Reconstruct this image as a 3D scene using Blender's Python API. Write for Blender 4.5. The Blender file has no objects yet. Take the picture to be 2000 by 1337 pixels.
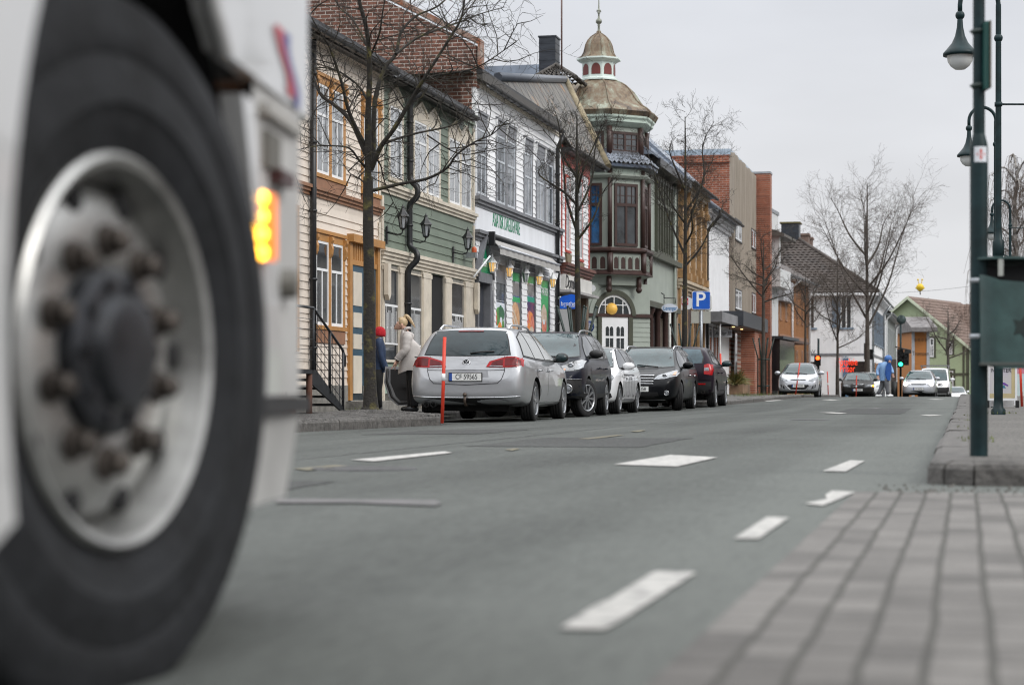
import bpy,bmesh,math,random
from mathutils import Vector,Matrix,noise as mnoise
from mathutils.bvhtree import BVHTree
from math import sin,cos,tan,radians,pi,sqrt,atan,hypot
sc=bpy.context.scene
COL=sc.collection
#camera, sky, sun
F,CX,HY,CAMH=3889.0,1000.0,762.0,0.45
cam_d=bpy.data.cameras.new("camera")
cam=bpy.data.objects.new("camera",cam_d)
COL.objects.link(cam)
cam.location=(0,0,CAMH)
cam.rotation_euler=(pi/2,0,0)
cam_d.sensor_width=36.0
cam_d.lens=F/2000*36
cam_d.shift_y=(HY-668.5)/2000
cam_d.clip_start=0.05
cam_d.clip_end=3000
cam_d.dof.use_dof=True
cam_d.dof.focus_distance=33.0
cam_d.dof.aperture_fstop=2.9
sc.camera=cam
sc.cycles.filter_width=1.1
SUN_EL,SUN_AZ=radians(38),radians(128)
world=bpy.data.worlds.new("World")
sc.world=world
world.use_nodes=True
wn,wl=world.node_tree.nodes,world.node_tree.links
bg=wn["Background"]
sky=wn.new("ShaderNodeTexSky");sky.sky_type='NISHITA';sky.sun_disc=False
sky.sun_elevation=SUN_EL;sky.sun_rotation=SUN_AZ;sky.dust_density=3
hsv=wn.new("ShaderNodeHueSaturation");hsv.inputs['Saturation'].default_value=0.15
wl.new(sky.outputs[0],hsv.inputs['Color'])
tc=wn.new("ShaderNodeTexCoord");sx=wn.new("ShaderNodeSeparateXYZ")
wl.new(tc.outputs['Generated'],sx.inputs[0])
ramp=wn.new("ShaderNodeValToRGB")
els=ramp.color_ramp.elements
els[0].position=0.0;els[0].color=(0.84,0.84,0.845,1)
els[1].position=0.20;els[1].color=(0.75,0.775,0.83,1)
e=els.new(0.40);e.color=(1.55,1.58,1.63,1)
e=els.new(0.9);e.color=(2.6,2.64,2.7,1)
wl.new(sx.outputs['Z'],ramp.inputs[0])
cl=wn.new("ShaderNodeTexNoise");cl.inputs['Scale'].default_value=5;cl.inputs['Detail'].default_value=4
mpw=wn.new("ShaderNodeMapping");mpw.inputs['Scale'].default_value=(1,1,3.2)
wl.new(tc.outputs['Generated'],mpw.inputs[0]);wl.new(mpw.outputs[0],cl.inputs['Vector'])
cm=wn.new("ShaderNodeMapRange");cm.inputs[1].default_value=0.3;cm.inputs[2].default_value=0.7
cm.inputs[3].default_value=9.2;cm.inputs[4].default_value=10.6
wl.new(cl.outputs[0],cm.inputs[0])
vm=wn.new("ShaderNodeVectorMath");vm.operation='SCALE'
wl.new(ramp.outputs[0],vm.inputs[0]);wl.new(cm.outputs[0],vm.inputs['Scale'])
mx=wn.new("ShaderNodeMix");mx.data_type='RGBA';mx.inputs[0].default_value=0.06
wl.new(vm.outputs[0],mx.inputs[6]);wl.new(hsv.outputs[0],mx.inputs[7])
wl.new(mx.outputs[2],bg.inputs[0])
bg.inputs[1].default_value=0.1
sun_d=bpy.data.lights.new("sun",'SUN');sun_d.energy=1.3;sun_d.angle=radians(22);sun_d.color=(1,.96,.9)
sun=bpy.data.objects.new("sun",sun_d);COL.objects.link(sun)
sd=Vector((sin(SUN_AZ)*cos(SUN_EL),cos(SUN_AZ)*cos(SUN_EL),sin(SUN_EL)))
sun.rotation_euler=sd.to_track_quat('Z','Y').to_euler()
sc.view_settings.view_transform='Standard'
sc.view_settings.look='None'
sc.view_settings.exposure=0.0
sc.view_settings.gamma=1.0
#frames of reference
PHI=atan((1885-CX)/F)
SP,CP=sin(PHI),cos(PHI)
def S(u,v,z=0.0):
 return Vector((u*SP-v*CP,u*CP+v*SP,z))
def UV(X,Y):
 return X*SP+Y*CP,-X*CP+Y*SP
def P(px,py,Y):
 return Vector(((px-CX)/F*Y,Y,CAMH-(py-HY)/F*Y))
def lerp(a,b,t):return a+(b-a)*t
def interp(tab,x):
 if x<=tab[0][0]:return tab[0][1]
 for(a,fa),(b,fb)in zip(tab,tab[1:]):
  if x<=b:
   t=(x-a)/(b-a);
   return fa+(fb-fa)*t
 return tab[-1][1]
PROF=[(-50,0),(22,0),(43,0.0),(47,.03),(52,.065),(56,.10),(66,.165),(76,.195),(88,.18),(100,.12),(112,.0),(130,-.28),(150,-.65),(190,-1.2),(260,-1.5),(900,-1.5)]
def R(u,v=0.0):
 return interp(PROF,u)-0.012*max(0.0,v-4)
def SW(u):return interp(PROF,u)+0.10
def G(px,py,dz=0.0):
 Y=20.0
 for _ in range(40):
  X=(px-CX)/F*Y
  u,v=UV(X,Y)
  Y2=(CAMH-R(u,v))/max(1e-3,(py-HY))*F
  Y=lerp(Y,Y2,.5)
 X=(px-CX)/F*Y
 u,v=UV(X,Y)
 return Vector((X,Y,R(u,v)+dz))
def heading(a=0.0):
 return pi/2-PHI+radians(a)
 #materials
MATS={}
def nodes_of(name):
 m=bpy.data.materials.new(name);m.use_nodes=True
 nt=m.node_tree
 return m,nt.nodes,nt.links,nt.nodes["Principled BSDF"]
def pm(name,col,rough=.6,metal=0.0,var=.12,scale=2.0,bump=0.0,bscale=30.0,coat=0.0,spec=.5,stretch=(1,1,1),col2=None,spread=(.35,.65),emit=None,estr=0.0,alpha=None):
 if name in MATS:return MATS[name]
 m,n,l,b=nodes_of(name)
 b.inputs['Roughness'].default_value=rough
 b.inputs['Metallic'].default_value=metal
 b.inputs['Coat Weight'].default_value=coat
 b.inputs['Coat Roughness'].default_value=.05
 b.inputs['Specular IOR Level'].default_value=spec
 t=n.new("ShaderNodeTexCoord");mp=n.new("ShaderNodeMapping");mp.inputs['Scale'].default_value=stretch
 l.new(t.outputs['Object'],mp.inputs[0])
 if var or col2:
  nz=n.new("ShaderNodeTexNoise");nz.inputs['Scale'].default_value=scale;nz.inputs['Detail'].default_value=6;nz.inputs['Roughness'].default_value=.65
  l.new(mp.outputs[0],nz.inputs['Vector'])
  cr=n.new("ShaderNodeValToRGB");e=cr.color_ramp.elements
  e[0].position,e[1].position=spread
  c2=col2 or tuple(min(1,c*(1+var))for c in col)
  c1=col if col2 else tuple(c*(1-var)for c in col)
  e[0].color=(*c1,1);e[1].color=(*c2,1)
  l.new(nz.outputs[0],cr.inputs[0]);l.new(cr.outputs[0],b.inputs['Base Color'])
 else:
  b.inputs['Base Color'].default_value=(*col,1)
 if bump:
  nb=n.new("ShaderNodeTexNoise");nb.inputs['Scale'].default_value=bscale;nb.inputs['Detail'].default_value=5
  bp=n.new("ShaderNodeBump");bp.inputs['Strength'].default_value=bump;bp.inputs['Distance'].default_value=.02
  l.new(mp.outputs[0],nb.inputs['Vector']);l.new(nb.outputs[0],bp.inputs['Height']);l.new(bp.outputs[0],b.inputs['Normal'])
 if emit:
  b.inputs['Emission Color'].default_value=(*emit,1);b.inputs['Emission Strength'].default_value=estr
 if alpha is not None:b.inputs['Alpha'].default_value=alpha
 MATS[name]=m
 return m
def brick_mat(name,c1,c2,mortar,bw,bh,plane='xz',msize=.012,bump=.6,rough=.85,offs=.5,distort=0.0,dirt=.25):
 if name in MATS:return MATS[name]
 m,n,l,b=nodes_of(name)
 b.inputs['Roughness'].default_value=rough
 t=n.new("ShaderNodeTexCoord");sxx=n.new("ShaderNodeSeparateXYZ");cb=n.new("ShaderNodeCombineXYZ")
 l.new(t.outputs['Object'],sxx.inputs[0])
 ax={'x':'X','y':'Y','z':'Z'}
 l.new(sxx.outputs[ax[plane[0]]],cb.inputs[0]);l.new(sxx.outputs[ax[plane[1]]],cb.inputs[1])
 vec=cb.outputs[0]
 if distort:
  nz=n.new("ShaderNodeTexNoise");nz.inputs['Scale'].default_value=2.2;nz.inputs['Detail'].default_value=3
  l.new(vec,nz.inputs['Vector'])
  sb=n.new("ShaderNodeVectorMath");sb.operation='SUBTRACT';sb.inputs[1].default_value=(.5,.5,.5)
  l.new(nz.outputs['Color'],sb.inputs[0])
  sc_=n.new("ShaderNodeVectorMath");sc_.operation='SCALE';sc_.inputs['Scale'].default_value=distort
  l.new(sb.outputs[0],sc_.inputs[0])
  ad=n.new("ShaderNodeVectorMath");l.new(vec,ad.inputs[0]);l.new(sc_.outputs[0],ad.inputs[1]);vec=ad.outputs[0]
 br=n.new("ShaderNodeTexBrick");br.offset=offs
 br.inputs['Color1'].default_value=(*c1,1);br.inputs['Color2'].default_value=(*c2,1);br.inputs['Mortar'].default_value=(*mortar,1)
 br.inputs['Scale'].default_value=1.0;br.inputs['Mortar Size'].default_value=msize;br.inputs['Mortar Smooth'].default_value=.15
 br.inputs['Brick Width'].default_value=bw;br.inputs['Row Height'].default_value=bh;br.inputs['Bias'].default_value=0
 l.new(vec,br.inputs['Vector'])
 nz2=n.new("ShaderNodeTexNoise");nz2 .inputs['Scale'].default_value=3.1;nz2 .inputs['Detail'].default_value=7;nz2 .inputs['Roughness'].default_value=.7
 l.new(t.outputs['Object'],nz2 .inputs['Vector'])
 mr=n.new("ShaderNodeMapRange");mr.inputs[1].default_value=.3;mr.inputs[2].default_value=.7;mr.inputs[3].default_value=1-dirt;mr.inputs[4].default_value=1+dirt
 l.new(nz2 .outputs[0],mr.inputs[0])
 vs=n.new("ShaderNodeVectorMath");vs.operation='SCALE'
 l.new(br.outputs[0],vs.inputs[0]);l.new(mr.outputs[0],vs.inputs['Scale']);l.new(vs.outputs[0],b.inputs['Base Color'])
 bp=n.new("ShaderNodeBump");bp.inputs['Strength'].default_value=bump;bp.inputs['Distance'].default_value=.012;bp.invert=True
 nf=n.new("ShaderNodeTexNoise");nf.inputs['Scale'].default_value=60;l.new(t.outputs['Object'],nf.inputs['Vector'])
 ma=n.new("ShaderNodeMath");ma.operation='MULTIPLY_ADD';ma.inputs[1].default_value=.35
 l.new(nf.outputs[0],ma.inputs[0]);l.new(br.outputs['Fac'],ma.inputs[2])
 l.new(ma.outputs[0],bp.inputs['Height']);l.new(bp.outputs[0],b.inputs['Normal'])
 MATS[name]=m
 return m
 #mesh collector
class MB:
 def __init__(s):s.v,s.f,s.mi,s.sm=[],[],[],[]
 def add(s,vs,fs,mi=0,smooth=False,M=None):
  o=len(s.v)
  for p in vs:
   p=Vector(p)
   s.v.append(M@p if M is not None else p)
  for f in fs:
   s.f.append([i+o for i in f]);s.mi.append(mi);s.sm.append(smooth)
  return s
 def box(s,x0,x1,y0,y1,z0,z1,mi=0,M=None):
  if x1<x0:x0,x1=x1,x0
  if y1<y0:y0,y1=y1,y0
  if z1<z0:z0,z1=z1,z0
  vs=[(x0,y0,z0),(x1,y0,z0),(x1,y1,z0),(x0,y1,z0),(x0,y0,z1),(x1,y0,z1),(x1,y1,z1),(x0,y1,z1)]
  return s.add(vs,[(0,3,2,1),(4,5,6,7),(0,1,5,4),(1,2,6,5),(2,3,7,6),(3,0,4,7)],mi,False,M)
 def quad(s,a,b,c,d,mi=0,M=None):return s.add([a,b,c,d],[(0,1,2,3)],mi,False,M)
 def prism(s,poly,a,b,axis='y',mi=0,M=None,smooth=False):
  """outline poly of 2D points extruded along an axis from a to b"""
  n=len(poly)
  def pt(p,t):
   return{'x':(t,p[0],p[1]),'y':(p[0],t,p[1]),'z':(p[0],p[1],t)}[axis]
  vs=[pt(p,a)for p in poly]+[pt(p,b)for p in poly]
  area=sum(poly[i][0]*poly[(i+1)%n][1]-poly[(i+1)%n][0]*poly[i][1]for i in range(n))
  flip=(area<0)^(axis=='y')^(b<a)
  fs=[tuple(range(n))[::-1],tuple(range(n,2*n))]
  for i in range(n):
   j=(i+1)%n
   fs.append((i,j,n+j,n+i))
  if flip:fs=[tuple(reversed(f))for f in fs]
  o=len(s.f)
  s.add(vs,fs,mi,False,M)
  if smooth:
   for k in range(o+2,len(s.f)):s.sm[k]=True
  return s
 def tube(s,pts,rads,n=8,mi=0,cap=True,M=None):
  pts=[Vector(p)for p in pts]
  if not hasattr(rads,'__len__'):rads=[rads]*len(pts)
  rings=[]
  up=None
  for i,p in enumerate(pts):
   d=(pts[min(i+1,len(pts)-1)]-pts[max(i-1,0)])
   if d.length<1e-9:d=Vector((0,0,1))
   d.normalize()
   if up is None:
    up=d.orthogonal().normalized()
   else:
    up=(up-d*up.dot(d))
    if up.length<1e-6:up=d.orthogonal()
    up.normalize()
   w=d.cross(up)
   rings.append([p+(up*cos(2*pi*k/n)+w*sin(2*pi*k/n))*rads[i]for k in range(n)])
  vs=[q for r in rings for q in r]
  fs=[]
  for i in range(len(pts)-1):
   for k in range(n):
    k2=(k+1)%n
    fs.append((i*n+k,i*n+k2,(i+1)*n+k2,(i+1)*n+k))
  s.add(vs,fs,mi,True,M)
  if cap:
   o=len(s.v)-len(vs)
   s.f.append([o+k for k in range(n)][::-1]);s.mi.append(mi);s.sm.append(False)
   o2=o+(len(pts)-1)*n
   s.f.append([o2+k for k in range(n)]);s.mi.append(mi);s.sm.append(False)
  return s
 def lathe(s,prof,n=24,axis='z',mi=0,M=None,smooth=True,mis=None):
  """profile of (radius, height) swept round an axis"""
  vs,fs,m=[],[],len(prof)
  for k in range(n):
   a=2*pi*k/n
   for r,h in prof:
    x,y=r*cos(a),r*sin(a)
    vs.append({'z':(x,y,h),'y':(x,h,-y),'x':(h,x,y)}[axis])
  o=len(s.v)
  s.add(vs,[],mi,smooth,M)
  for k in range(n):
   k2=(k+1)%n
   for i in range(m-1):
    a,b,c,d=k*m+i,k2*m+i,k2*m+i+1,k*m+i+1
    ra,rd=prof[i][0],prof[i+1][0]
    f=[a,b,c,d]
    if ra<1e-6:f=[a,c,d]
    elif rd<1e-6:f=[a,b,d]
    s.f.append([q+o for q in f]);s.mi.append(mis[i]if mis else mi);s.sm.append(smooth)
  return s
 def ball(s,c,r,n=10,m=8,mi=0,sc_=(1,1,1),M=None):
  prof=[(r*sin(pi*i/m),-r*cos(pi*i/m))for i in range(m+1)]
  T=Matrix.Translation(Vector(c))@Matrix.Diagonal((*sc_,1))
  return s.lathe(prof,n,'z',mi,(M@T)if M is not None else T)
 def build(s,name,mats,parent=None,loc=None,rot=None,sharp=None):
  me=bpy.data.meshes.new(name)
  me.from_pydata([tuple(p)for p in s.v],[],s.f)
  if not isinstance(mats,(list,tuple)):mats=[mats]
  for m in mats:me.materials.append(m)
  me.polygons.foreach_set('material_index',s.mi)
  me.polygons.foreach_set('use_smooth',s.sm)
  me.update()
  if sharp:me.set_sharp_from_angle(angle=radians(sharp))
  o=bpy.data.objects.new(name,me);COL.objects.link(o)
  if parent is not None:o.parent=parent
  if loc is not None:o.location=loc
  if rot is not None:o.rotation_euler=rot
  return o
def tag(o,label=None,cat=None,group=None,kind=None):
 if label:o['label']=label
 if cat:o['category']=cat
 if group:o['group']=group
 if kind:o['kind']=kind
 return o
def thing(name,label,cat,loc=(0,0,0),rotz=0.0,group=None):
 o=bpy.data.objects.new(name,None);COL.objects.link(o)
 o.empty_display_size=.2
 o.location=loc;o.rotation_euler=(0,0,rotz)
 return tag(o,label,cat,group)
def struct(o):o['kind']='structure';return o
def copy_tree(o,parent=None):
 c=o.copy();COL.objects.link(c)
 if parent is not None:c.parent=parent
 for ch in list(o.children):copy_tree(ch,c)
 return c
def eval_mesh(o):
 dg=bpy.context.evaluated_depsgraph_get()
 dg.update()
 me=bpy.data.meshes.new_from_object(o.evaluated_get(dg),preserve_all_data_layers=False,depsgraph=dg)
 return me
def text_part(body,size,mat,parent,M,name='lettering',sx=1.0,extrude=.002,align='CENTER',shear=0.0,offset=0.0):
 """lettering lying in the local xy plane of M, turned into a mesh"""
 c=bpy.data.curves.new(name,'FONT');c.body=body;c.size=size
 c.align_x=align;c.align_y='CENTER';c.extrude=extrude;c.shear=shear;c.offset=size*.010 if offset>0 and size>.2 else 0
 t=bpy.data.objects.new('tmp',c);COL.objects.link(t)
 me=eval_mesh(t)
 bpy.data.objects.remove(t);bpy.data.curves.remove(c)
 me.transform(M@Matrix.Diagonal((sx,1,1,1)))
 me.materials.clear();me.materials.append(mat)
 for p in me.polygons:p.material_index=0
 o=bpy.data.objects.new(name,me);COL.objects.link(o)
 if parent is not None:o.parent=parent
 return o
M_FRONT=Matrix(((1,0,0,0),(0,0,-1,0),(0,1,0,0),(0,0,0,1)))
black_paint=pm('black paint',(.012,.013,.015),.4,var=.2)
white_paint=pm('white paint',(.78,.79,.80),.5,var=.06,scale=1.2,bump=.05)
cream_paint=pm('cream trim paint',(.60,.55,.47),.55,var=.1,scale=2.5)
dark_void=pm('dark interior',(.006,.006,.007),.9,var=0)
steel=pm('galvanised steel',(.33,.35,.37),.4,.7,var=.2,scale=6)
dark_steel=pm('dark stair steel',(.035,.038,.042),.5,.3,var=.3,scale=5)
green_post=pm('dark green post paint',(.007,.021,.024),.45,var=.4,scale=6,spec=.25)
glass_win=pm('window glass',(.045,.05,.055),.04,var=.5,scale=1.3,spec=1.0,coat=.5)
glass_pale=pm('window glass with pale curtain and reflection',(.27,.285,.30),.08,var=.55,scale=2.0,stretch=(3,1,.5),spec=.9,coat=.6)  # pale base colour stands for curtains and for whitish reflection
glass_mid=pm('window glass with grey sheen',(.13,.145,.165),.06,var=.5,scale=2.0,stretch=(3,1,.5),spec=.9,coat=.4)
glass_blue=pm('window glass with blue curtain',(.02,.10,.25),.06,var=.5,scale=2,spec=.9,coat=.6)
#GROUND
def asphalt_mat(name,base,light,streak=True):
 m,n,l,b=nodes_of(name)
 b.inputs['Roughness'].default_value=.82
 b.inputs['Specular IOR Level'].default_value=.35
 t=n.new("ShaderNodeTexCoord")
 mp=n.new("ShaderNodeMapping");mp.inputs['Rotation'].default_value=(0,0,PHI)
 l.new(t.outputs['Object'],mp.inputs[0])
 def noise(sc_,det,vec,rough=.6):
  q=n.new("ShaderNodeTexNoise");q.inputs['Scale'].default_value=sc_;q.inputs['Detail'].default_value=det;q.inputs['Roughness'].default_value=rough
  l.new(vec,q.inputs['Vector']);return q.outputs[0]
 st=n.new("ShaderNodeMapping");st.inputs['Scale'].default_value=(1.1,.05,1)
 l.new(mp.outputs[0],st.inputs[0])
 big=noise(.35,4,mp.outputs[0]);tracks=noise(1.0,3,st.outputs[0]);grain=noise(150,2,mp.outputs[0],.8);mid=noise(9,5,mp.outputs[0],.7)
 def madd(a,k,c):
  q=n.new("ShaderNodeMath");q.operation='MULTIPLY_ADD';q.inputs[1].default_value=k
  l.new(a,q.inputs[0])
  if isinstance(c,float):q.inputs[2].default_value=c
  else:l.new(c,q.inputs[2])
  return q.outputs[0]
 coarse=noise(42,3,mp.outputs[0],.75)
 ge=n.new('ShaderNodeMapping');ge.inputs['Scale'].default_value=(34,4.5,1);l.new(mp.outputs[0],ge.inputs[0]);grit=noise(1.0,4,ge.outputs[0],.8)
 sxy=n.new('ShaderNodeSeparateXYZ');l.new(mp.outputs[0],sxy.inputs[0])
 du=n.new('ShaderNodeMapRange');du.interpolation_type='SMOOTHSTEP';du.inputs[1].default_value=-1.5;du.inputs[2].default_value=-.35;du.inputs[3].default_value=0;du.inputs[4].default_value=.42 if streak else 0
 l.new(sxy.outputs[0],du.inputs[0])
 s_=madd(big,.55,du.outputs[0]);s_=madd(tracks,1.1 if streak else .1,s_);s_=madd(mid,.26,s_);s_=madd(grain,.75,s_);s_=madd(coarse,.75,s_);s_=madd(grit,1.3,s_)
 mr=n.new("ShaderNodeMapRange");mr.inputs[1].default_value=1.86 if streak else 1.44;mr.inputs[2].default_value=2.86 if streak else 2.26
 l.new(s_,mr.inputs[0])
 cr=n.new("ShaderNodeMix");cr.data_type='RGBA'
 cr.inputs[6].default_value=(*[c*.55 for c in base],1);cr.inputs[7].default_value=(*[c*1.25 for c in light],1)
 l.new(mr.outputs[0],cr.inputs[0]);l.new(cr.outputs[2],b.inputs['Base Color'])
 vo=n.new("ShaderNodeTexVoronoi");vo.inputs['Scale'].default_value=130;l.new(mp.outputs[0],vo.inputs['Vector'])
 hb=madd(vo.outputs[0],1.0,grain)
 bp=n.new("ShaderNodeBump");bp.inputs['Strength'].default_value=.55;bp.inputs['Distance'].default_value=.008
 l.new(hb,bp.inputs['Height']);l.new(bp.outputs[0],b.inputs['Normal'])
 return m
m_asphalt=asphalt_mat('asphalt',(.036,.0395,.037),(.088,.095,.088))
m_walk=asphalt_mat('pavement asphalt',(.07,.067,.062),(.135,.128,.118),False)
m_granite=pm('granite kerb',(.085,.08,.075),.8,var=.4,scale=9,bump=.8,bscale=25)
m_cobble=pm('cobble stone',(.10,.095,.09),.75,var=.45,scale=5,bump=.6,bscale=30)
m_soil=pm('earth and moss',(.035,.036,.022),.95,var=.5,scale=8,bump=.8,bscale=40)
m_line=pm('road paint white',(.40,.39,.37),.7,col2=(.15,.15,.145),scale=13,spread=(.47,.66),bump=.3,bscale=90)
m_worn=pm('worn road paint',(.108,.102,.104),.8,col2=(.075,.076,.074),scale=7,spread=(.42,.62))
m_yellow=pm('worn yellow road paint',(.15,.13,.07),.8,col2=(.075,.075,.07),scale=9,spread=(.42,.6))
m_paver=brick_mat('grey concrete pavers',(.084,.079,.074),(.150,.142,.133),(.046,.044,.038),.21,.105,plane='xy',msize=.008,bump=.9,rough=.85,distort=.02,dirt=.28)
def sheet(name,us,vs,zf,mat,world_frame=True):
 mb=MB()
 vv=[S(u,v,zf(u,v))for u in us for v in vs]
 nv=len(vs)
 ff=[((i+1)*nv+j,i*nv+j,i*nv+j+1,(i+1)*nv+j+1)[::-1]for i in range(len(us)-1)for j in range(nv-1)]
 mb.add(vv,ff,0,True)
 o=mb.build(name,mat)
 if o.data.polygons[0].normal.z<0:o.data.flip_normals()
 return struct(o)
def frange(a,b,st):
 n=max(1,int(round((b-a)/st)))
 return[a+(b-a)*i/n for i in range(n+1)]
us_all=frange(-20,60,2)+frange(62,130,2)[0:]+frange(135,400,5)
sheet('ground',[-300,-100]+frange(-50,300,10)+[400,600,900],[-400,-150,-60,-20,0,20,60,150,400],lambda u,v:interp(PROF,u)-.16,pm('rough ground',(.09,.088,.075),.95,var=.4,scale=.6,bump=.5))
sheet('road',us_all,[-9,-4,0,1,2,3,4,5,6,7,8,9.2],R,m_asphalt)
def slab(name,outline,zf,mat,drop=.2,kerb=None):
 """raised paving: outline of (u, v) points, top following zf, sides down"""
 mb=MB();n=len(outline)
 top=[S(u,v,zf(u))for u,v in outline];bot=[S(u,v,zf(u)-drop)for u,v in outline]
 a=sum((outline[i][0]*outline[(i+1)%n][1]-outline[(i+1)%n][0]*outline[i][1])for i in range(n))
 idx=list(range(n))if a>0 else list(range(n))[::-1]
 mb.add(top+bot,[tuple(idx)]+[(i,(i+1)%n,n+(i+1)%n,n+i)for i in range(n)],0)
 return struct(mb.build(name,mat))
def kerb_run(name,pts,zf,w=.16,h=.005,seg=1.05,rng=random.Random(3),drop=.25,inside=1):
 """granite kerb stones laid along a (u, v) polyline; the stones lie to the left of the run times inside"""
 mb=MB()
 for(u0,v0),(u1,v1)in zip(pts,pts[1:]):
  L=hypot(u1-u0,v1-v0);k=max(1,int(L/seg));du,dv=(u1-u0)/L,(v1-v0)/L
  nu,nv=-dv*inside,du*inside
  for i in range(k):
   t0,t1=L*i/k+.006,L*(i+1)/k-.006
   j=rng.uniform(-.008,.008);hz=h+rng.uniform(-.004,.006)
   c=[]
   ch=.022
   sect=[(-.004,-drop),(j*.5,-.04),(.012+j,-.014),(.045+j,0),(w,0),(w,-drop)]
   for t in(t0,t1):
    for(off,dz)in sect:
     uu,vv=u0+du*t+nu*off,v0+dv*t+nv*off
     c.append(S(uu,vv,zf(uu)+hz+dz+rng.uniform(-.003,.003)))
   m_=len(sect)
   f=[(q,q+1,m_+q+1,m_+q)for q in range(m_-1)]+[tuple(range(m_))[::-1],tuple(range(m_,2*m_))]
   if inside<0:f=[x[::-1]for x in f]
   mb.add(c,f,0)
 o=mb.build(name,m_granite)
 bm=bmesh.new();bm.from_mesh(o.data);bmesh.ops.recalc_face_normals(bm,faces=bm.faces);bm.to_mesh(o.data);bm.free()
 return struct(o)
zL=lambda u:interp(PROF,u)+.09
KL=8.75
ISL1=[(-20,8.1),(15,8.0),(22.4,7.68),(27.2,7.2),(27.8,7.35),(28.6,KL)]
ISL2=[(53.4,KL),(53.8,6.7),(54.5,6.25),(60,6.05),(70,6.0),(76,6.05),(77.0,6.6),(77.6,KL)]
ISL3=[(89,KL),(89.5,7.0),(91,6.5),(98,6.0),(99.4,6.1),(100,6.8),(118,6.5),(119,5.2)]
edge=ISL1+[(40,KL)]+ISL2+ISL3+[(125,4.6),(160,4.4),(260,4.4)]
for i in range(len(edge)-1):
 a,b=edge[i],edge[i+1]
 if b[0]-a[0]<.02:continue
 cuts=[a[0]]+[p[0]for p in PROF if a[0]<p[0]<b[0]]+[b[0]]
 for c0,c1 in zip(cuts,cuts[1:]):
  e0=lerp(a[1],b[1],(c0-a[0])/(b[0]-a[0]));e1=lerp(a[1],b[1],(c1-a[0])/(b[0]-a[0]))
  slab('pavement',[(c0,e0+.16),(c1,e1+.16),(c1,24),(c0,24)],zL,m_walk)
kerb_run('kerb',edge,zL)
KR=0.18
zR=lambda u:interp(PROF,u)+.11
cut=[9.75]+[p[0]for p in PROF if p[0]>10][:14]
for c0,c1 in zip(cut,cut[1:]):
 slab('pavement',[(c0,KR-.16),(c1,KR-.16),(c1,-9),(c0,-9)],zR,m_walk)
kerb_run('kerb',[(9.62,-9),(9.62,KR-.22),(9.70,KR-.08),(9.86,KR),(260,KR)],zR,w=.20,inside=-1,rng=random.Random(8),seg=2.4)
def paved(u0,u1,v0,v1):
 mb=MB();mb.box(0,u1-u0,0,v1-v0,-.05,0)
 o=mb.build('pavers',m_paver,None,S(u0,v0,.005),(0,0,pi/2-PHI))
 return struct(o)
paved(-6,8.9,-7.5,.47)
rng=random.Random(12)
mb=MB()
for k in range(330):
 u,v=(rng.uniform(8.75,9.66),rng.uniform(-3,.4))if k<330 else(rng.uniform(1.5,8.9),rng.gauss(.5,.045))
 r=rng.uniform(.004,.014);a0=rng.uniform(0,6)
 top=[S(u+r*.7*cos(a0+q),v+r*.7*sin(a0+q),R(u)+.005+r*.35)for q in(0,1.6,3.1,4.7)]
 bot=[S(u+r*cos(a0+q),v+r*sin(a0+q),R(u)-.01)for q in(0,1.6,3.1,4.7)]
 mb.add(top+bot,[(0,1,2,3)]+[(i,i+4,(i+1)%4+4,(i+1)%4)for i in range(4)],0)
tag(mb.build('gravel',pm('loose grit',(.13,.125,.115),.95,var=.4,scale=10)),'loose grit along the edge of the grey pavers','gravel',kind='stuff')
def mark(pix,mat,name='road_marking',dz=.006):
 pts=[G(x,y,dz)for x,y in pix]
 mb=MB();mb.add(pts,[tuple(range(len(pts)))])
 o=mb.build(name,mat)
 if o.data.polygons[0].normal.z<0:o.data.flip_normals()
 return struct(o)
def smark(u0,u1,v0,v1,mat,dz=.006,jag=0.0,seed=0):
 r=random.Random(seed);n=10
 mb=MB();P0,P1=[],[]
 for i in range(n+1):
  u=lerp(u0,u1,i/n);a,b=v0+r.uniform(-jag,jag),v1+r.uniform(-jag,jag)
  P0 .append(S(u,a,R(u,a)+dz));P1 .append(S(u,b,R(u,b)+dz))
 mb.add(P0+P1,[(i,i+1,n+2+i,n+1+i)for i in range(n)])
 o=mb.build('road_marking',mat)
 if o.data.polygons[0].normal.z<0:o.data.flip_normals()
 return struct(o)
mark([(1092,1232),(1180,1233),(1202,1222),(1360,1121),(1284,1119),(1270,1124),(1192,1174),(1160,1187)],m_line)
mark([(1434,1054),(1482,1054),(1541,1013),(1497,1012)],m_line)
mark([(1572,985),(1608,989),(1672,962),(1625,960),(1612,968),(1615,976)],m_line)
mark([(1607,921),(1652,922),(1689,901),(1660,900)],m_line)
mark([(1198,908),(1322,912),(1402,894),(1310,889)],m_line)
mark([(686,899),(730,902),(884,885),(868,882)],m_line)
mark([(540,975),(700,977),(852,978),(862,985),(850,990),(700,984),(540,984)],m_worn)
mark([(572,916),(600,920),(680,911),(660,909)],m_yellow)
mark([(986,879),(1000,881),(1016,877),(1003,876)],m_yellow)
mark([(1130,857.6),(1150,858.2),(1220,850.2),(1205,849.6)],m_yellow)
mark([(1230,843),(1245,844),(1262,841),(1250,840)],m_yellow)
mark([(1600,805.5),(1640,808),(1655,807),(1625,805)],m_line)
mark([(1795,810),(1815,812.5),(1842,811.5),(1825,810)],m_line)
mark([(1465,781.5),(1500,784),(1530,781.5),(1500,780.5)],m_line)
mark([(1603,780.5),(1625,782),(1640,781),(1620,780)],m_line)
mark([(1810,779),(1830,780.5),(1845,779.6),(1825,778.8)],m_line)
mark([(1700,797),(1712,798),(1722,797.2),(1710,796.5)],m_worn)
m_tar=pm('tar joint',(.016,.017,.017),.6,var=.3,scale=8)
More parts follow.
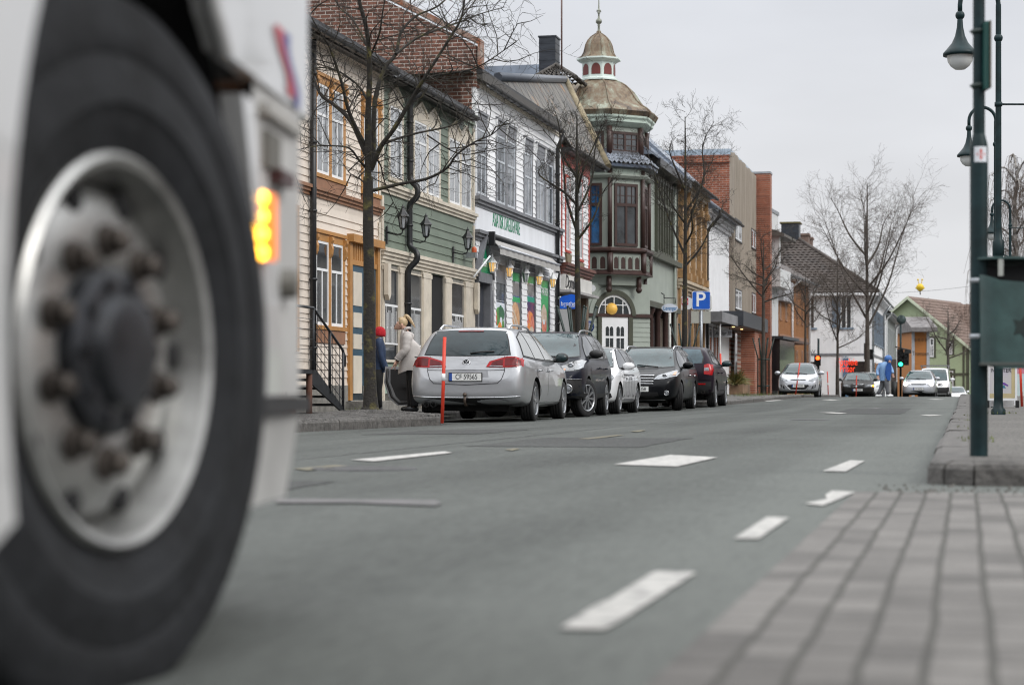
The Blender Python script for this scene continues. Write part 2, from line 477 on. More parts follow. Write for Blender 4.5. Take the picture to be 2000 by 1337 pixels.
def crack(pts,w=.012,seed=1,mat=m_tar):
 r=random.Random(seed);L_,R_=[],[]
 for(u0,v0),(u1,v1)in zip(pts,pts[1:]):
  n=max(2,int(hypot(u1-u0,v1-v0)/.25));du,dv=u1-u0,v1-v0;l_=hypot(du,dv)
  for i in range(n+1):
   t=i/n;u,v=u0+du*t-dv/l_*(k_:=r.gauss(0,.012)),v0+dv*t+du/l_*k_;h_=w*r.uniform(.5,1.2)
   L_.append(S(u-dv/l_*h_,v+du/l_*h_,R(u,v)+.003));R_.append(S(u+dv/l_*h_,v-du/l_*h_,R(u,v)+.003))
 mb=MB();n=len(L_);mb.add(L_+R_,[(n+i,n+i+1,i+1,i)for i in range(n-1)])
 o=mb.build('road_joint',mat)
 if o.data.polygons[0].normal.z<0:o.data.flip_normals()
 struct(o)
crack([(8.5,4.25),(24,4.2),(46,4.3),(75,4.1)],.012,1);crack([(13.5,.3),(14.2,2.4),(13.8,4.2),(14.6,6.1)],.006,3);crack([(26,.3),(26.4,4.2)],.012,4);crack([(36,.2),(36.5,6)],.014,5)
m_patch=asphalt_mat('asphalt patch',(.026,.028,.028),(.060,.062,.060),False)
smark(15.5,18.6,2.5,3.9,m_patch,.003,.03,2);smark(38,47,1.2,2.6,m_patch,.003,.04,3);smark(6.6,9.4,3.0,3.7,m_patch,.003,.03,7);smark(20.5,23,5.0,6.3,m_patch,.003,.04,5)
for u,v in((30.5,2.3),(10.9,3.35)):
 mb=MB();mb.lathe([(0,.0),(.22,0),(.235,.004),(.30,.004),(.31,-.004)],28,'z',0,Matrix.Translation(S(u,v,R(u,v)+.004)));struct(mb.build('manhole_cover',pm('cast iron cover',(.035,.035,.036),.5,.5,var=.4,scale=20,bump=.6,bscale=60)))
mb=MB();rng=random.Random(5)
TREE1=UV(*(P(723,790,28.0).xy))
mound=lambda u,v:zL(u)+.012+.085*math.exp(-((u-TREE1[0])**2/.9+(v-TREE1[1])**2/.45))
u=22.6
while u<28.1:
 v=7.75-(u-22.4)*.1
 if u>27.2:v+=(u-27.2)*.5
 while v<8.95:
  w,h=rng.uniform(.10,.15),rng.uniform(.09,.12)
  if hypot(u-TREE1[0],v-TREE1[1])>.17:
   a0=rng.uniform(-.15,.15);z=mound(u,v)+rng.uniform(-.006,.008)
   tp=[(-.42,-.42),(.42,-.42),(.42,.42),(-.42,.42)]
   vs=[S(u+w*p*1.0,v+h*q*1.0,z)for p,q in tp]+[S(u+w*p*1.12,v+h*q*1.12,z-.022)for p,q in tp]+[S(u+w*p*1.12,v+h*q*1.12,z-.1)for p,q in tp]
   fs=[(0,1,2,3)]
   for k in range(4):
    k2=(k+1)%4
    fs+=[(k,k+4,k2+4,k2),(k+4,k+8,k2+8,k2+4)]
   mb.add(vs,fs,0)
  v+=h+.012
 u+=.135
o=struct(mb.build('cobbles',m_cobble))
bm=bmesh.new();bm.from_mesh(o.data);bmesh.ops.recalc_face_normals(bm,faces=bm.faces);bm.to_mesh(o.data);bm.free()
mb=MB();gu=frange(22.4,28.2,.2);gv=frange(7.0,9.0,.2)
vv=[S(a,max(b,7.84-(a-22.4)*.1),mound(a,b)-.03)for a in gu for b in gv]
mb.add(vv,[(i*len(gv)+j,(i+1)*len(gv)+j,(i+1)*len(gv)+j+1,i*len(gv)+j+1)for i in range(len(gu)-1)for j in range(len(gv)-1)],0,True)
struct(mb.build('tree_bed',m_soil))
def tufts(name,label,spots,seed,mat,hgt=.09,n=26,rad=.18):
 r=random.Random(seed);mb=MB()
 for c in spots:
  for _ in range(n):
   a=r.uniform(0,2*pi);d=rad*sqrt(r.random());q=c+Vector((d*cos(a),d*sin(a),-.01))
   lean=Vector((r.uniform(-.6,.6),r.uniform(-.6,.6),1))*hgt*r.uniform(.4,1.1);wv=Vector((r.uniform(-1,1),r.uniform(-1,1),0)).normalized()*.006
   mb.add([q-wv,q+wv,q+lean],[(0,1,2)],0)
 return tag(mb.build(name,mat),label,'weeds',kind='stuff')
m_weed=pm('dry green weeds',(.10,.12,.03),.8,var=.4,scale=9)
tufts('weeds','low weeds along the right kerb and the lamp post foot',[S(u,-.06,zR(u))for u in(13.5,14.2,18,18.6,23,27)]+[P(1938,806,28),P(1968,806,28)],3,m_weed,.045,22,.14)
tufts('weeds','weeds growing by the foot of the steel stairs',[S(u,10.5,zL(u))for u in(33.6,34.0,34.5,35.1)],4,m_weed,.12,24,.2)
tufts('grass','rough grass round the trees on the far kerb build-outs',[S(u,7.0+.3*(i%3),zL(u))for i,u in enumerate((66,67,68,70,71,72,73,91,92,93,94,95,96))],6,m_weed,.16,40,.6)
#BUILDINGS
class Fac:
 """A street front: local x along the street, local y into the building, z up; measured from photo pixels."""
 def __init__(s,pl,pr,V=10.8,Yl=None,Yr=None,z0=None):
  if Yl is None:
   Yl,Yr=s.yon(pl,V),s.yon(pr,V)
  s.a=Vector(((pl-CX)/F*Yl,Yl));s.b=Vector(((pr-CX)/F*Yr,Yr))
  s.d=(s.b-s.a);s.W=s.d.length;s.d.normalize();s.n=Vector((-s.d.y,s.d.x))
  s.rot=math.atan2(s.d.y,s.d.x)
  s.u=UV(*((s.a+s.b)/2))[0]
  s.z0=zL(s.u)if z0 is None else z0
 @staticmethod
 def yon(px,V):return V/(SP-(px-CX)/F*CP)
 def Y(s,px,off=0.0):
  t=(px-CX)/F
  a=s.a-s.n*off
  k=(t*a.y-a.x)/(s.d.x-t*s.d.y)
  return a.y+k*s.d.y
 def x(s,px,off=0.0):
  Y=s.Y(px,off);q=Vector(((px-CX)/F*Y,Y))-s.a
  return q.dot(s.d)
 def z(s,px,py,off=0.0):
  return CAMH-(py-HY)/F*s.Y(px,off)-s.z0
 def root(s,name,label,cat='house',group=None):
  return thing(name,label,cat,(s.a.x,s.a.y,s.z0),s.rot,group)
 def rect(s,pl,pr,pt,pb,at=None,off=0.0):
  at=pl if at is None else at
  return s.x(pl,off),s.x(pr,off),s.z(at,pb,off),s.z(at,pt,off)
def clap(mb,x0,x1,z0,z1,holes=(),pitch=.15,proud=.022,mi=0,y=0.0):
 """lapped horizontal boards as real wedges, broken at the openings"""
 n=max(1,int(round((z1-z0)/pitch)));p=(z1-z0)/n
 for i in range(n):
  a,b=z0+i*p,z0+(i+1)*p
  spans=[(x0,x1)]
  for(hx0,hx1,hz0,hz1)in holes:
   if hz1<=a+.01 or hz0>=b-.01:continue
   ns=[]
   for(s0,s1)in spans:
    if hx1<=s0 or hx0>=s1:ns.append((s0,s1));continue
    if hx0>s0:ns.append((s0,hx0))
    if hx1<s1:ns.append((hx1,s1))
   spans=ns
  for(s0,s1)in spans:
   if s1-s0<.01:continue
   mb.add([(s0,y-proud,a),(s1,y-proud,a),(s1,y-.004,b+.004),(s0,y-.004,b+.004),(s0,y,a),(s1,y,a)],[(0,1,2,3),(4,5,1,0)],mi)
def window(parent,x0,x1,z0,z1,trim,sash,pane,cols=1,bar=.62,tw=.1,y=0.0,head=None,sill=True,sw=.045,label=None,mull=.0,cross=True,name='window',split=None):
 """casing, sashes and a pane; x0..z1 is the glazed opening, the casing stands round it"""
 mb=MB()
 d=.03
 mb.box(x0-tw,x0,y-d,y,z0-(.0 if sill else tw),z1+tw,0);mb.box(x1,x1+tw,y-d,y,z0-(.0 if sill else tw),z1+tw,0)
 mb.box(x0,x1,y-d,y,z1,z1+tw,0)
 if sill:mb.box(x0-tw-.03,x1+tw+.03,y-d-.03,y,z0-.07,z0,0)
 else:mb.box(x0,x1,y-d,y,z0-tw,z0,0)
 w=x1-x0
 if head:
  mb.box(x0-tw-.05,x1+tw+.05,y-.06,y,z1+tw,z1+tw+.06,0)
 cw=(w-mull*(cols-1))/cols
 for c in range(cols):
  a=x0+c*(cw+mull);b=a+cw
  if mull and c:mb.box(a-mull,a,y-d-.004,y,z0,z1,0)
  if sash is not None:
   ys=y-.024
   mb.box(a,a+sw,ys,y,z0,z1,1);mb.box(b-sw,b,ys,y,z0,z1,1)
   mb.box(a+sw,b-sw,ys,y,z0,z0+sw*1.3,1);mb.box(a+sw,b-sw,ys,y,z1-sw,z1,1)
   if cross:
    zb=z0+(z1-z0)*bar
    mb.box(a+sw,b-sw,ys-.004,y,zb-sw*.5,zb+sw*.5,1)
    mb.box((a+b)/2-sw*.45,(a+b)/2+sw*.45,ys+.003,y,z0+sw,zb,1)
   if split:
    for zz in split:
     q=z0+(z1-z0)*zz
     mb.box(a+sw,b-sw,ys+.006,y,q-.012,q+.012,1)
 f=mb.build(name,[trim,sash or trim],parent)
 if label:f['label']=label
 g=MB();g.box(x0+.004,x1-.004,y-.012,y-.002,z0+.004,z1-.004)
 g.build('pane',pane,f)
 return f
def cornice(mb,x0,x1,z,h,proud,mi=0,steps=3,y=0.0):
 """stepped moulding, its top at z, growing outwards towards the top"""
 for i in range(steps):
  a=z-h+h*i/steps;b=z-h+h*(i+1)/steps
  mb.box(x0-.02*i,x1+.02*i,y-proud*(i+1)/steps,y,a,b,mi)
def pitched_roof(parent,W,D,ze,rise,over=.35,side=.12,mat=None,th=.10,name='roof',ridge=None,hipR=0.0,hipL=0.0,tiles=None,soffit=None):
 """ridge along the street; tiled courses as real steps"""
 mb=MB();rd=D*.5 if ridge is None else ridge
 sl=rise/(rd+over)if False else rise/rd
 n=tiles or 16
 for sgn in(0,1):
  for i in range(n):
   t0,t1=i/n,(i+1)/n
   def pt(t,x,dz):
    if sgn==0:yy=lerp(-over,rd,t);zz=ze+(yy)*sl
    else:yy=lerp(D+over,rd,t);zz=ze+(D-yy)*rise/(D-rd)
    return(x,yy,zz+dz)
   xl0=-side+hipL*t0;xr0=W+side-hipR*t0;xl1=-side+hipL*t1;xr1=W+side-hipR*t1
   vs=[pt(t0,xl0,th+.02),pt(t0,xr0,th+.02),pt(t1,xr1,th),pt(t1,xl1,th),pt(t0,xl0,.0),pt(t0,xr0,.0),pt(t1,xr1,0),pt(t1,xl1,0)]
   fs=[(0,1,2,3),(4,7,6,5),(0,4,5,1),(1,5,6,2),(3,7,4,0)]
   if i==n-1:fs.append((2,6,7,3))
   if sgn:fs=[f[::-1]for f in fs]
   mb.add(vs,fs,0)
 mb.box(-side+hipL,W+side-hipR,rd-.12,rd+.12,ze+rise+th-.03,ze+rise+th+.06,0)
 if hipR or hipL:
  for hx,s in((hipR,1),(hipL,-1)):
   if not hx:continue
   xe=W+side if s>0 else-side
   xr=xe-s*hx
   mb.add([(xe,-over,ze-over*sl+.02+th),(xe,D+over,ze-over*sl+.02+th),(xr,rd,ze+rise+th)],[(0,1,2)if s>0 else(1,0,2)],0)
 o=mb.build(name,mat,parent)
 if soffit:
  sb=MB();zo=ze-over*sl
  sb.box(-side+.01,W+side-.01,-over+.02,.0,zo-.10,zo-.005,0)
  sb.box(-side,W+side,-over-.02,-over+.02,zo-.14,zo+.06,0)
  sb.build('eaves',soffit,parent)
 return o,sl
def gutter(parent,x0,x1,y,z,r=.075,mat=None):
 mb=MB();n=7
 vs=[];
 for x in(x0,x1):
  for k in range(n):
   a=pi+pi*k/(n-1);vs.append((x,y+r*cos(a),z+r*sin(a)))
  for k in range(n):
   a=2*pi-pi*k/(n-1);vs.append((x,y+(r-.008)*cos(a),z+(r-.008)*sin(a)))
 m=2*n
 fs=[(k,(k+1)%m,m+(k+1)%m,m+k)for k in range(m)]+[tuple(range(m))[::-1],tuple(range(m,2*m))]
 mb.add(vs,fs,0,False)
 x=x0+.4
 while x<x1:
  mb.box(x-.012,x+.012,y-r-.004,y+r,z-r-.006,z-r+.01,0);x+=.7
 return mb.build('gutter',mat or black_paint,parent)
def pipe(parent,pts,r=.05,mat=None,name='downpipe'):
 mb=MB();q=[]
 P_=[Vector(p)for p in pts]
 for i,p in enumerate(P_):
  if 0<i<len(P_)-1:
   a=(P_[i-1]-p);b=(P_[i+1]-p);k=min(.09,a.length*.45,b.length*.45)
   a=p+a.normalized()*k;b=p+b.normalized()*k
   for t in(0,.25,.5,.75,1):q.append(a*(1-t)**2+p*2*t*(1-t)+b*t*t)
  else:q.append(p)
 mb.tube(q,r,10)
 for a,b in zip(P_,P_[1:]):
  if(b-a).length>.6:
   k=int((b-a).length/1.4)+1
   for j in range(k):
    c=a.lerp(b,(j+.5)/k);dd=(b-a).normalized()*.02
    mb.tube([c-dd,c+dd],r*1.25,10)
 return mb.build(name,mat or black_paint,parent)
def gable(mb,D,z0,ze,rise,x,th=.25,mi=0,ridge=None):
 rd=D/2 if ridge is None else ridge
 mb.prism([(0,z0),(D,z0),(D,ze),(rd,ze+rise),(0,ze)],x,x+th,'x',mi)
 #materials of the houses
m_cream=pm('cream clapboard paint',(.68,.60,.52),.6,var=.07,scale=1.5,bump=.1,bscale=40)
m_ochre=pm('ochre trim paint',(.42,.205,.062),.5,var=.15,scale=4)
m_brown=pm('brown cornice paint',(.27,.135,.075),.55,var=.15,scale=4)
m_sage=pm('sage green clapboard paint',(.155,.19,.15),.6,var=.1,scale=1.6,bump=.1,bscale=40)
m_trim=pm('weathered cream trim',(.60,.54,.45),.6,var=.12,scale=3)
m_whiteb=pm('white clapboard paint',(.80,.805,.82),.55,var=.05,scale=1.2,bump=.08,bscale=40)
m_signw=pm('white sign panel',(.80,.82,.86),.4,var=.06,scale=1.3,stretch=(2,1,.4))
m_greyt=pm('grey trim paint',(.17,.175,.19),.5,var=.15,scale=4)
m_slate=brick_mat('dark slate roof',(.030,.031,.034),(.045,.045,.048),(.012,.012,.013),.3,.22,'xy',.02,.8,.6)
m_rooft=pm('dark roof felt',(.022,.023,.027),.55,var=.3,scale=3,bump=.3)
m_firebr=brick_mat('old red brick',(.115,.052,.038),(.20,.085,.058),(.42,.37,.33),.25,.085,'yz',.011,.9,.9,dirt=.4)
m_copper=pm('rusty coping sheet',(.26,.09,.04),.6,.3,var=.5,scale=4,col2=(.36,.30,.26))
m_stone=pm('foundation stone',(.22,.21,.19),.9,var=.3,scale=4,bump=.8,bscale=12)
m_blued=pm('blue door paint',(.024,.075,.12),.4,var=.12,scale=4,coat=.2)
m_creamp=pm('pale door panel',(.62,.56,.47),.5,var=.08)
m_tin=pm('dark sheet metal',(.04,.045,.055),.42,.6,var=.25,scale=2,stretch=(1,1,6))
GUT=-.42
#house with ochre trim
fa=Fac(300,741.5)
h=fa.root('wooden_house','cream clapboard house with ochre window trim and a blue panelled door, beside the truck')
W,D=fa.W,9.0
ze=fa.z(700,106,.34)+.27
W1=[fa.rect(616,668,160,337,616),fa.rect(708,736,200,372,708)]
W2=[fa.rect(615,667,468,634,615)]
for dx in(3.1,5.6):W1 .append((W1[0][0]-dx,W1[0][1]-dx,W1[0][2],W1[0][3]))
W2 .append((W2[0][0]-4.6,W2[0][1]-4.6,W2[0][2],W2[0][3]))
sd0=W2[0][0]-2.1;SIDE_DOOR=(sd0,sd0+1.0,1.0,3.3)
mb=MB()
mb.box(0,W,0,D,.45,ze,0);mb.box(0,W,-.03,D,-.5,.45,1)
gable(mb,D,ze-.01,ze,2.6,.02,.2,0);gable(mb,D,ze-.01,ze,2.6,W-.22,.2,0)
zc=fa.z(741,404)
holes=[(a-.14,b+.14,c-.12,d+.14)for a,b,c,d in W1+W2]+[(fa.x(679),fa.x(741),-.4,fa.z(679,477)),SIDE_DOOR]
clap(mb,0,W-.10,.45,zc-.3,holes,.135)
clap(mb,0,W-.10,zc,ze-.35,holes,.135)
wall=mb.build('wall',[m_cream,m_stone],h)
mb=MB()
cornice(mb,0,W-.02,zc,.17,.10,0,3)
cornice(mb,0,W-.02,ze,.26,.10,1,2)
mb.build('cornice',[m_brown,m_cream],h)
mb=MB();mb.box(W-.16,W-.02,-.035,-.001,zc,ze-.36);mb.box(W-.16,W-.02,-.035,-.001,.2,zc-.3)
mb.build('corner_board',m_trim,h)
for(a,b,c,d),n in((W1[0],2),(W1[1],1),(W1[2],2),(W1[3],2),(W2[0],2),(W2[1],2)):
 window(h,a,b,c,d,m_ochre,white_paint,glass_pale if c>zc else glass_win,cols=n,mull=.13,tw=.13,head=True,sill=True,bar=.66)
 mb=MB()
 if c>zc:mb.box(a-.12,b+.12,-.04,0,c-.36,c-.08,0)
 else:mb.box(a-.1,b+.1,-.04,0,c-.30,c-.08,0)
 mb.build('apron',m_brown,h)
 for xx in([a-.07,b+.07]+([(a+b)/2]if n==2 else[])):
  z1=d+.1
  mb=MB();mb.prism([(-.03,z1),(-.09,z1),(-.095,z1-.06),(-.06,z1-.12),(-.085,z1-.2),(-.07,z1-.3),(-.04,z1-.36),(-.03,z1-.36)],xx-.055,xx+.055,'x');mb.build('bracket',m_ochre,h)
dx0,dx1=fa.x(682),fa.x(731);dz0,dz1=fa.z(695,781),fa.z(682,516);dt=fa.z(682,484)
mb=MB()
for xx in(dx0-.16,dx1+.01):mb.box(xx,xx+.15,-.07,0,dz0,dt+.1)
mb.box(dx0,dx1,-.055,0,dz1,dz1+.09);mb.box(dx0-.2,dx1+.22,-.15,0,dt+.1,dt+.24)
k=0
while dx0+.06+k*.135<dx1-.05:
 mb.box(dx0+.04+k*.135,dx0+.11+k*.135,-.045,0,dz1+.09,dt+.1);k+=1
mb.build('door_frame',m_ochre,h)
mb=MB();mb.box(dx0,dx1,-.01,0,dz1+.09,dt+.1);mb.build('transom',m_cream,h)
q0,q1,q2,q3=SIDE_DOOR
mb=MB();mb.box(q0-.12,q0,-.06,0,q2,q3+.12);mb.box(q1,q1+.12,-.06,0,q2,q3+.12);mb.box(q0,q1,-.06,0,q3,q3+.12);mb.build('door_frame',m_ochre,h)
mb=MB();mb.box(q0,q1,-.03,0,q2,q3);mb.build('door',m_blued,h)
mid=(dx0+dx1)/2
for a,b in((dx0+.01,mid-.01),(mid+.01,dx1-.01)):
 mb=MB();mb.box(a,b,-.03,0,dz0,dz1)
 hh=dz1-dz0
 for(p,q)in((.05,.33),(.38,.49),(.54,.65),(.70,.95)):
  mb.box(a+.12,b-.12,-.042,-.03,dz0+hh*p,dz0+hh*q,1)
 dl=mb.build('door',[m_blued,m_creamp],h)
 hb=MB();hb.tube([(b-.06,-.03,dz0+1.05),(b-.06,-.075,dz0+1.05),(b-.16,-.075,dz0+1.05)],.012,6);hb.build('handle',steel,dl)
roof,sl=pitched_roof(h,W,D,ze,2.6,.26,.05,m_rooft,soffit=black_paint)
gutter(h,0,W,-.34,ze-.20)
pipe(h,[(fa.x(602),-.09,ze-.3),(fa.x(602),-.09,.5)],.055,black_paint)
mb=MB();mb.box(dx0-.3,dx1+.3,-.55,-.03,-.3,dz0-.02);mb.build('doorstep',m_stone,h)
fs=Fac(300,741.5,9.75)
st=fs.root('steel_stairs','dark steel stairs with railings leading up beside the ochre trimmed window','stairs')
sx0,sx1=fs.x(560),fs.x(612);zt=fs.z(612,722);sxe=fs.x(672);zb=.02
mb=MB();mb.box(sx0,sx1,0,1.0,zt-.06,zt)
for i in range(4):
 t=(i+1)/5;xx=lerp(sx1,sxe,t);zz=lerp(zt,zb,t)
 mb.box(xx-.16,xx+.14,0.02,.98,zz-.04,zz)
mb.build('tread',dark_steel,st)
for yy in(0,.96):
 mb=MB();mb.prism([(sx1-.05,zt),(sx1+.15,zt),(sxe+.12,zb),(sxe-.12,zb),(sx1-.05,zt-.22)],yy,yy+.03,'y');mb.build('stringer',dark_steel,st)
 mb=MB()
 pr=[(sx0,yy,zt+.95),(sx1,yy,zt+.95),(sxe-.1,yy,zb+1.0),(sxe+.05,yy,zb+.88),(sxe+.03,yy,zb+.72)]
 mb.tube(pr,.022,7)
 for t in(0,.55,1):
  xx=lerp(sx1,sxe-.05,t);mb.tube([(xx,yy,lerp(zt,zb,t)),(xx,yy,lerp(zt+.95,zb+1.0,t))],.02,6)
 for q in range(1,6):
  mb.tube([(sx0,yy,zt+q*.155),(sx1,yy,zt+q*.155),(sxe,yy,zb+q*.155)],.006,4,cap=False)
 for q in range(9):
  t=q/8;xx=lerp(sx1,sxe-.05,t);mb.tube([(xx,yy,lerp(zt,zb,t)),(xx,yy,lerp(zt+.93,zb+.98,t))],.006,4,cap=False)
 mb.build('railing',dark_steel,st)
mb=MB();mb.tube([(sx1-.05,.05,-.1),(sx1-.05,.05,zt)],.05,8);mb.box(sx1-.2,sx1+.05,.3,.9,-.1,.25);mb.build('support',pm('rusty steel',(.13,.06,.04),.8,.2,var=.4),st)
#green house
fb=Fac(742.5,924.5)
h=fb.root('wooden_house','sage green clapboard house with cream trim and a three-part shop front, behind the estate car')
W,D=fb.W,9.0
ze=fb.z(835,184,.34)+.27
X0_=0.0;z2=fb.z(835,386);zs=fb.z(835,505);zsf=zs-.30
WU=[fb.rect(760,783,205,345,760),fb.rect(808,856,234,371,808),fb.rect(876,918,268,396,876)]
mb=MB();mb.box(0,W,0,D,zsf,ze,0);mb.box(0,W,.45,D,-.4,zsf,1);mb.box(X0_,fb.x(838.5),.0,.45,-.4,zsf,2);mb.box(fb.x(866),W,.0,.45,-.4,zsf,2);mb.box(0,W,.0,.45,-.4,.32,2)
gable(mb,D,ze-.01,ze,2.5,.02,.2,0);gable(mb,D,ze-.01,ze,2.5,W-.22,.2,0)
clap(mb,.12,W-.12,zs,z2-.25,(),.155)
clap(mb,.12,W-.12,z2,ze-.3,[(a-.1,b+.1,c-.1,d+.30)for a,b,c,d in WU],.155)
mb.build('wall',[m_sage,dark_void,m_stone],h)
mb=MB()
cornice(mb,0,W,z2,.20,.11,0,3);cornice(mb,0,W,zs,.28,.13,0,4);cornice(mb,.0,W,ze,.22,.10,1,2)
mb.build('cornice',[m_trim,m_sage],h)
mb=MB();mb.box(0,.13,-.04,-.001,z2,ze-.3);mb.box(W-.13,W,-.04,-.001,z2,ze-.3);mb.box(0,.13,-.04,-.001,zs,z2-.27);mb.box(W-.13,W,-.04,-.001,zs,z2-.27)
mb.build('corner_board',m_trim,h)
for i,(a,b,c,d)in enumerate(WU):
 wf=window(h,a,b,c,d,m_trim,white_paint,glass_pale,cols=1 if i==0 else 2,mull=.12,tw=.10,bar=.70)
 mb=MB();n=1 if i==0 else 2;w=(b-a)/n
 for k in range(n):
  xm=a+w*(k+.5);hw=w/2+.03
  mb.prism([(xm-hw,d+.1),(xm+hw,d+.1),(xm+hw,d+.16),(xm,d+.36),(xm-hw,d+.16)],-.025,0,'y')
  mb.prism([(xm-hw-.05,d+.15),(xm,d+.38),(xm+hw+.05,d+.15),(xm+hw+.05,d+.20),(xm,d+.44),(xm-hw-.05,d+.20)],-.05,0,'y')
 mb.build('pediment',m_trim,wf)
def pillar(x0,x1,y0=-.045,y1=.44,z0=.0,z1=None,name='pillar',mat=None):
 mb=MB();z1_=zsf if z1 is None else z1
 mb.box(x0,x1,y0,y1,z0,z1_);mb.box(x0+.03,x1-.03,y0-.012,y0,z0+.1,z1_-.12);mb.box(x0-.015,x1+.015,y0-.02,y0,z1_-.12,z1_-.03)
 return mb.build(name,mat or m_trim,h)
X=fb.x
for a,b in((742.5,747.5),(776.5,789),(822,838.5),(866,878.5),(905,924)):pillar(X(a),X(b))
for a,b,lo in((747.5,776.5,.95),(789,822,.95),(878.5,905,.95)):
 x0,x1=X(a),X(b)
 wf=window(h,x0+.03,x1-.03,lo,zsf-.1,m_trim,None,glass_win,tw=.03,y=-.0,sill=False,name='shop_window')
 mb=MB()
 zt_=lerp(lo,zsf,.56);zb_=lerp(lo,zsf,.16)
 mb.box(x0+.05,x1-.05,-.017,-.013,zt_,zt_+.045);mb.box(x0+.05,x1-.05,-.017,-.013,zb_,zb_+.035)
 r=random.Random(int(a))
 xx=x0+.09
 while xx<x1-.09:
  q=r.choice((.0,.0,.25,.4));mb.box(xx,xx+.02,-.016,-.0125,lerp(zb_,zt_,.06 if q else .0),lerp(zb_,zt_,1-q*.4));
  if q>.3:mb.box(xx-.02,xx+.03,-.0165,-.0135,lerp(zb_,zt_,.42),lerp(zb_,zt_,.47))
  xx+=.085
 mb.build('window_decal',white_paint,wf)
 mb=MB();mb.box(x0,x1,-.01,.3,.3,lo-.05,0);mb.box(x0+.12,x1-.12,-.022,-.01,.45,lo-.17,1);mb.box(x0,x1,-.06,.3,lo-.05,lo+.0,2)
 mb.build('stall_riser',[pm('pale green panel',(.33,.43,.35),.5),m_sage,m_trim],h)
mb=MB();mb.box(X(838.5)+.005,X(866)-.005,.03,.07,.05,zsf-.02);mb.build('door',dark_void,h)  # near-black panel colours in the shade of the doorway
mb=MB();mb.prism([(X(924)-.2,zs-.3),(X(924)-.2,zs-.9),(X(924)-.1,zs-1.0),(X(924),zs-.9),(X(924),zs-.3)],-.16,-.075,'y');mb.prism([(0,zs-.3),(0,zs-.9),(.1,zs-1.0),(.2,zs-.9),(.2,zs-.3)],-.16,-.075,'y');mb.build('bracket',m_trim,h)
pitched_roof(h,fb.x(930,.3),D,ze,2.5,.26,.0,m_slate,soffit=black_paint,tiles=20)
gutter(h,0,fb.x(931,.34),-.34,ze-.20)
o1=.12
px_,pz_=lambda q,o=.1:fb.x(q,o),lambda q,y,o=.1:fb.z(q,y,o)
pipe(h,[(px_(801),-.32,ze-.27),(px_(801),-.1,ze-.5),(px_(801),-.1,pz_(801,352)),(px_(815,.26),-.27,pz_(815,366,.26)),(px_(815,.26),-.27,pz_(815,384,.26)),(px_(800),-.1,pz_(800,398)),(px_(800),-.1,pz_(800,482)),(px_(815,.30),-.30,pz_(815,494,.3)),(px_(815,.30),-.30,pz_(815,508,.3)),(px_(795),-.12,pz_(795,526)),(px_(795),-.12,.05)],.06)
#brick fire wall + white shop house
fc=Fac(925.5,1093)
h=fc.root('shop_house','white clapboard shop house with grey trimmed windows, a grey awning and food posters')
W,D=fc.W,11.5
ze=fc.z(1010,205,.28)+.27
zc=fc.z(1000,412);zs1=fc.z(1000,476);zg=fc.z(1000,487)
WU=[fc.rect(930,947,248,378,930),fc.rect(969,1004,262,396,969),fc.rect(1023,1037,296,420,1023),fc.rect(1047,1078,308,430,1047)]
mb=MB();mb.box(0,W,0,D,zs1-.5,ze,0);mb.box(0,W,.12,D,-.4,zs1-.5,0)
clap(mb,.1,W-.1,zc,ze-.3,[(a-.12,b+.12,c-.05,d+.45)for a,b,c,d in WU],.15)
mb.box(.02,W-.02,-.03,0,zs1+.05,zc-.22,1)
clap(mb,.1,W-.1,zg-.45,zs1-.15,(),.15)
mb.build('wall',[m_whiteb,m_signw],h)
mb=MB();cornice(mb,0,W,zc,.22,.15,0,3);cornice(mb,0,W,zs1+.05,.22,.15,0,3);cornice(mb,0,W,ze-.12,.12,.06,1,2)
mb.build('cornice',[m_greyt,m_trim],h)
mb=MB();mb.box(0,.11,-.04,-.001,zc,ze-.3);mb.box(W-.11,W,-.04,-.001,zc,ze-.3);mb.build('corner_board',white_paint,h)
for i,(a,b,c,d)in enumerate(WU):
 n=2 if i in(1,3)else 1
 wf=window(h,a,b,c,d,m_greyt,pm('pale grey sash',(.50,.53,.57),.5),glass_mid,cols=n,mull=.22,tw=.12,bar=.62,sw=.05)
 mb=MB();w=(b-a-(.22 if n==2 else 0))/n
 for k in range(n):
  x0=a+k*(w+.22)-.11;x1=x0+w+.22
  mb.box(x0,x1,-.03,0,d+.12,d+.34,0);mb.box(x0-.03,x1+.03,-.06,0,d+.34,d+.40,0);mb.box(x0,x1,-.04,-.03,d+.20,d+.26,0)
  for xx in(x0-.045,x1-.01):mb.prism([(-.001,d+.34),(-.075,d+.34),(-.06,d+.2),(-.04,d+.08),(-.05,d-.02),(-.03,d-.1),(-.001,d-.1)],xx,xx+.055,'x',1)
 mb.build('pediment',[m_greyt,white_paint],wf)
mb=MB()
z0=ze-.3
prof_=[(-.28,ze+.05),(-.28,ze+.75)]
zt0=fc.z(928,88,.05)
slope=.52
mb.prism([(-.06,z0),(.3,z0),(.3,z0-1.4),(D+.3,z0-1.4),(D+.3,zt0),(D/2,zt0+slope*(D/2+.06)),(-.06,zt0)],-.02,.30,'x',0)
mb.prism([(.05,3.0),(D,3.0),(D,z0),(.05,z0)],-.02,.1,'x',0)
fw=mb.build('fire_wall',m_firebr,h)
mb=MB()
c=[(-.10,zt0-.5),(-.10,zt0+.04),(D/2,zt0+.06+slope*(D/2+.06)),(D/2,zt0+.2+slope*(D/2+.06)),(-.16,zt0+.14),(-.16,zt0-.5)]
mb.prism(c,-.06,.34,'x');mb.box(-.07,.34,D/2,D+.4,zt0+.1,zt0+.2)
mb.build('coping',m_copper,fw)
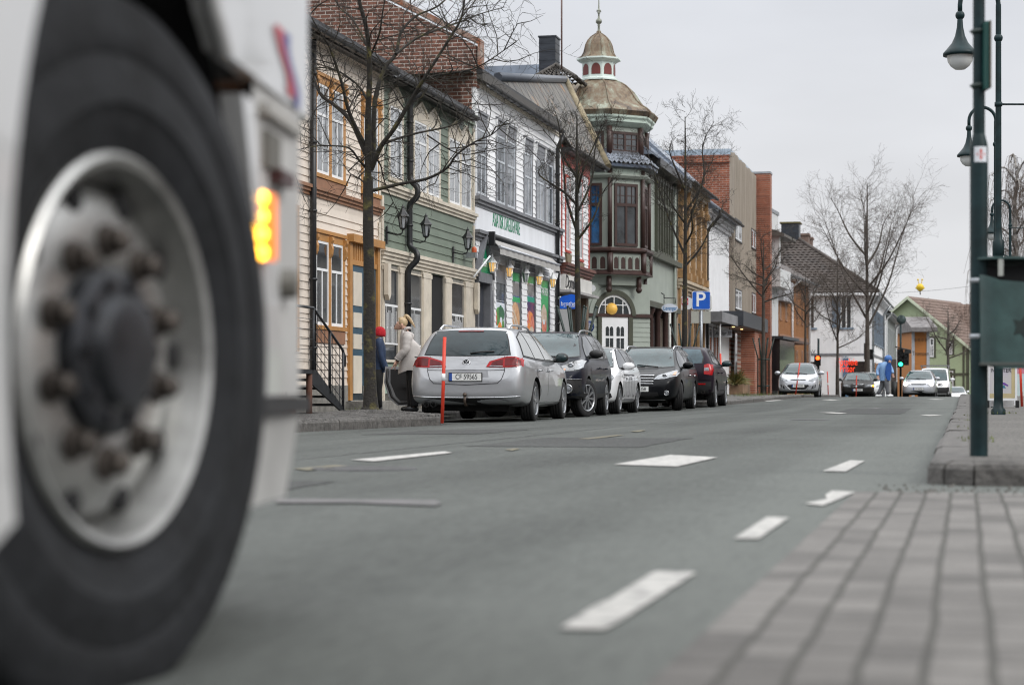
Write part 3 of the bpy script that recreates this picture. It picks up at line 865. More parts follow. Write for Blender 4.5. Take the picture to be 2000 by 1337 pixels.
pitched_roof(h,fc.x(1097,.2),D,ze,.5,.20,.0,m_slate,soffit=pm('dark soffit',(.07,.065,.06),.7),tiles=12)
gutter(h,.3,fc.x(1099,.28),-.28,ze-.20)
pipe(h,[(fc.x(1089,.1),-.26,ze-.27),(fc.x(1089,.1),-.1,ze-.65),(fc.x(1089,.1),-.1,.1)],.06)
zl0,zl1=fc.z(961,447),fc.z(961,411);xl0,xl1=fc.x(959.5),fc.x(1013)
t=text_part('ASIATISK DAGLIGVARE',(zl1-zl0)*1.15,pm('green sign letters',(.0,.22,.10),.4),h,Matrix.Translation(((xl0+xl1)/2,-.034,(zl0+zl1)/2))@M_FRONT,extrude=.003)
bw=max(v.co.x for v in t.data.vertices)-min(v.co.x for v in t.data.vertices);cx_=(xl0+xl1)/2
for v in t.data.vertices:v.co.x=cx_+(v.co.x-cx_)*(xl1-xl0)/bw
ex0,ex1=fc.x(927),fc.x(954);ezt=fc.z(940,552);eg=fc.z(940,466)
mb=MB();mb.box(ex0,ex0+.12,-.08,.12,0,ezt+.15);mb.box(ex1-.12,ex1,-.08,.12,0,ezt+.15);mb.box(ex0,ex1,-.1,.12,ezt,ezt+.22)
xm=(ex0+ex1)/2
for s in(-1,1):
 mb.prism([(xm,eg),(xm+s*(ex1-ex0)/2*1.1,ezt+.1),(xm+s*(ex1-ex0)/2*1.1,ezt+.24),(xm,eg+.14)],-.14,0,'y')
mb.build('porch',m_greyt,h)
mb=MB();mb.prism([(ex0+.1,ezt+.22),(ex1-.1,ezt+.22),(xm,eg)],-.06,0,'y');mb.build('gable_panel',pm('green gable sign',(.0,.23,.10),.4),h)
text_part('ASIA',.26,white_paint,h,Matrix.Translation((xm,-.064,lerp(ezt,eg,.45)))@M_FRONT,extrude=.004)
mb=MB();mb.box(ex0+.12,ex1-.12,.09,.118,.05,ezt);mb.build('door',pm('dark grey door',(.05,.055,.07),.35),h)
posts=[(963,966),(987,998),(1017,1027),(1045,1054),(1072,1085)]
zwt=zg-.55
for i,(a,b)in enumerate(((953,962),(966,987),(998,1017),(1027,1045),(1054,1072))):
 x0,x1=fc.x(a),fc.x(b)
 zt_=fc.z(a,(575,551,530,537,545)[i])
 mb=MB();mb.box(x0,x0+.06,-.02,.12,.5,zt_+.12);mb.box(x1-.10,x1,-.02,.12,.5,zt_+.12);mb.box(x0+.06,x1-.10,-.02,.12,zt_,zt_+.3);mb.box(x0,x1,-.05,.12,.4,.5)
 wf=mb.build('shop_window',m_greyt,h)
 mb=MB();mb.box(x0+.06,x1-.10,.0,.02,.5,zt_);mb.build('pane',glass_mid,wf)
 fc_rect=(x0+.06,x1-.10)
 cols=dict(white=pm('print white',(.72,.76,.82),.35,var=.05),green=pm('print green',(.03,.36,.10),.35,var=.1),leaf=pm('print leaf green',(.07,.26,.04),.35,var=.4,scale=9),dleaf=pm('print dark leaf',(.02,.13,.05),.35,var=.4,scale=9),orange=pm('print orange',(.75,.23,.03),.35,var=.2),bread=pm('print bread',(.50,.22,.08),.35,col2=(.72,.45,.24),scale=3.5),red=pm('print red',(.50,.05,.035),.35,col2=(.75,.30,.18),scale=6),navy=pm('print dark blue',(.02,.025,.10),.35,col2=(.25,.04,.06),scale=3),teal=pm('print teal',(.02,.30,.17),.35),noodle=pm('print noodles',(.55,.38,.22),.35,col2=(.62,.55,.50),scale=10),grey=pm('print grey',(.20,.19,.18),.35,var=.4,scale=5),mixed=pm('print market stall',(.30,.05,.04),.35,col2=(.12,.16,.35),scale=7,spread=(.45,.55)),mixed2=pm('print market goods',(.50,.25,.08),.35,col2=(.08,.10,.22),scale=9,spread=(.45,.55)))
 q0,q1=fc_rect;wq=q1-q0;zlo=fc.z((a+b)/2,652)
 mb=MB();mb.box(q0,q1,-.004,.0,.5,zlo);mb.build('lower_panel',m_greyt,wf)
 def pl(nm,xa,xb,za,zb,y=-.002):
  mm=MB();mm.box(q0+wq*xa,q0+wq*xb,y-.003,y,lerp(zlo,zt_,za),lerp(zlo,zt_,zb));return mm.build('poster',cols[nm],wf)
 def bl(nm,poly,y=.040):
  y=-.003-(.046-y)*.45
  mm=MB();mm.prism([(q0+wq*p,lerp(zlo,zt_,q))for p,q in poly],y-.002,y,'y');return mm.build('print',cols[nm],wf)
 def el(nm,cx_,cz_,rx,rz,y=.036,a=0,n=16):
  return bl(nm,[(cx_+rx*cos(t)*cos(a)-rz*.3*sin(t)*sin(a),cz_+rz*sin(t))for t in[2*pi*k/n for k in range(n)]],y)
 if i==0:
  pl('white',0,1,.0,.98);
  for za,zb,nm in((.04,.24,'mixed2'),(.27,.46,'mixed2'),(.50,.66,'mixed'),(.69,.84,'mixed')):pl(nm,.06,.94,za,zb,-.006)
 if i==1:
  pl('white',0,1,.0,.62)
  el('leaf',.35,.36,.33,.17);el('dleaf',.66,.40,.30,.14,.034);el('dleaf',.55,.48,.16,.09,.031);el('leaf',.18,.28,.15,.12,.029);el('white',.58,.24,.14,.10,.028);el('orange',.46,.12,.19,.12,.026);el('leaf',.8,.16,.13,.13,.027);el('red',.06,.3,.10,.13,.025)
  pl('white',.04,.96,.66,.655)
 if i==2:
  pl('green',0,1,.86,1.0);pl('grey',.05,.9,.62,.83);pl('green',0,1,.52,.60);pl('grey',0,1,0,.52)
  el('bread',.42,.24,.52,.28);el('bread',.62,.22,.30,.20,.033);bl('noodle',[(.12,.36),(.2,.42),(.8,.14),(.72,.1)],.031);bl('noodle',[(.1,.26),(.16,.31),(.66,.05),(.56,.02)],.030)
 if i==3:
  pl('green',0,1,.88,1.0);pl('grey',0,.95,.66,.86);pl('teal',0,1,.55,.64);pl('navy',0,1,0,.55)
  el('red',.38,.20,.36,.20);el('orange',.55,.28,.26,.10,.033);el('red',.70,.16,.26,.17,.031);el('orange',.3,.1,.2,.09,.029);el('noodle',.6,.06,.28,.07,.028)
 if i==4:
  pl('green',0,1,0,1);
  el('grey',.46,.22,.44,.25);el('noodle',.44,.34,.36,.18,.033);el('red',.45,.14,.30,.12,.031);el('white',.42,.22,.12,.05,.029);el('noodle',.40,.45,.2,.10,.028)
  text_part('THAI SHOP',.30,white_paint,wf,Matrix.Translation(((q0+q1)/2,-.012,lerp(zlo,zt_,.78)))@M_FRONT,sx=.55,extrude=.002)
for a,b in posts:
 x0,x1=fc.x(a),fc.x(b)
 mb=MB();mb.box(x0-.02,x1+.02,-.02,.12,-.2,zg-.3);clap(mb,x0-.02,x1+.02,.1,zg-.3,(),.15,.02,0,-.02);mb.prism([(-.02,zg-.3),(-.15,zg-.3),(-.14,zg-.42),(-.09,zg-.48),(-.08,zg-.6),(-.02,zg-.66)],(x0+x1)/2-.07,(x0+x1)/2+.07,'x')
 mb.build('pillar',m_whiteb,h)
mb=MB();mb.box(0,W,-.02,.12,-.3,.4);mb.build('plinth',m_greyt,h)
shop_root,shop_fc,shop_zg=h,fc,zg
aw=fc.root('awning','grey fabric awning over the poster windows of the white shop','awning')
x0,x1=fc.x(976,.38),fc.x(1092,.38)
za,zb=fc.z(978,471,.1),fc.z(978,483,.38)
mb=MB();n=12
mb.add([(x0,-.12,za),(x1,-.12,za),(x1,-.37,zb),(x0,-.37,zb),(x0,-.12,za+.02),(x1,-.12,za+.02),(x1,-.37,zb+.02),(x0,-.37,zb+.02)],[(0,1,2,3)[::-1],(4,5,6,7)[::-1],(0,1,5,4),(1,2,6,5),(2,3,7,6),(3,0,4,7)],0)
mb.build('canopy',pm('awning cloth',(.36,.35,.34),.85,var=.12,scale=3),aw)
mb=MB();vs=[]
for i in range(41):
 x=lerp(x0,x1,i/40);w=.008*sin(i*1.7)
 vs+=[(x,-.38+w,zb),(x,-.39+w*2,zb-.17+.015*abs(sin(i*.9)))]
mb.add(vs,[(2*i,2*i+1,2*i+3,2*i+2)for i in range(40)],0,True);mb.build('valance',MATS['awning cloth'],aw)
mb=MB();mb.tube([(x0,-.38,zb+.01),(x1,-.38,zb+.01)],.03,8);mb.build('front_bar',pm('pale metal bar',(.55,.57,.62),.3,.4),aw)
mb=MB();mb.tube([(x0,-.12,za+.02),(x1,-.12,za+.02)],.09,10);mb.box(x0-.1,x0,-.28,0,za-.2,za+.12);mb.build('roller',black_paint,aw)
#house with red trim and the slate hip roof
fd=Fac(1094.5,1149.5)
h=fd.root('corner_house','white house with red trim under a large lichened slate roof with a mossy hip')
W,D=fd.W,11.0
ze=fd.z(1140,305,.38)+.17
zc=fd.z(1120,520)
WU=[fd.rect(1104,1111,345,488,1104),fd.rect(1128,1136,352,505,1128)]
m_redt=pm('red trim paint',(.42,.055,.035),.5,var=.15)
mb=MB();mb.box(0,W,0,D,zc-.7,ze,0);mb.box(0,W,.3,D,-.4,zc-.7,1)
clap(mb,.1,W-.1,zc,ze-.5,[(a-.12,b+.12,c-.2,d+.12)for a,b,c,d in WU],.15)
mb.box(0,W,-.05,0,ze-.5,ze,2)
mb.build('wall',[m_whiteb,pm('dark shop interior',(.03,.027,.025),.6),m_redt],h)
mb=MB();mb.box(.0,.1,-.04,-.001,zc,ze-.5);mb.box(W-.1,W,-.04,-.001,zc,ze-.5);mb.build('corner_board',m_redt,h)
for a,b,c,d in WU:
 wf=window(h,a,b,c,d,m_redt,white_paint,glass_win,tw=.07,bar=.6)
 mb=MB();mb.prism([(a-.1,c-.1),(b+.1,c-.1),((a+b)/2+.06,c-.9),((a+b)/2-.06,c-.9)],-.07,0,'y');mb.build('corbel',pm('olive brown corbel',(.19,.15,.09),.6),wf)
zfb=fd.z(1092,562,.12)
mb=MB();cornice(mb,0,W,zc,.32,.22,0,4);mb.build('cornice',pm('dark red moulding',(.14,.05,.035),.5,var=.2),h)
mb=MB();mb.box(.02,W-.1,-.12,.3,zfb,zc-.32);mb.build('fascia',pm('shop fascia',(.62,.61,.58),.5,var=.08),h)
mb=MB();mb.box(.0,W+.1,-.30,.3,zfb-.07,zfb);mb.build('fascia_edge',pm('fascia edge',(.35,.34,.34),.4),h)
zt_=(zfb+zc-.32)/2
text_part('Domkus',.52,black_paint,h,Matrix.Translation((fd.x(1118,.13),-.125,zt_))@M_FRONT,sx=1.1,extrude=.01,shear=.15)
mb=MB();mb.box(.3,W-.3,.24,.3,.5,zfb-.1);mb.build('shop_window',pm('dark shop glass',(.03,.028,.026),.08,var=.4,spec=.8),h)
mb=MB();mb.box(0,W,.02,.3,-.3,.5);mb.box(W-.35,W,.0,.3,.5,zfb-.05);mb.build('shop_base',pm('brown shop base',(.17,.12,.08),.7,var=.2),h)
m_dslate=None
def diamond_mat():
 m,n,l,b=nodes_of('lichened diamond slate')
 b.inputs['Roughness'].default_value=.8
 t=n.new("ShaderNodeTexCoord");mp=n.new("ShaderNodeMapping");mp.inputs['Rotation'].default_value=(0,0,radians(45))
 sq=n.new('ShaderNodeSeparateXYZ');cq=n.new('ShaderNodeCombineXYZ');l.new(t.outputs['Object'],sq.inputs[0]);l.new(sq.outputs['X'],cq.inputs[0]);l.new(sq.outputs['Z'],cq.inputs[1]);l.new(cq.outputs[0],mp.inputs[0])
 br=n.new("ShaderNodeTexBrick");br.offset=0
 br.inputs['Color1'].default_value=(.10,.098,.096,1);br.inputs['Color2'].default_value=(.165,.155,.14,1);br.inputs['Mortar'].default_value=(.03,.027,.024,1)
 br.inputs['Scale'].default_value=1;br.inputs['Brick Width'].default_value=.62;br.inputs['Row Height'].default_value=.62;br.inputs['Mortar Size'].default_value=.03;br.inputs['Mortar Smooth'].default_value=.4
 l.new(mp.outputs[0],br.inputs[0])
 nz=n.new("ShaderNodeTexNoise");nz.inputs['Scale'].default_value=1.3;nz.inputs['Detail'].default_value=7;nz.inputs['Roughness'].default_value=.75;l.new(t.outputs['Object'],nz.inputs[0])
 cr=n.new("ShaderNodeValToRGB");e=cr.color_ramp.elements;e[0].position=.56;e[0].color=(0,0,0,1);e[1].position=.68;e[1].color=(1,1,1,1);l.new(nz.outputs[0],cr.inputs[0])
 mm=n.new("ShaderNodeMix");mm.data_type='RGBA';mm.inputs[7].default_value=(.36,.19,.075,1);l.new(cr.outputs[0],mm.inputs[0]);l.new(br.outputs[0],mm.inputs[6]);l.new(mm.outputs[2],b.inputs['Base Color'])
 bp=n.new("ShaderNodeBump");bp.invert=True;bp.inputs['Distance'].default_value=.03;bp.inputs['Strength'].default_value=.9;l.new(br.outputs['Fac'],bp.inputs['Height']);l.new(bp.outputs[0],b.inputs['Normal'])
 return m
m_dslate=diamond_mat()
ev=ze-.05
def on_slope(px,py,k=1.65,y0=-.30):
 Yq=40.0;t=(px-CX)/F
 for _ in range(60):
  q=Vector((t*Yq,Yq))-fd.a;ly=q.dot(fd.n);zz=ev+(ly-y0)*k+fd.z0
  Yq=lerp(Yq,(CAMH-zz)/(py-HY)*F,.25)if False else Yq
  break
 lo,hi=30.0,90.0
 def diff(Yq):
  q=Vector((t*Yq,Yq))-fd.a;return(CAMH-(py-HY)/F*Yq)-(ev+(q.dot(fd.n)-y0)*k+fd.z0)
 for _ in range(60):
  m_=(lo+hi)/2
  if diff(lo)*diff(m_)<=0:hi=m_
  else:lo=m_
 q=Vector((t*lo,lo))-fd.a
 return(q.dot(fd.d),q.dot(fd.n),CAMH-(py-HY)/F*lo-fd.z0)
T1,T2=on_slope(972,155),on_slope(1103,159)
xn=fd.x(952,.46);B=(fd.x(1187,.30),-.30,ev)
A=(xn,-.03,ev+.27*1.65);A2=(-.02,-.03,ev+.27*1.65);A3=(-.02,-.30,ev);Eb=(fd.x(1187,.30),D,ev);Ab=(xn,D,ev);T2b=(T2[0],D-.6,T2[2])
mb=MB();mb.add([A,B,T2,T1,Eb,T2b,Ab,A2,A3],[(0,7,8,1,2,3),(1,4,5,2),(0,3,2,5,6),(6,5,4)],0)
mb.build('roof',m_dslate,h)
up=Vector((0,0,.05))
mb=MB();mb.tube([Vector(B)+up,Vector(T2)+up],.13,6);mb.build('hip_cap',pm('mossy hip board',(.23,.19,.12),.85,var=.35,scale=3),h)
mb=MB();mb.tube([Vector(T1)+up,Vector(T2)+up],.12,6);mb.build('ridge_cap',pm('blue black ridge sheet',(.07,.08,.10),.45,.3),h)
mb=MB();mb.box(0,fd.x(1184,.32),-.30,.0,ev-.14,ev-.03);mb.build('eaves',black_paint,h)
gutter(h,0,fd.x(1187,.38),-.38,ev-.05)
cb=thing('roof_chimney','tall dark sheet metal chimney with a small tiled hip roof beside it','chimney',P(1095,762,66),heading())
mb=MB();s66=F/66
ang=Matrix.Rotation(pi/2-PHI,4,'Z')
cc=P(1073,762,66.6);zb_,zt_=P(0,160,66).z,P(0,70,66).z
w_=1.02/2*.62
M_=Matrix.Translation((cc.x,cc.y,0))@ang
cb.location=(cc.x,cc.y,zb_);cb.rotation_euler=(0,0,pi/2-PHI)
mb.box(-.36,.36,-.28,.28,-2.5,zt_-zb_,0);mb.box(-.39,.39,-.31,.31,zt_-zb_,zt_-zb_+.05,0)
for k in range(5):mb.box(-.37,.37,-.29,.29,.2+k*.28,.23+k*.28,0)
mb.build('flue',m_tin,cb)
mb=MB();q=P(1092,762,66);
lx=(Vector((q.x-cc.x,q.y-cc.y,0))@ang.to_3x3())
zt2=P(0,126,66).z-zb_;zb2=P(0,160,66).z-zb_
ap=Vector((lx.x,lx.y+.1,zt2));n=7
base=[(lx.x-.9,lx.y-.75),(lx.x+.9,lx.y-.75),(lx.x+.9,lx.y+.75),(lx.x-.9,lx.y+.75)]
for k in range(4):
 a,b=Vector((*base[k],zb2)),Vector((*base[(k+1)%4],zb2))
 for i in range(n):
  t0,t1=i/n,(i+1)/n;lift=Vector((0,0,.05))
  nx=8
  for j in range(nx):
   s0,s1=j/nx,(j+1)/nx
   p00=a.lerp(b,s0).lerp(ap,t0);p01=a.lerp(b,s1).lerp(ap,t0);p10=a.lerp(b,s0).lerp(ap,t1);p11=a.lerp(b,s1).lerp(ap,t1);pm0=a.lerp(b,(s0+s1)/2).lerp(ap,t0)
   mb.add([p00,pm0+lift*1.6,p01,p11,p10],[(0,1,2,3,4)],0)
 mb.tube([a,ap],.07,6)
mb.build('tiled_cap',pm('grey roof tile',(.07,.062,.055),.8,var=.35,scale=4),cb)
mb=MB();q=P(1097,762,65.6);lx2=Vector((q.x-cc.x,q.y-cc.y,0))@ang.to_3x3();mb.tube([(lx2 .x,lx2 .y,zt2-.3),(lx2 .x,lx2 .y,zt2+3.2)],.028,6);mb.build('mast',pm('brown mast',(.11,.06,.05),.5),cb)
#corner house with the octagonal copper-domed oriel
m_pgreen=pm('pale green paint',(.31,.345,.305),.5,var=.07,scale=1.5,bump=.05)
m_dgreen=pm('moss green paint',(.062,.066,.045),.5,var=.12)
m_oxred=pm('oxblood paint',(.046,.022,.018),.45,var=.2,scale=3)
m_rooftile=pm('grey glazed tile',(.19,.21,.25),.5,var=.4,scale=5)
def dome_mat():
 m,n,l,b=nodes_of('old copper sheet')
 b.inputs['Roughness'].default_value=.62;b.inputs['Metallic'].default_value=.15
 t=n.new("ShaderNodeTexCoord");mp=n.new("ShaderNodeMapping");mp.inputs['Scale'].default_value=(1.4,1.4,.45);l.new(t.outputs['Object'],mp.inputs[0])
 nz=n.new("ShaderNodeTexNoise");nz.inputs['Scale'].default_value=1.7;nz.inputs['Detail'].default_value=7;nz.inputs['Roughness'].default_value=.72;l.new(mp.outputs[0],nz.inputs[0])
 cr=n.new("ShaderNodeValToRGB");e=cr.color_ramp.elements;e[0].position=.36;e[0].color=(.07,.055,.042,1);e[1].position=.66;e[1].color=(.33,.36,.29,1)
 q=e.new(.47);q.color=(.165,.115,.072,1);q=e.new(.56);q.color=(.20,.185,.135,1)
 l.new(nz.outputs[0],cr.inputs[0]);l.new(cr.outputs[0],b.inputs['Base Color'])
 bp=n.new("ShaderNodeBump");bp.inputs['Strength'].default_value=.3;bp.inputs['Distance'].default_value=.03;l.new(nz.outputs[0],bp.inputs['Height']);l.new(bp.outputs[0],b.inputs['Normal'])
 return m
m_dome=dome_mat()
TC=S(66.7,12.15);TY=TC.y;TF=TY-1.5
tz0=zL(66)
def tz(py,Y=TF):return CAMH-(py-HY)/F*Y-tz0
h=thing('tower_house','pale green corner house with an octagonal oriel, copper dome and cupola','house',(TC.x,TC.y,tz0),pi/2-PHI-pi/4)
R8=Matrix.Rotation(pi/8,4,'Z')
def octa(prof,mat,name,parent=h,mats=None,c8=cos(pi/8)):
 mb=MB();mb.lathe([(r,z)for r,z in prof],8,'z',0,R8,smooth=False);return mb.build(name,mat,parent)
Ro=1.80
octa([(0,tz(556)),(Ro-.25,tz(556)),(Ro-.22,tz(541)),(Ro-.04,tz(537)),(Ro-.04,tz(494)),(Ro-.10,tz(483)),(Ro-.10,tz(340)),(Ro-.04,tz(339)),(Ro-.04,tz(328)),(0,tz(328))],m_pgreen,'oriel')
octa([(Ro-.3,tz(537)),(Ro+.09,tz(536)),(Ro+.09,tz(533)),(Ro+.02,tz(531)),(Ro+.02,tz(527)),(Ro-.3,tz(526))],m_oxred,'moulding')
octa([(Ro-.3,tz(495)),(Ro+.03,tz(494)),(Ro+.12,tz(490)),(Ro+.12,tz(486)),(Ro+.03,tz(483)),(Ro-.3,tz(482))],m_oxred,'moulding')
octa([(Ro-.3,tz(349)),(Ro+.02,tz(348)),(Ro+.10,tz(343)),(Ro+.10,tz(340)),(Ro-.3,tz(339))],m_pgreen,'moulding')
octa([(Ro-.2,tz(329)),(Ro+.26,tz(327)),(Ro+.26,tz(321)),(Ro-.2,tz(320))],pm('blue grey gutter sheet',(.08,.10,.14),.4,.4),'gutter')
mb=MB()
for k in range(8):
 a0,a1=pi/8+k*pi/4,pi/8+(k+1)*pi/4
 b0,b1=Vector((cos(a0),sin(a0),0)),Vector((cos(a1),sin(a1),0))
 nx,ny=9,3
 for j in range(ny):
  t0,t1=j/ny,(j+1)/ny
  r0,r1=lerp(Ro+.32,Ro-.02,t0),lerp(Ro+.32,Ro-.02,t1);z0_,z1_=lerp(tz(321),tz(303),t0),lerp(tz(321),tz(303),t1)
  for i in range(nx):
   s0,s1=i/nx,(i+1)/nx;sm=(s0+s1)/2
   def q(s,r,z):p=b0 .lerp(b1,s)*r;return(p.x,p.y,z)
   mb.add([q(s0,r0,z0_),q(sm,r0,z0_+.085),q(s1,r0,z0_),q(s1,r1,z1_),q(sm,r1,z1_+.06),q(s0,r1,z1_)],[(0,1,4,5),(1,2,3,4)],0,True)
mb.build('tiled_skirt',m_rooftile,h)
octa([(Ro-.35,tz(304)),(Ro-.02,tz(304)),(Ro-.16,tz(290)),(Ro-.6,tz(289))],pm('lead sheet',(.06,.065,.08),.5,.3),'lead_apron')
octa([(0,tz(300)),(Ro-.18,tz(300)),(Ro-.18,tz(246)),(0,tz(246))],m_pgreen,'lantern_room')
octa([(Ro-.3,tz(246)),(Ro-.10,tz(246)),(Ro-.02,tz(243)),(Ro+.10,tz(238)),(Ro+.10,tz(233)),(Ro+.16,tz(229)),(Ro+.16,tz(224)),(Ro-.1,tz(223))],pm('mint cornice',(.42,.50,.44),.5),'cornice')
prof=[]
def dz_(py):return tz(py,TY)
for px_half,py in((112,238),(118,228),(110,221),(98,214),(88,205),(81,196),(76,188),(70,180),(62,173),(52,167),(40,162),(34,159.5)):
 prof.append((px_half/F*TY*1.0,dz_(py)))
prof.append((0,dz_(159)))
dm=octa(prof,m_dome,'dome')
mb=MB()
for k in range(8):
 a=pi/8+k*pi/4
 mb.tube([(r*cos(a),r*sin(a),z)for r,z in prof[:-1]],.035,6)
mb.build('dome_rib',m_dome,dm)
rc=33/F*TY
cup=octa([(rc+.13,dz_(160)),(rc+.13,dz_(157)),(rc,dz_(154)),(rc,dz_(125)),(rc+.08,dz_(122)),(rc+.2,dz_(119)),(rc+.2,dz_(116)),(0,dz_(116))],pm('mint white paint',(.62,.70,.66),.5,var=.06),'cupola')
mb=MB()
def arched(w,h0,h1,n=8):
 return[(-w,h0),(w,h0)]+[(w*cos(pi*k/n),h1-w+w*1.3*sin(pi*k/n))for k in range(n+1)]
for k in range(8):
 M=Matrix.Rotation(k*pi/4,4,'Z');ap=rc*cos(pi/8)
 mb.prism(arched(.155,dz_(149),dz_(130)),-ap-.015,-ap+.02,'y',0,M)
mb.build('louvre',pm('red brown louvre',(.15,.03,.025),.55,var=.15),cup)
prof2=[(px_half/F*TY,dz_(py))for px_half,py in((42,119),(40,116),(34,111),(30,104),(28,96),(26,88),(22,80),(16,73),(9,68),(4,65),(3,61))]+[(0,dz_(61))]
d2=octa(prof2,m_dome,'small_dome')
mb=MB()
for k in range(8):
 a=pi/8+k*pi/4
 mb.tube([(r*cos(a),r*sin(a),z)for r,z in prof2[:-1]],.025,5)
mb.build('dome_rib',m_dome,d2)
m_fin=pm('grey green finial metal',(.20,.21,.17),.4,.5,var=.3)
mb=MB();u_=TY/F
mb.lathe([(4*u_,dz_(66)),(2.5*u_,dz_(60)),(2*u_,dz_(52)),(3*u_,dz_(50)),(2*u_,dz_(48.5)),(5.6*u_,dz_(45)),(6.2*u_,dz_(42)),(5.4*u_,dz_(39)),(2*u_,dz_(36)),(1.6*u_,dz_(28)),(3.0*u_,dz_(26)),(1.4*u_,dz_(24)),(1.4*u_,dz_(14)),(1.0*u_,dz_(4)),(.4*u_,dz_(-40)),(0,dz_(-41))],10)
for s in range(4):
 a=s*pi/2
 mb.tube([(0,0,dz_(22)),(.07*cos(a),.07*sin(a),dz_(20)),(.09*cos(a),.09*sin(a),dz_(23)),(.05*cos(a),.05*sin(a),dz_(24))],.014,5)
mb.build('finial',m_fin,h)
def oct_window(k,zb,zt,w,split=.72,cols=2,glass=glass_win,rr=Ro-.10):
 """brown two-light window on face k (0 = the face towards the crossing)"""
 ap=rr*cos(pi/8)
 M=Matrix.Rotation(k*pi/4,4,'Z')
 mb=MB();fw=.09
 mb.box(-w,-w+fw,-ap-.05,-ap,zb,zt,0,M);mb.box(w-fw,w,-ap-.05,-ap,zb,zt,0,M)
 mb.box(-w+fw,w-fw,-ap-.05,-ap,zt-fw,zt,0,M);mb.box(-w+fw,w-fw,-ap-.06,-ap,zb,zb+fw,0,M)
 if cols>1:mb.box(-.04,.04,-ap-.045,-ap,zb+fw,zt-fw,0,M)
 if split:
  zm=lerp(zb,zt,split);mb.box(-w+fw,w-fw,-ap-.055,-ap,zm-.05,zm+.05,0,M)
  xs=[-w/2,w/2]if cols>1 else[0]
  for x in xs:mb.box(x-.012,x+.012,-ap-.03,-ap,zm+.05,zt-fw,0,M)
  zq=lerp(zm,zt-fw,.5);mb.box(-w+fw,w-fw,-ap-.028,-ap,zq-.012,zq+.012,0,M)
 else:
  xs=[-w/2,w/2]if cols>1 else[0]
  for x in xs:mb.box(x-.012,x+.012,-ap-.03,-ap,zb+fw,zt-fw,0,M)
  for t in(.35,.66):zq=lerp(zb,zt,t);mb.box(-w+fw,w-fw,-ap-.028,-ap,zq-.012,zq+.012,0,M)
 f=mb.build('window',m_oxred,h)
 g=MB();g.box(-w+.02,w-.02,-ap-.012,-ap-.003,zb+.02,zt-.02,0,M);g.build('pane',glass,f)
 return f
for k in range(8):
 if k in(3,4,5):continue
 oct_window(k,tz(480),tz(358),.40 if k else .47,.66,2,glass_blue if k==7 else glass_win)
 oct_window(k,tz(297),tz(256),.57 if k!=7 else .45,None,2,glass_win if k==0 else glass_pale,Ro-.18)
 ap=(Ro-.04)*cos(pi/8);M=Matrix.Rotation(k*pi/4,4,'Z')
 mb=MB();nn=4 if k==0 else 4
 for i in range(nn):
  xc=(i-(nn-1)/2)*.285
  poly=[(xc+p,q)for p,q in arched(.085,tz(525),tz(503))]
  mb.prism(poly,-ap-.006,-ap+.01,'y',0,M)
  mb.box(xc-.135,xc-.105,-ap-.03,-ap,tz(526),tz(500),1,M);mb.box(xc+.105,xc+.135,-ap-.03,-ap,tz(526),tz(500),1,M)
 mb.build('parapet_panel',[m_oxred,m_pgreen],h)
 mb=MB();mb.box(-.55,.55,-ap-.02,-ap+.02,tz(339),tz(330),0,M);mb.build('frieze_panel',pm('light frieze',(.50,.58,.50),.5),h)
for k in(7,0,1,2):
 a=-pi/2+pi/8+(k-1)*pi/4
 mb=MB();r=Ro-.05
 mb.tube([(r*cos(a),r*sin(a),tz(482)),(r*cos(a),r*sin(a),tz(330))],.075,8)
 r=Ro-.02;mb.tube([(r*cos(a),r*sin(a),tz(536)),(r*cos(a),r*sin(a),tz(494))],.10,8)
 r=Ro-.14;mb.tube([(r*cos(a),r*sin(a),tz(303)),(r*cos(a),r*sin(a),tz(247))],.095,8)
 r=Ro-.20;mb.lathe([(0,-.26),(.05,-.25),(.10,-.19),(.11,-.13),(.075,-.07),(.09,-.03),(.085,.35),(0,.35)],10,'z',0,Matrix.Translation((r*cos(a),r*sin(a),tz(556))))
 mb.build('post',m_oxred,h)
yw=-1.18
X0,X1=-1.70,1.28
sill=2.95-tz0
mb=MB();mb.box(X0,X1,yw,yw+.25,-.3,tz(552));wl_=mb.build('porch_wall',m_pgreen,h)
mb=MB();clap(mb,X0,X1,.2,sill-.05,[(-.85,.45,-1,9)],.16,.02,0,yw);mb.box(X0,X1,yw-.012,yw-.004,sill+.08,tz(556),0);mb.build('cladding',m_pgreen,h)
ac=-.22
def arc_band(r0,r1,y0,y1,mat,name,n=20,zc=sill):
 mb=MB()
 for i in range(n):
  a0,a1=pi*i/n,pi*(i+1)/n
  poly=[(ac+r0*cos(a0),zc+r0*sin(a0)),(ac+r1*cos(a0),zc+r1*sin(a0)),(ac+r1*cos(a1),zc+r1*sin(a1)),(ac+r0*cos(a1),zc+r0*sin(a1))]
  mb.prism(poly,y0,y1,'y')
 return mb.build(name,mat,h)
arc_band(.70,.86,yw-.10,yw,m_dgreen,'arch');arc_band(.86,1.02,yw-.06,yw,m_pgreen,'arch_moulding');arc_band(.62,.70,yw-.04,yw,white_paint,'fan_light_frame')
fl=MB();fl.prism([(ac+.64*cos(pi*i/20),sill+.64*sin(pi*i/20))for i in range(21)],yw-.02,yw-.002,'y');pane=fl.build('fan_light',glass_win,h)
mb=MB()
for a in(-.36,0,.36):mb.box(ac+a-.016,ac+a+.016,yw-.04,yw-.021,sill,sill+sqrt(.62**2-a*a))
mb.box(ac-.5,ac+.5,yw-.042,yw-.022,sill+.34,sill+.37);mb.build('glazing_bar',white_paint,pane)
mb=MB();mb.ball((ac-.12,yw-.06,sill+.22),.20,12,8);mb.build('lamp',pm('yellow globe',(.62,.36,.06),.4,emit=(1,.6,.15),estr=.25),h)
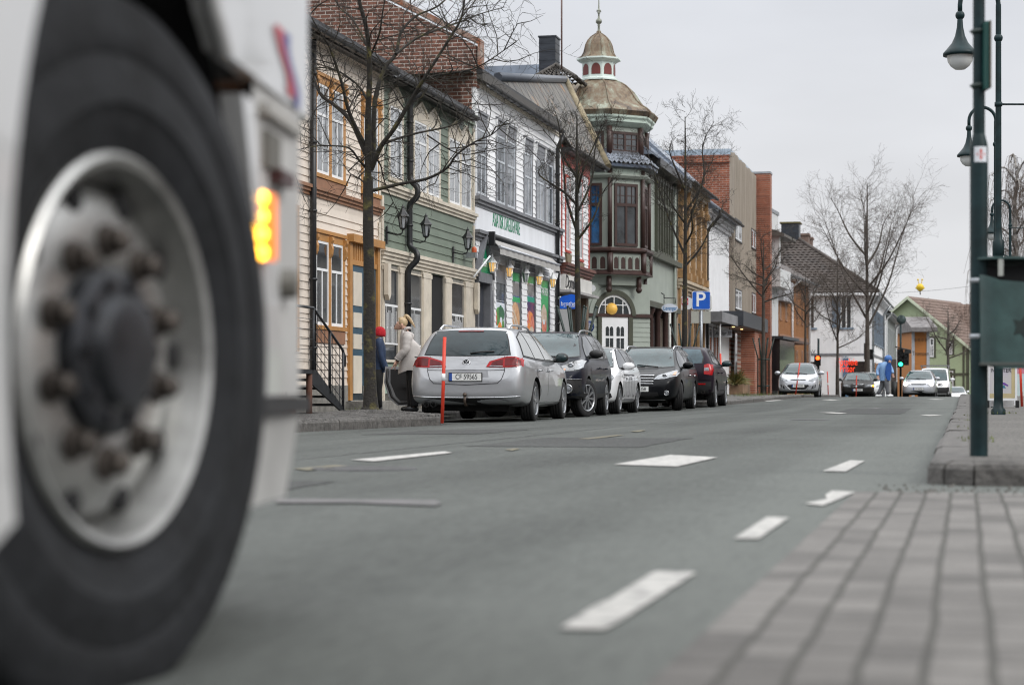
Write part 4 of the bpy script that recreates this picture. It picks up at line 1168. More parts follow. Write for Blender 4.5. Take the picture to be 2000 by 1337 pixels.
mb=MB();mb.box(X0-.02,X1+.02,yw-.08,yw,sill-.05,sill+.06,0)
mb.box(-.90,-.75,yw-.09,yw,-.2,sill-.05,1);mb.box(.35,.52,yw-.09,yw,-.2,sill-.05,1);mb.build('lintel',[m_oxred,m_dgreen],h)
mb=MB();mb.box(-.74,.34,yw-.05,yw,-.1,sill-.05);dr=mb.build('door',white_paint,h)
mb=MB()
for cx_ in(-.42,.02):
 for zz in range(4):
  zb_=.75+zz*.42
  for xx in(-.085,.085):
   if zz<3:mb.box(cx_+xx-.07,cx_+xx+.07,yw-.056,yw-.051,zb_,zb_+.35)
   else:mb.prism([(cx_+xx+p,q)for p,q in arched(.07,zb_,zb_+.30)],yw-.056,yw-.051,'y')
mb.build('door_glazing',glass_win,dr)
mb=MB();mb.box(.26,.28,yw-.11,yw-.05,1.0,1.12);mb.build('handle',black_paint,dr)
pq=MB();pq.lathe([(0,-.02),(.16,-.02),(.19,-.01),(.19,0)],20,'y',0,Matrix.Translation((-1.22,yw-.03,sill-.38)));o=pq.build('plaque',pm('dark blue enamel',(.01,.03,.14),.3),h)
mb=MB()
for i,w in enumerate((.11,.08,.03,.10,.12,.09)):mb.box(-1.22-w,-1.22+w,yw-.055,yw-.051,sill-.29-i*.035,sill-.278-i*.035)
mb.build('plaque_text',white_paint,o)
fe=Fac(1268,1322)
ze=fe.z(1300,345);q=fe.root('tower_house_wing','x')
def adopt(mb,name,mat):
 T=h.matrix_basis.inverted()@(Matrix.Translation((fe.a.x,fe.a.y,fe.z0))@Matrix.Rotation(fe.rot,4,'Z'))
 mb.v=[T@p for p in mb.v]
 return mb.build(name,mat,h)
bpy.data.objects.remove(q)
W=fe.W;zb_=fe.z(1300,500)
mb=MB();mb.box(-1.2,W,.0,10,3.2,ze,0);mb.box(-1.2,W,.5,10,-.4,3.2,1);mb.box(-3.2,-1.2,1.6,10,3.0,ze,0);mb.box(-3.2,-1.2,1.9,10,-.4,3.0,1);adopt(mb,'wall',[m_pgreen,dark_void])
mb=MB();x0,x1=fe.x(1279),fe.x(1318);zt_=fe.z(1300,362);n=8
for i in range(n+1):x=lerp(x0,x1,i/n);mb.box(x-.06,x+.06,-.12,0,zb_,zt_+.1)
for z in(zb_,lerp(zb_,zt_,.68),zt_):mb.box(x0,x1,-.10,0,z-.06,z+.06)
wf=adopt(mb,'window',m_dgreen)
mb=MB();mb.box(x0,x1,-.03,-.01,zb_,zt_);mb.build('pane',glass_win,wf);T=h.matrix_basis.inverted()@(Matrix.Translation((fe.a.x,fe.a.y,fe.z0))@Matrix.Rotation(fe.rot,4,'Z'));wf.children[0].data.transform(T)
mb=MB();mb.box(-1,W,-.22,0,zb_-.28,zb_-.1);mb.box(-1,W,-.15,0,3.1,3.3);adopt(mb,'moulding',m_dgreen)
mb=MB();mb.box(-1,W+.2,-.55,0,ze-.15,ze+.12);adopt(mb,'eaves',black_paint)
mb=MB()
for i,px_ in enumerate((1273,1287,1302,1318)):
 x=fe.x(px_);mb=MB();mb.lathe([(.16,0),(.14,.2),(.11,.3),(.10,2.85),(.17,3.0),(.17,3.12)],10,'z',0,Matrix.Translation((x,.05,0)))
 adopt(mb,'column',m_oxred)
mb=MB();mb.box(-.6,W,.40,.48,.5,2.9);adopt(mb,'shop_window',glass_win)
mb=MB()
m_bluer=pm('blue grey roof sheet',(.17,.20,.25),.38,.35,var=.25,scale=1.2)
zr=fe.z(1275,278,-3.0)
mb.add([(-2.4,-.5,ze+.1),(W+.2,-.5,ze+.1),(W+.2,3.2,zr),(-2.0,3.2,zr),(-2.4,9,ze+.1),(W+.2,9,ze+.1),(W+.2,6,zr),(-2,6,zr)],[(0,1,2,3),(3,2,6,7),(7,6,5,4),(0,3,7,4),(1,5,6,2)],0)
for i in range(12):x=lerp(-1.8,W,i/11);mb.box(x-.015,x+.015,-.5,-.47,ze+.1,ze+.14);mb.tube([(x,-.5,ze+.13),(x,3.2,zr+.03)],.022,4)
adopt(mb,'roof',m_bluer)
mb=MB();mb.tube([(fe.x(1318,.1),-.1,ze),(fe.x(1318,.1),-.1,0)],.06,8);adopt(mb,'downpipe',m_pgreen)
#ochre house with pilasters, white bay beside it
ff=Fac(1323,1374)
h=ff.root('ornate_house','ochre house with carved pilasters between the tower house and the white house')
W=ff.W;ze=ff.z(1350,372)
mb=MB();mb.box(0,W,0,10,-.4,ze,0);mb.build('wall',pm('light brown render',(.40,.32,.25),.7,var=.15),h)
m_amber=pm('amber timber trim',(.33,.20,.09),.55,var=.25,scale=4)
zm=ff.z(1350,545)
for i in range(5):
 x=lerp(.35,W-.35,i/4)
 mb=MB();mb.box(x-.16,x+.16,-.18,0,zm,ze-.5);mb.box(x-.24,x+.24,-.26,0,zm-.15,zm+.12);mb.box(x-.26,x+.26,-.30,0,ze-.95,ze-.7);mb.prism([(x-.22,ze-.7),(x+.22,ze-.7),(x,ze-.2)],-.24,0,'y');mb.box(x-.14,x+.14,-.1,0,.1,zm-.2)
 mb.build('pilaster',m_amber,h)
for i in range(4):
 a=lerp(.35,W-.35,i/4)+.35;b=lerp(.35,W-.35,(i+1)/4)-.35
 window(h,a,b,zm+.5,ze-1.1,m_amber,white_paint,glass_win,tw=.08)
 if i!=1:window(h,a-.1,b+.1,.7,zm-.6,pm('brown shop timber',(.10,.06,.035),.5),None,glass_win,tw=.08,sill=False,name='shop_window')
mb=MB();cornice(mb,0,W,zm-.2,.35,.25);cornice(mb,0,W,ze,.4,.3);mb.build('cornice',pm('buff cornice',(.46,.38,.28),.6,var=.15),h)
mb=MB();xd0,xd1=.35+(W-.7)/4+.3,.35+(W-.7)/2-.3;mb.box(xd0,xd1,-.05,0,0,zm-.7);mb.build('door',m_oxred,h)
mb=MB();zr=ff.z(1340,320,-3.5);mb.prism([(-.55,ze),(3.5,zr),(10,zr),(10.5,ze)],0,W,'x');mb.build('roof',m_bluer,h)
gutter(h,0,W,-.6,ze)
fh=Fac(1375,1424)
h=fh.root('white_house','white boarded house with a black downpipe next to the brick building')
W=fh.W;ze=fh.z(1400,425)
mb=MB();mb.box(0,W,0,10,-.4,ze,0)
for i in range(int(W/.32)):mb.box(i*.32+.02,i*.32+.08,-.022,0,3.0,ze-.3,0)
mb.build('wall',m_whiteb,h)
mb=MB();cornice(mb,0,W,ze,.5,.35,0,3);mb.build('cornice',pm('stone white cornice',(.55,.55,.56),.6),h)
mb=MB();zr=fh.z(1380,378,-3.5);zr2=fh.z(1420,418,-3.5);zr=(zr+zr2)/2;mb.prism([(-.6,ze),(3.5,zr),(10,zr),(10.5,ze)],0,W,'x')
for i in range(10):x=lerp(.2,W-.2,i/9);mb.tube([(x,-.6,ze+.03),(x,3.5,zr+.03)],.022,4)
mb.build('roof',m_bluer,h)
gutter(h,0,W,-.66,ze)
pipe(h,[(.2,-.66,ze-.05),(.2,-.66,ze-.3),(.2,-.12,ze-.9),(.2,-.12,.1)],.065)
for a,b in((.7,2.6),(3.2,5.0)):
 window(h,a,b,.5,2.9,m_greyt,white_paint,glass_win,cols=2,tw=.08,cross=False,name='shop_window')
mb=MB();mb.box(5.4,6.6,-.04,0,.1,2.7);mb.build('door',white_paint,h)
fcn=Fac(1366,1424)
z0,z1=fcn.z(1408,628,1.0)-.02,fcn.z(1408,608,1.0)-.05;cx0,cx1=fcn.x(1408,1.0),fcn.x(1470,1.0)
cn=fcn.root('shop_canopy','grey flat shop canopy over the pavement in front of the white boarded house','canopy')
mb=MB();mb.box(cx0,cx1,-1.0,0,z0+.1,z0+.2,0);mb.box(cx0,cx1,-1.06,-1.0,z0+.02,z1+.05,1);mb.box(cx0-.06,cx0,-1.06,0,z0+.02,z1+.05,1)
mb.build('canopy_slab',[pm('canopy soffit',(.16,.14,.12),.7),pm('canopy fascia',(.20,.20,.21),.55,var=.2,scale=2)],cn)
mb=MB();mb.tube([(cx0+.5,-.9,0),(cx0+.5,-.9,z0+.1)],.04,8);mb.build('post',pm('white canopy post',(.6,.6,.6),.5),cn)
#brick building with ribbed concrete front
fi=Fac(1425,1470)
h=fi.root('brick_building','red brick building with a ribbed concrete front and a slim brick fin','building')
W=fi.W;ze=fi.z(1425,289);zr=fi.z(1425,305)
m_brick2=brick_mat('red brick',(.20,.055,.028),(.31,.095,.048),(.34,.27,.22),.32,.105,'yz',.012,.7,.9,dirt=.2)
m_brick3=brick_mat('red brick front',(.20,.055,.028),(.31,.095,.048),(.34,.27,.22),.32,.105,'xz',.012,.7,.9,dirt=.2)
mb=MB();mb.box(0,W,0,16,-.4,zr,0);mb.build('wall',m_brick2,h)
mb=MB();mb.box(-.12,W,-.02,16,zr,zr+.06);
for i in range(100):mb.box(-.14,.0,.0+i*.16,.145+i*.16,zr-.28,zr-.02)
mb.box(-.02,0,0,16,zr-.3,zr);mb.build('soldier_course',m_brick2,h)
mb=MB();mb.box(-.1,W+.1,-.05,16,zr+.06,zr+.34);mb.build('parapet',pm('pale blue parapet sheet',(.36,.43,.50),.4,.3),h)
mb=MB();zlow=3.3;r=random.Random(4)
mb.box(0,W,-.06,0,zlow,zr+.2,0);x=.05
while x<W-.1:
 mb.box(x,x+.16,-.20,-.06,zlow,zr+.2-r.uniform(0,.12),0);x+=.36
mb.build('ribbed_cladding',pm('ribbed concrete',(.33,.285,.235),.85,var=.18,scale=1.4,stretch=(2,2,.3)),h)
for px_l,px_r,yt,yb in((1428,1440,428,466),(1460,1468,448,482),(1428,1440,565,602),(1461,1468,573,610)):
 a,b,c,d=fi.rect(px_l,px_r,yt,yb,px_l)
 window(h,a,b,c,d,black_paint,white_paint,glass_pale,cols=2,tw=.07,y=-.19,cross=False)
fk=Fac(1470.5,1486)
T=h.matrix_basis.inverted()@(Matrix.Translation((fk.a.x,fk.a.y,fk.z0))@Matrix.Rotation(fk.rot,4,'Z'))
mb=MB();mb.box(0,.9,-.9,.0,-.3,fk.z(1471,340));mb.box(1.4,fk.W,-.5,0,-.3,fk.z(1482,356));mb.box(0,fk.W,0,14,-.3,fk.z(1482,356));mb.v=[T@p for p in mb.v]
mb.build('brick_fin',m_brick3,h)
mb=MB();mb.box(-.03,.93,-.93,.03,fk.z(1471,340),fk.z(1471,336));mb.box(1.37,fk.W,-.53,0,fk.z(1482,356),fk.z(1482,353));mb.v=[T@p for p in mb.v];mb.build('fin_cap',steel,h)
fm=Fac(1430,1486)
cn=fm.root('entrance_canopy','dark sheet metal entrance canopy on a brick pier, with small lamps beneath','canopy')
x0,x1=fm.x(1452,1.3),fm.x(1500,1.3);z0,z1=3.1,3.75
mb=MB();mb.box(x0,x1,-1.3,-.25,z0,z1);mb.build('canopy_slab',pm('anthracite sheet',(.05,.055,.065),.45,.3),cn)
mb=MB();mb.box(x0+.1,x1-.1,-1.2,-.3,z0-.03,z0-.002);mb.build('soffit',pm('brown timber soffit',(.14,.07,.035),.5,var=.2),cn)
for i in range(4):
 mb=MB();mb.lathe([(0,0),(.06,0),(.06,.02)],10,'z',0,Matrix.Translation((lerp(x0+.5,x1-.5,i/3),-.8,z0-.05)));mb.build('downlight',pm('warm downlight',(.9,.7,.4),.4,emit=(1,.62,.25),estr=4),cn)
px0,px1=fm.x(1453,1.1),fm.x(1480,1.1)
mb=MB();mb.box(px1-1.9,px1-.0,-1.15,-.5,-.2,z0-.03);mb.build('brick_pier',m_brick3,cn)
mb=MB();mb.box(fm.x(1430),px1-1.9,-.24,-.20,.3,z0-.05);mb.build('glazing',glass_pale,cn)
#white block with the balcony
fn=Fac(1486.5,1520,10.8,105,111)
h=fn.root('white_block','white rendered block with a slanted balcony roof beyond the brick fin','building')
W=fn.W;ze=fn.z(1487,402)
mb=MB();mb.box(0,W,0,12,-.6,ze,0);mb.box(-.05,W+.05,-.05,12.05,ze,ze+.18,1);mb.box(W*.35,W,-.7,0,fn.z(1500,560),fn.z(1500,525),0);mb.box(W*.3,W*.36,-.7,0,fn.z(1500,520),fn.z(1500,450),0)
mb.build('wall',[pm('white render',(.55,.56,.56),.7,var=.08,scale=1.5,stretch=(2,2,.4)),steel],h)
mb=MB();zt_=fn.z(1492,440);mb.prism([(0.1,zt_-.5),(.1,zt_),(-1.0,zt_-.4),(-1.0,zt_-.55)],W*.25,W,'x');mb.build('balcony_roof',pm('balcony roof sheet',(.10,.09,.08),.6),h)
mb=MB();mb.box(W*.36,W,-.03,-.01,fn.z(1500,520),fn.z(1500,460));mb.build('balcony_window',glass_win,h)
mb=MB();mb.box(W*.1,W,-.9,0,.3,3.0);mb.build('shop_window',pm('dark shop glass 2',(.02,.02,.022),.1),h)
mb=MB();mb.box(.5,W+.5,-1.1,0,3.05,3.2);mb.build('canopy',pm('dark flat canopy',(.035,.04,.045),.5),h)
#orange house
fo=Fac(1520.5,1579,10.8,112,124)
h=fo.root('orange_house','orange boarded house with dark framed windows and a tiled roof')
W=fo.W;ze=fo.z(1560,540)
m_orange=pm('orange boards',(.36,.18,.08),.6,var=.12,scale=2,stretch=(4,4,.3))
mb=MB();mb.box(0,W,0,9,-.8,ze,0)
i=0
while i*.22<W:mb.box(i*.22+.01,i*.22+.06,-.02,0,.5,ze-.2,0);i+=1
mb.box(0,W,-.06,0,3.4,3.65,1)
mb.build('wall',[m_orange,m_brown],h)
for i in range(6):
 x=lerp(.4,W-1.0,i/5)
 window(h,x,x+.55,4.5,ze-.45,m_brown,None,glass_win,tw=.08,name='window')
 window(h,x,x+.55,.8,2.8,m_brown,None,glass_win,tw=.08,name='window')
mb=MB();mb.box(-.4,W*.28,-.35,0,fo.z(1530,590),fo.z(1530,550));mb.build('balcony',pm('pale balcony boards',(.42,.42,.44),.7,var=.15),h)
mb=MB();mb.box(-.2,W*.5,-.9,0,3.15,3.3);mb.build('canopy',pm('brown canopy',(.09,.05,.035),.6),h)
pitched_roof(h,W,9,ze,2.6,.5,.2,pm('weathered roof tile',(.13,.115,.11),.75,var=.3,scale=2),soffit=m_whiteb)
gutter(h,0,W,-.62,ze-.3,.09,steel);pipe(h,[(W-.15,-.6,ze-.35),(W-.15,-.1,ze-.8),(W-.15,-.1,0)],.07,white_paint);pipe(h,[(W*.38,-.6,ze-.35),(W*.38,-.1,ze-.8),(W*.38,-.1,0)],.07,white_paint)
#white house with the big tiled hip roof
C0=P(1701,762,130);u0,v0=UV(C0 .x,C0 .y)
gz=-.28
h=thing('white_house','white house with a grey tiled hip roof and red lit letters','house',(C0 .x,C0 .y,gz),pi/2-PHI)
def tile_mat(name,c,c2,sc_=.32):
 m,n,l,b=nodes_of(name);b.inputs['Roughness'].default_value=.75
 t=n.new("ShaderNodeTexCoord");nz=n.new("ShaderNodeTexNoise");nz.inputs['Scale'].default_value=1.2;nz.inputs['Detail'].default_value=8;nz.inputs['Roughness'].default_value=.75;l.new(t.outputs['Object'],nz.inputs[0])
 cr=n.new("ShaderNodeValToRGB");e=cr.color_ramp.elements;e[0].position=.35;e[0].color=(*c,1);e[1].position=.68;e[1].color=(*c2,1);l.new(nz.outputs[0],cr.inputs[0]);l.new(cr.outputs[0],b.inputs['Base Color'])
 return m
m_tile=tile_mat('grey brown roof tile',(.034,.028,.025),(.088,.070,.062))
def tiled_slope(mb,A,B,C,D_,tw=.36,th=.40,amp=.05,mi=0):
 """wavy pantiles between the eave A-B and the ridge D-C (quads or, with C == D, a hip)"""
 A,B,C,D_=map(Vector,(A,B,C,D_))
 nrm=(B-A).cross(D_-A).normalized()
 rows=max(2,int((D_-A).length/th));L=(B-A).length
 for j in range(rows):
  t0,t1=j/rows,(j+1)/rows
  a0,b0,a1,b1=A.lerp(D_,t0),B.lerp(C,t0),A.lerp(D_,t1),B.lerp(C,t1)
  n=max(2,int((b0-a0).length/tw))*2
  vs=[]
  for i in range(n+1):
   s=i/n;w=amp*(1 if i%2 else 0)
   vs.append(a0 .lerp(b0,s)+nrm*(w+.05));vs.append(a1 .lerp(b1,s)+nrm*w);vs.append(a0 .lerp(b0,s)-nrm*.01)
  fs=[]
  for i in range(n):fs+=[(3*i,3*i+3,3*i+4,3*i+1),(3*i+2,3*i+5,3*i+3,3*i)]
  mb.add(vs,fs,mi,False)
ze=P(1700,571,130).z-gz;WD,LN=11.0,40.0;zr=ze+4.15
mb=MB();mb.box(0,LN*.62,0,WD,-1.5,ze,0);mb.box(0,LN*.62,-.05,0,3.0,3.15,1);mb.box(-.05,0,0,WD,3.0,3.15,1)
yy=.1
while yy<WD:mb.box(-.02,0,yy,yy+.05,3.2,ze-.2,0);yy+=.25
clap(mb,.1,LN*.62,.3,2.9,[],.2,.02)
mb.build('wall',[m_whiteb,m_greyt],h)
mb=MB();o_=.5
A,B,C,D_=(-o_,-o_,ze),(LN*.62,-o_,ze),(LN*.62,WD/2,zr),(5.2,WD/2,zr)
tiled_slope(mb,A,B,C,D_)
tiled_slope(mb,(-o_,WD+o_,ze),A,D_,D_)
tiled_slope(mb,(LN*.62,WD+o_,ze),(-o_,WD+o_,ze),D_,C,1.2,1.2)
mb.tube([(-o_,-o_,ze+.08),(5.2,WD/2,zr+.1),(LN*.62,WD/2,zr+.1)],.13,6);mb.tube([(-o_,WD+o_,ze+.08),(5.2,WD/2,zr+.1)],.13,6)
rf=mb.build('roof',m_tile,h)
mb=MB();mb.box(-o_-.05,LN*.62,-o_-.05,WD+o_,ze-.2,ze-.03);mb.build('eaves',white_paint,h)
gutter(h,-o_,LN*.62,-o_-.1,ze,.08,steel)
mb=MB();mb.box(4.7,6.1,WD/2-.45,WD/2+.75,zr-.6,zr+.85,0);mb.box(4.6,6.2,WD/2-.55,WD/2+.85,zr+.85,zr+.95,1);mb.build('chimney',[m_tin,pm('mossy cap',(.12,.10,.04),.9)],rf)
for xx in(15,18.5):
 mb=MB();mb.box(xx,xx+1.3,WD/2-.3,WD/2+.6,zr-.3,zr+.8);mb.box(xx-.08,xx+1.38,WD/2-.38,WD/2+.68,zr+.8,zr+.95);mb.build('chimney',pm('brown brick chimney',(.16,.11,.09),.9),rf)
for xx in(19.0,22.0):
 mb=MB();sl=(zr-ze)/(WD/2+.5);y0,y1=1.2,3.2
 mb.add([(xx,y0,ze+(y0+.5)*sl+.12),(xx+2.2,y0,ze+(y0+.5)*sl+.12),(xx+2.2,y1,ze+(y1+.5)*sl+.12),(xx,y1,ze+(y1+.5)*sl+.12)],[(0,1,2,3)]);mb.build('skylight',pm('skylight glass',(.35,.45,.55),.1,spec=1),rf)
mb=MB();q0=P(1655,762,134);
for k,(pa,pb,yt,yb)in enumerate(((1574,1592,582,640),(1642,1664,580,640))):
 def ly(px):t=(px-CX)/F;Yq=C0 .y;
 def wy(px):
  t=(px-CX)/F;k_=(C0 .x-t*C0 .y)/(CP+t*SP);return k_
 y0,y1=sorted((wy(pa),wy(pb)))
 s_=F/131.0;c,d=CAMH-(yb-HY)/s_-gz,CAMH-(yt-HY)/s_-gz
 m2=MB();m2 .box(-.06,0,y0,y1,c,d,0);m2 .box(-.10,0,y0-.12,y1+.12,c-.12,c,1);
 for yy in(y0,(y0+y1)/2-.04,y1-.08):m2 .box(-.09,-.06,yy,yy+.08,c,d,2)
 m2 .box(-.08,0,y1-.02,y1+.55,c,d,1);
 m2 .build('window',[glass_win,pm('blue grey shutter',(.20,.26,.33),.6),white_paint],h)
y0,y1=sorted((wy(1708),wy(1657)));y0=max(.25,y0)
mb=MB();mb.box(-.07,0,y0,y1,.2,2.85);gw=mb.build('shop_window',pm('dark shop glass 3',(.03,.024,.022),.12,var=.5),h)
mb=MB();mb.box(-.10,0,y1,y1+.35,0,2.95);mb.box(-.09,0,y0-.14,y0,0,2.95);mb.box(-.10,0,y0,y1,2.62,2.95,1);mb.build('shop_frame',[pm('blue shop frame',(.10,.18,.28),.5),white_paint],h)
y2,y3=sorted((wy(1599),wy(1575)))
mb=MB();mb.box(-.07,0,y2,y3,.2,2.6);mb.build('shop_window',MATS['dark shop glass 3'],h)
mb=MB();mb.box(-.09,-.0,y2,y3,2.6,2.95);mb.build('sign_board',white_paint,h)
M_SIDE=Matrix(((0,0,-1,0),(-1,0,0,0),(0,1,0,0),(0,0,0,1)))
m_led=pm('red LED letters',(.9,.05,.02),.4,emit=(1,.06,.02),estr=.8)
zf=lambda py:CAMH-(py-HY)/(F/130.0)-gz
text_part('Fotpleie',.66,m_led,h,Matrix.Translation((-.12,wy(1655),zf(707)))@M_SIDE,name='lit_sign',sx=.62)
text_part('Frisør',.66,m_led,h,Matrix.Translation((-.12,wy(1655.5),zf(720)))@M_SIDE,name='lit_sign',sx=.62)
text_part('AAA',.3,white_paint,h,Matrix.Translation((-.12,wy(1655),zf(697.5)))@M_SIDE,name='lettering')
text_part('IL AV',.34,black_paint,h,Matrix.Translation((-.12,wy(1581),zf(686.5)))@M_SIDE,name='lettering')
for i in range(6):
 x=1.5+i*3.1
 for dx in(0,1.1):
  m2=MB();m2 .box(x+dx,x+dx+.8,-.05,0,4.0,6.1,0);m2 .box(x+dx-.14,x+dx,-.08,0,3.9,6.2,1);m2 .box(x+dx+.8,x+dx+.94,-.08,0,3.9,6.2,1);m2 .box(x+dx-.14,x+dx+.94,-.12,0,3.8,3.9,1)
  m2 .build('window',[glass_win,pm('blue grey trim',(.16,.20,.25),.6)],h)
 m2=MB();m2 .box(x,x+1.9,-.06,0,.6,2.6);m2 .build('shop_window',glass_win,h)
pipe(h,[(-.35,-o_-.1,ze-.1),(.3,-.12,ze-.8),(.3,-.12,0)],.08,steel)
pipe(h,[(LN*.45,-o_-.1,ze-.1),(LN*.45,-.12,ze-.8),(LN*.45,-.12,-1)],.09,steel)
C1=S(u0+LN*.62+.1,v0+.1)
h=thing('grey_house','grey green boarded house with narrow tall windows behind the green traffic light','house',(C1 .x,C1 .y,-.8),pi/2-PHI)
L2=24.0;ze2=ze+.45
mb=MB();mb.box(0,L2,0,10,-1,ze2,0);mb.build('wall',pm('grey green boards',(.20,.22,.21),.6,var=.1,stretch=(4,1,.3)),h)
for i in range(7):
 x=1.2+i*3.3
 window(h,x,x+1.0,4.2,6.3,pm('pale grey trim',(.35,.37,.38),.6),None,glass_win,tw=.12);window(h,x,x+1.4,.8,2.9,MATS['pale grey trim'],None,glass_win,tw=.12,name='shop_window')
pitched_roof(h,L2,10,ze2,3.4,.5,.1,m_tile,soffit=steel)
gutter(h,0,L2,-.6,ze2-.3,.09,steel)
pipe(h,[(.4,-.55,ze2-.3),(.4,-.12,ze2-.8),(.4,-.12,0)],.09,white_paint);pipe(h,[(L2-.4,-.55,ze2-.3),(L2-.4,-.12,ze2-.8),(L2-.4,-.12,0)],.09,white_paint)
fq=Fac(1781,1815,10.8,185,185,z0=-1.2)
h=fq.root('orange_house','small orange rendered building with lettering in front of the green house')
W=fq.W;ze=fq.z(1800,646)
mb=MB();mb.box(0,W,0,7,-1,ze,0);mb.box(-.02,.25,-.05,0,-1,ze,1);mb.box(W-.25,W+.02,-.05,0,-1,ze,1);mb.build('wall',[pm('orange board front',(.36,.135,.028),.65,var=.12,scale=3,stretch=(.3,1,6)),pm('grey corner board',(.35,.37,.40),.6)],h)
mb=MB();mb.prism([(-1.2,ze+.3),(2.6,ze+1.4),(7.5,ze+1.4),(7.5,ze-.1),(-1.2,ze-.1)],-.3,W+.5,'x');mb.build('roof',pm('grey weathered roof',(.15,.14,.14),.8,var=.3),h)
text_part('Tromoen',.55,pm('dark brown letters',(.06,.03,.01),.6),h,Matrix.Translation((W/2,-.06,ze-2.1))@M_FRONT,sx=.75)
text_part('o o o o',.5,pm('dark brown letters',(.06,.03,.01),.6),h,Matrix.Translation((W/2,-.06,ze-.8))@M_FRONT,sx=.8)
fr=Fac(1668,1893,10.8,200,194,z0=-1.3)
h=fr.root('green_house','light green house with a brown tiled roof at the far end of the street')
W=fr.W;rz=fr.z(1777,579);ez=fr.z(1888,676);mx_=fr.x(1777)
m_lgreen=pm('light green boards',(.38,.46,.29),.6,var=.08,stretch=(1,1,5),scale=3)
DP=16
half=fr.x(1893)-mx_
x0g=mx_-half
mb=MB();mb.prism([(x0g,-1),(W,-1),(W,ez),(mx_,rz-.15),(x0g,ez)],0,DP,'y',0)
mb.box(x0g,W,-.05,0,3.2,3.45,1);mb.box(fr.x(1880),fr.x(1884),-.06,0,-1,ez,1);mb.box(W-.3,W+.03,-.05,0,-1,ez,1)
mb.build('wall',[m_lgreen,pm('dark olive trim',(.07,.075,.05),.6)],h)
mb=MB();o_=.7
for s in(1,-1):
 xe=mx_+s*(half+.6);zz=ez-.35
 A,B=(xe,-o_,zz),(xe,DP,zz);C,D_=(mx_,DP,rz),(mx_,-o_,rz)
 if s>0:tiled_slope(mb,A,B,C,D_,.5,.5,.05)
 else:tiled_slope(mb,B,A,D_,C,.5,.5,.05)
rf=mb.build('roof',tile_mat('brown roof tile',(.10,.065,.05),(.17,.115,.092)),h)
mb=MB()
for s in(1,-1):mb.prism([(mx_,rz-.3),(mx_,rz+.02),(mx_+s*(half+.6),ez-.33),(mx_+s*(half+.6),ez-.62)],-o_-.08,-o_,'y')
mb.build('bargeboard',pm('pale bargeboard',(.5,.55,.42),.6),rf)
for a,b,yt,yb in((1816,1824,660,697),(1851,1860,668,692),(1852,1862,724,775)):
 q=fr.rect(a,b,yt,yb,a);window(h,*q,MATS['dark olive trim'],white_paint,glass_win,tw=.2,sw=.09)
mb=MB();zz=rz-.4
tiled_slope(mb,(W+9,5,ez+.2),(W-4,5+.01,ez+.2),(W-6,10,zz),(W+9,10,zz),.5,.5,.05)
mb.build('wing_roof',MATS.get('x')or rf.data.materials[0],h)
mb=MB();mb.box(W-.2,W+9,5.5,14,-1,ez+.4);mb.build('wing_wall',m_lgreen,h)
#CARS
def paint(name,c,metal=0.0,rough=.35,var=.05):return pm(name,c,rough,metal,var=var,scale=1.5,coat=1.0 if max(c)>.1 else .15,spec=.5 if max(c)>.1 else .12)
p_silver=paint('silver car paint',(.40,.41,.43),.55,.38)
p_navy=paint('dark navy car paint',(.003,.0045,.012),0,.3)
p_whitec=paint('white car paint',(.72,.73,.75),0,.4)
p_blackc=paint('black car paint',(.004,.0045,.006),0,.3)
p_plum=paint('dark plum car paint',(.020,.014,.022),.35,.4)
p_greyd=paint('dark grey car paint',(.030,.029,.028),.2,.45)
p_light=paint('pale silver car paint',(.50,.52,.56),.45,.38)
c_glass=pm('car glass',(.026,.052,.058),.03,var=.4,scale=1.6,spec=.4)
c_gside=pm('car side glass',(.02,.024,.026),.02,var=.1,spec=.7)
c_black=pm('black plastic',(.012,.012,.013),.55,var=.2,scale=6)
c_under=pm('car underside',(.004,.004,.004),.9,var=0)
c_tyre=pm('car tyre',(.011,.011,.012),.8,var=.3,scale=12)
c_rim=pm('alloy rim',(.36,.37,.39),.3,.75,var=.1)
c_disc=pm('brake disc',(.06,.055,.05),.5,.6)
c_lamp=pm('headlamp glass',(.22,.235,.255),.06,.1,var=.5,scale=11,coat=.5)
c_lampd=pm('headlamp inner',(.05,.055,.06),.15,.4,var=.3,scale=10,coat=1)
c_red=pm('tail lamp red',(.33,.006,.008),.15,var=.3,scale=7,spec=.4)
c_redd=pm('tail lamp dark red',(.11,.004,.006),.2,var=.3,scale=8,spec=.4)
c_chrome=pm('chrome',(.62,.63,.65),.12,.9,var=.05)
c_plate=pm('number plate',(.72,.73,.72),.45,var=.05)
c_blue=pm('plate blue',(.02,.07,.30),.4)
c_amber=pm('amber lens',(.55,.16,.01),.2,coat=1)
c_lit=pm('lit headlamp',(1,.95,.85),.2,emit=(1,.80,.66),estr=14)
c_litw=pm('lit running lamp',(1,1,.95),.2,emit=(1,.93,.9),estr=5)
c_turn=pm('lit indicator',(1,.4,.05),.2,emit=(1,.35,.02),estr=6)
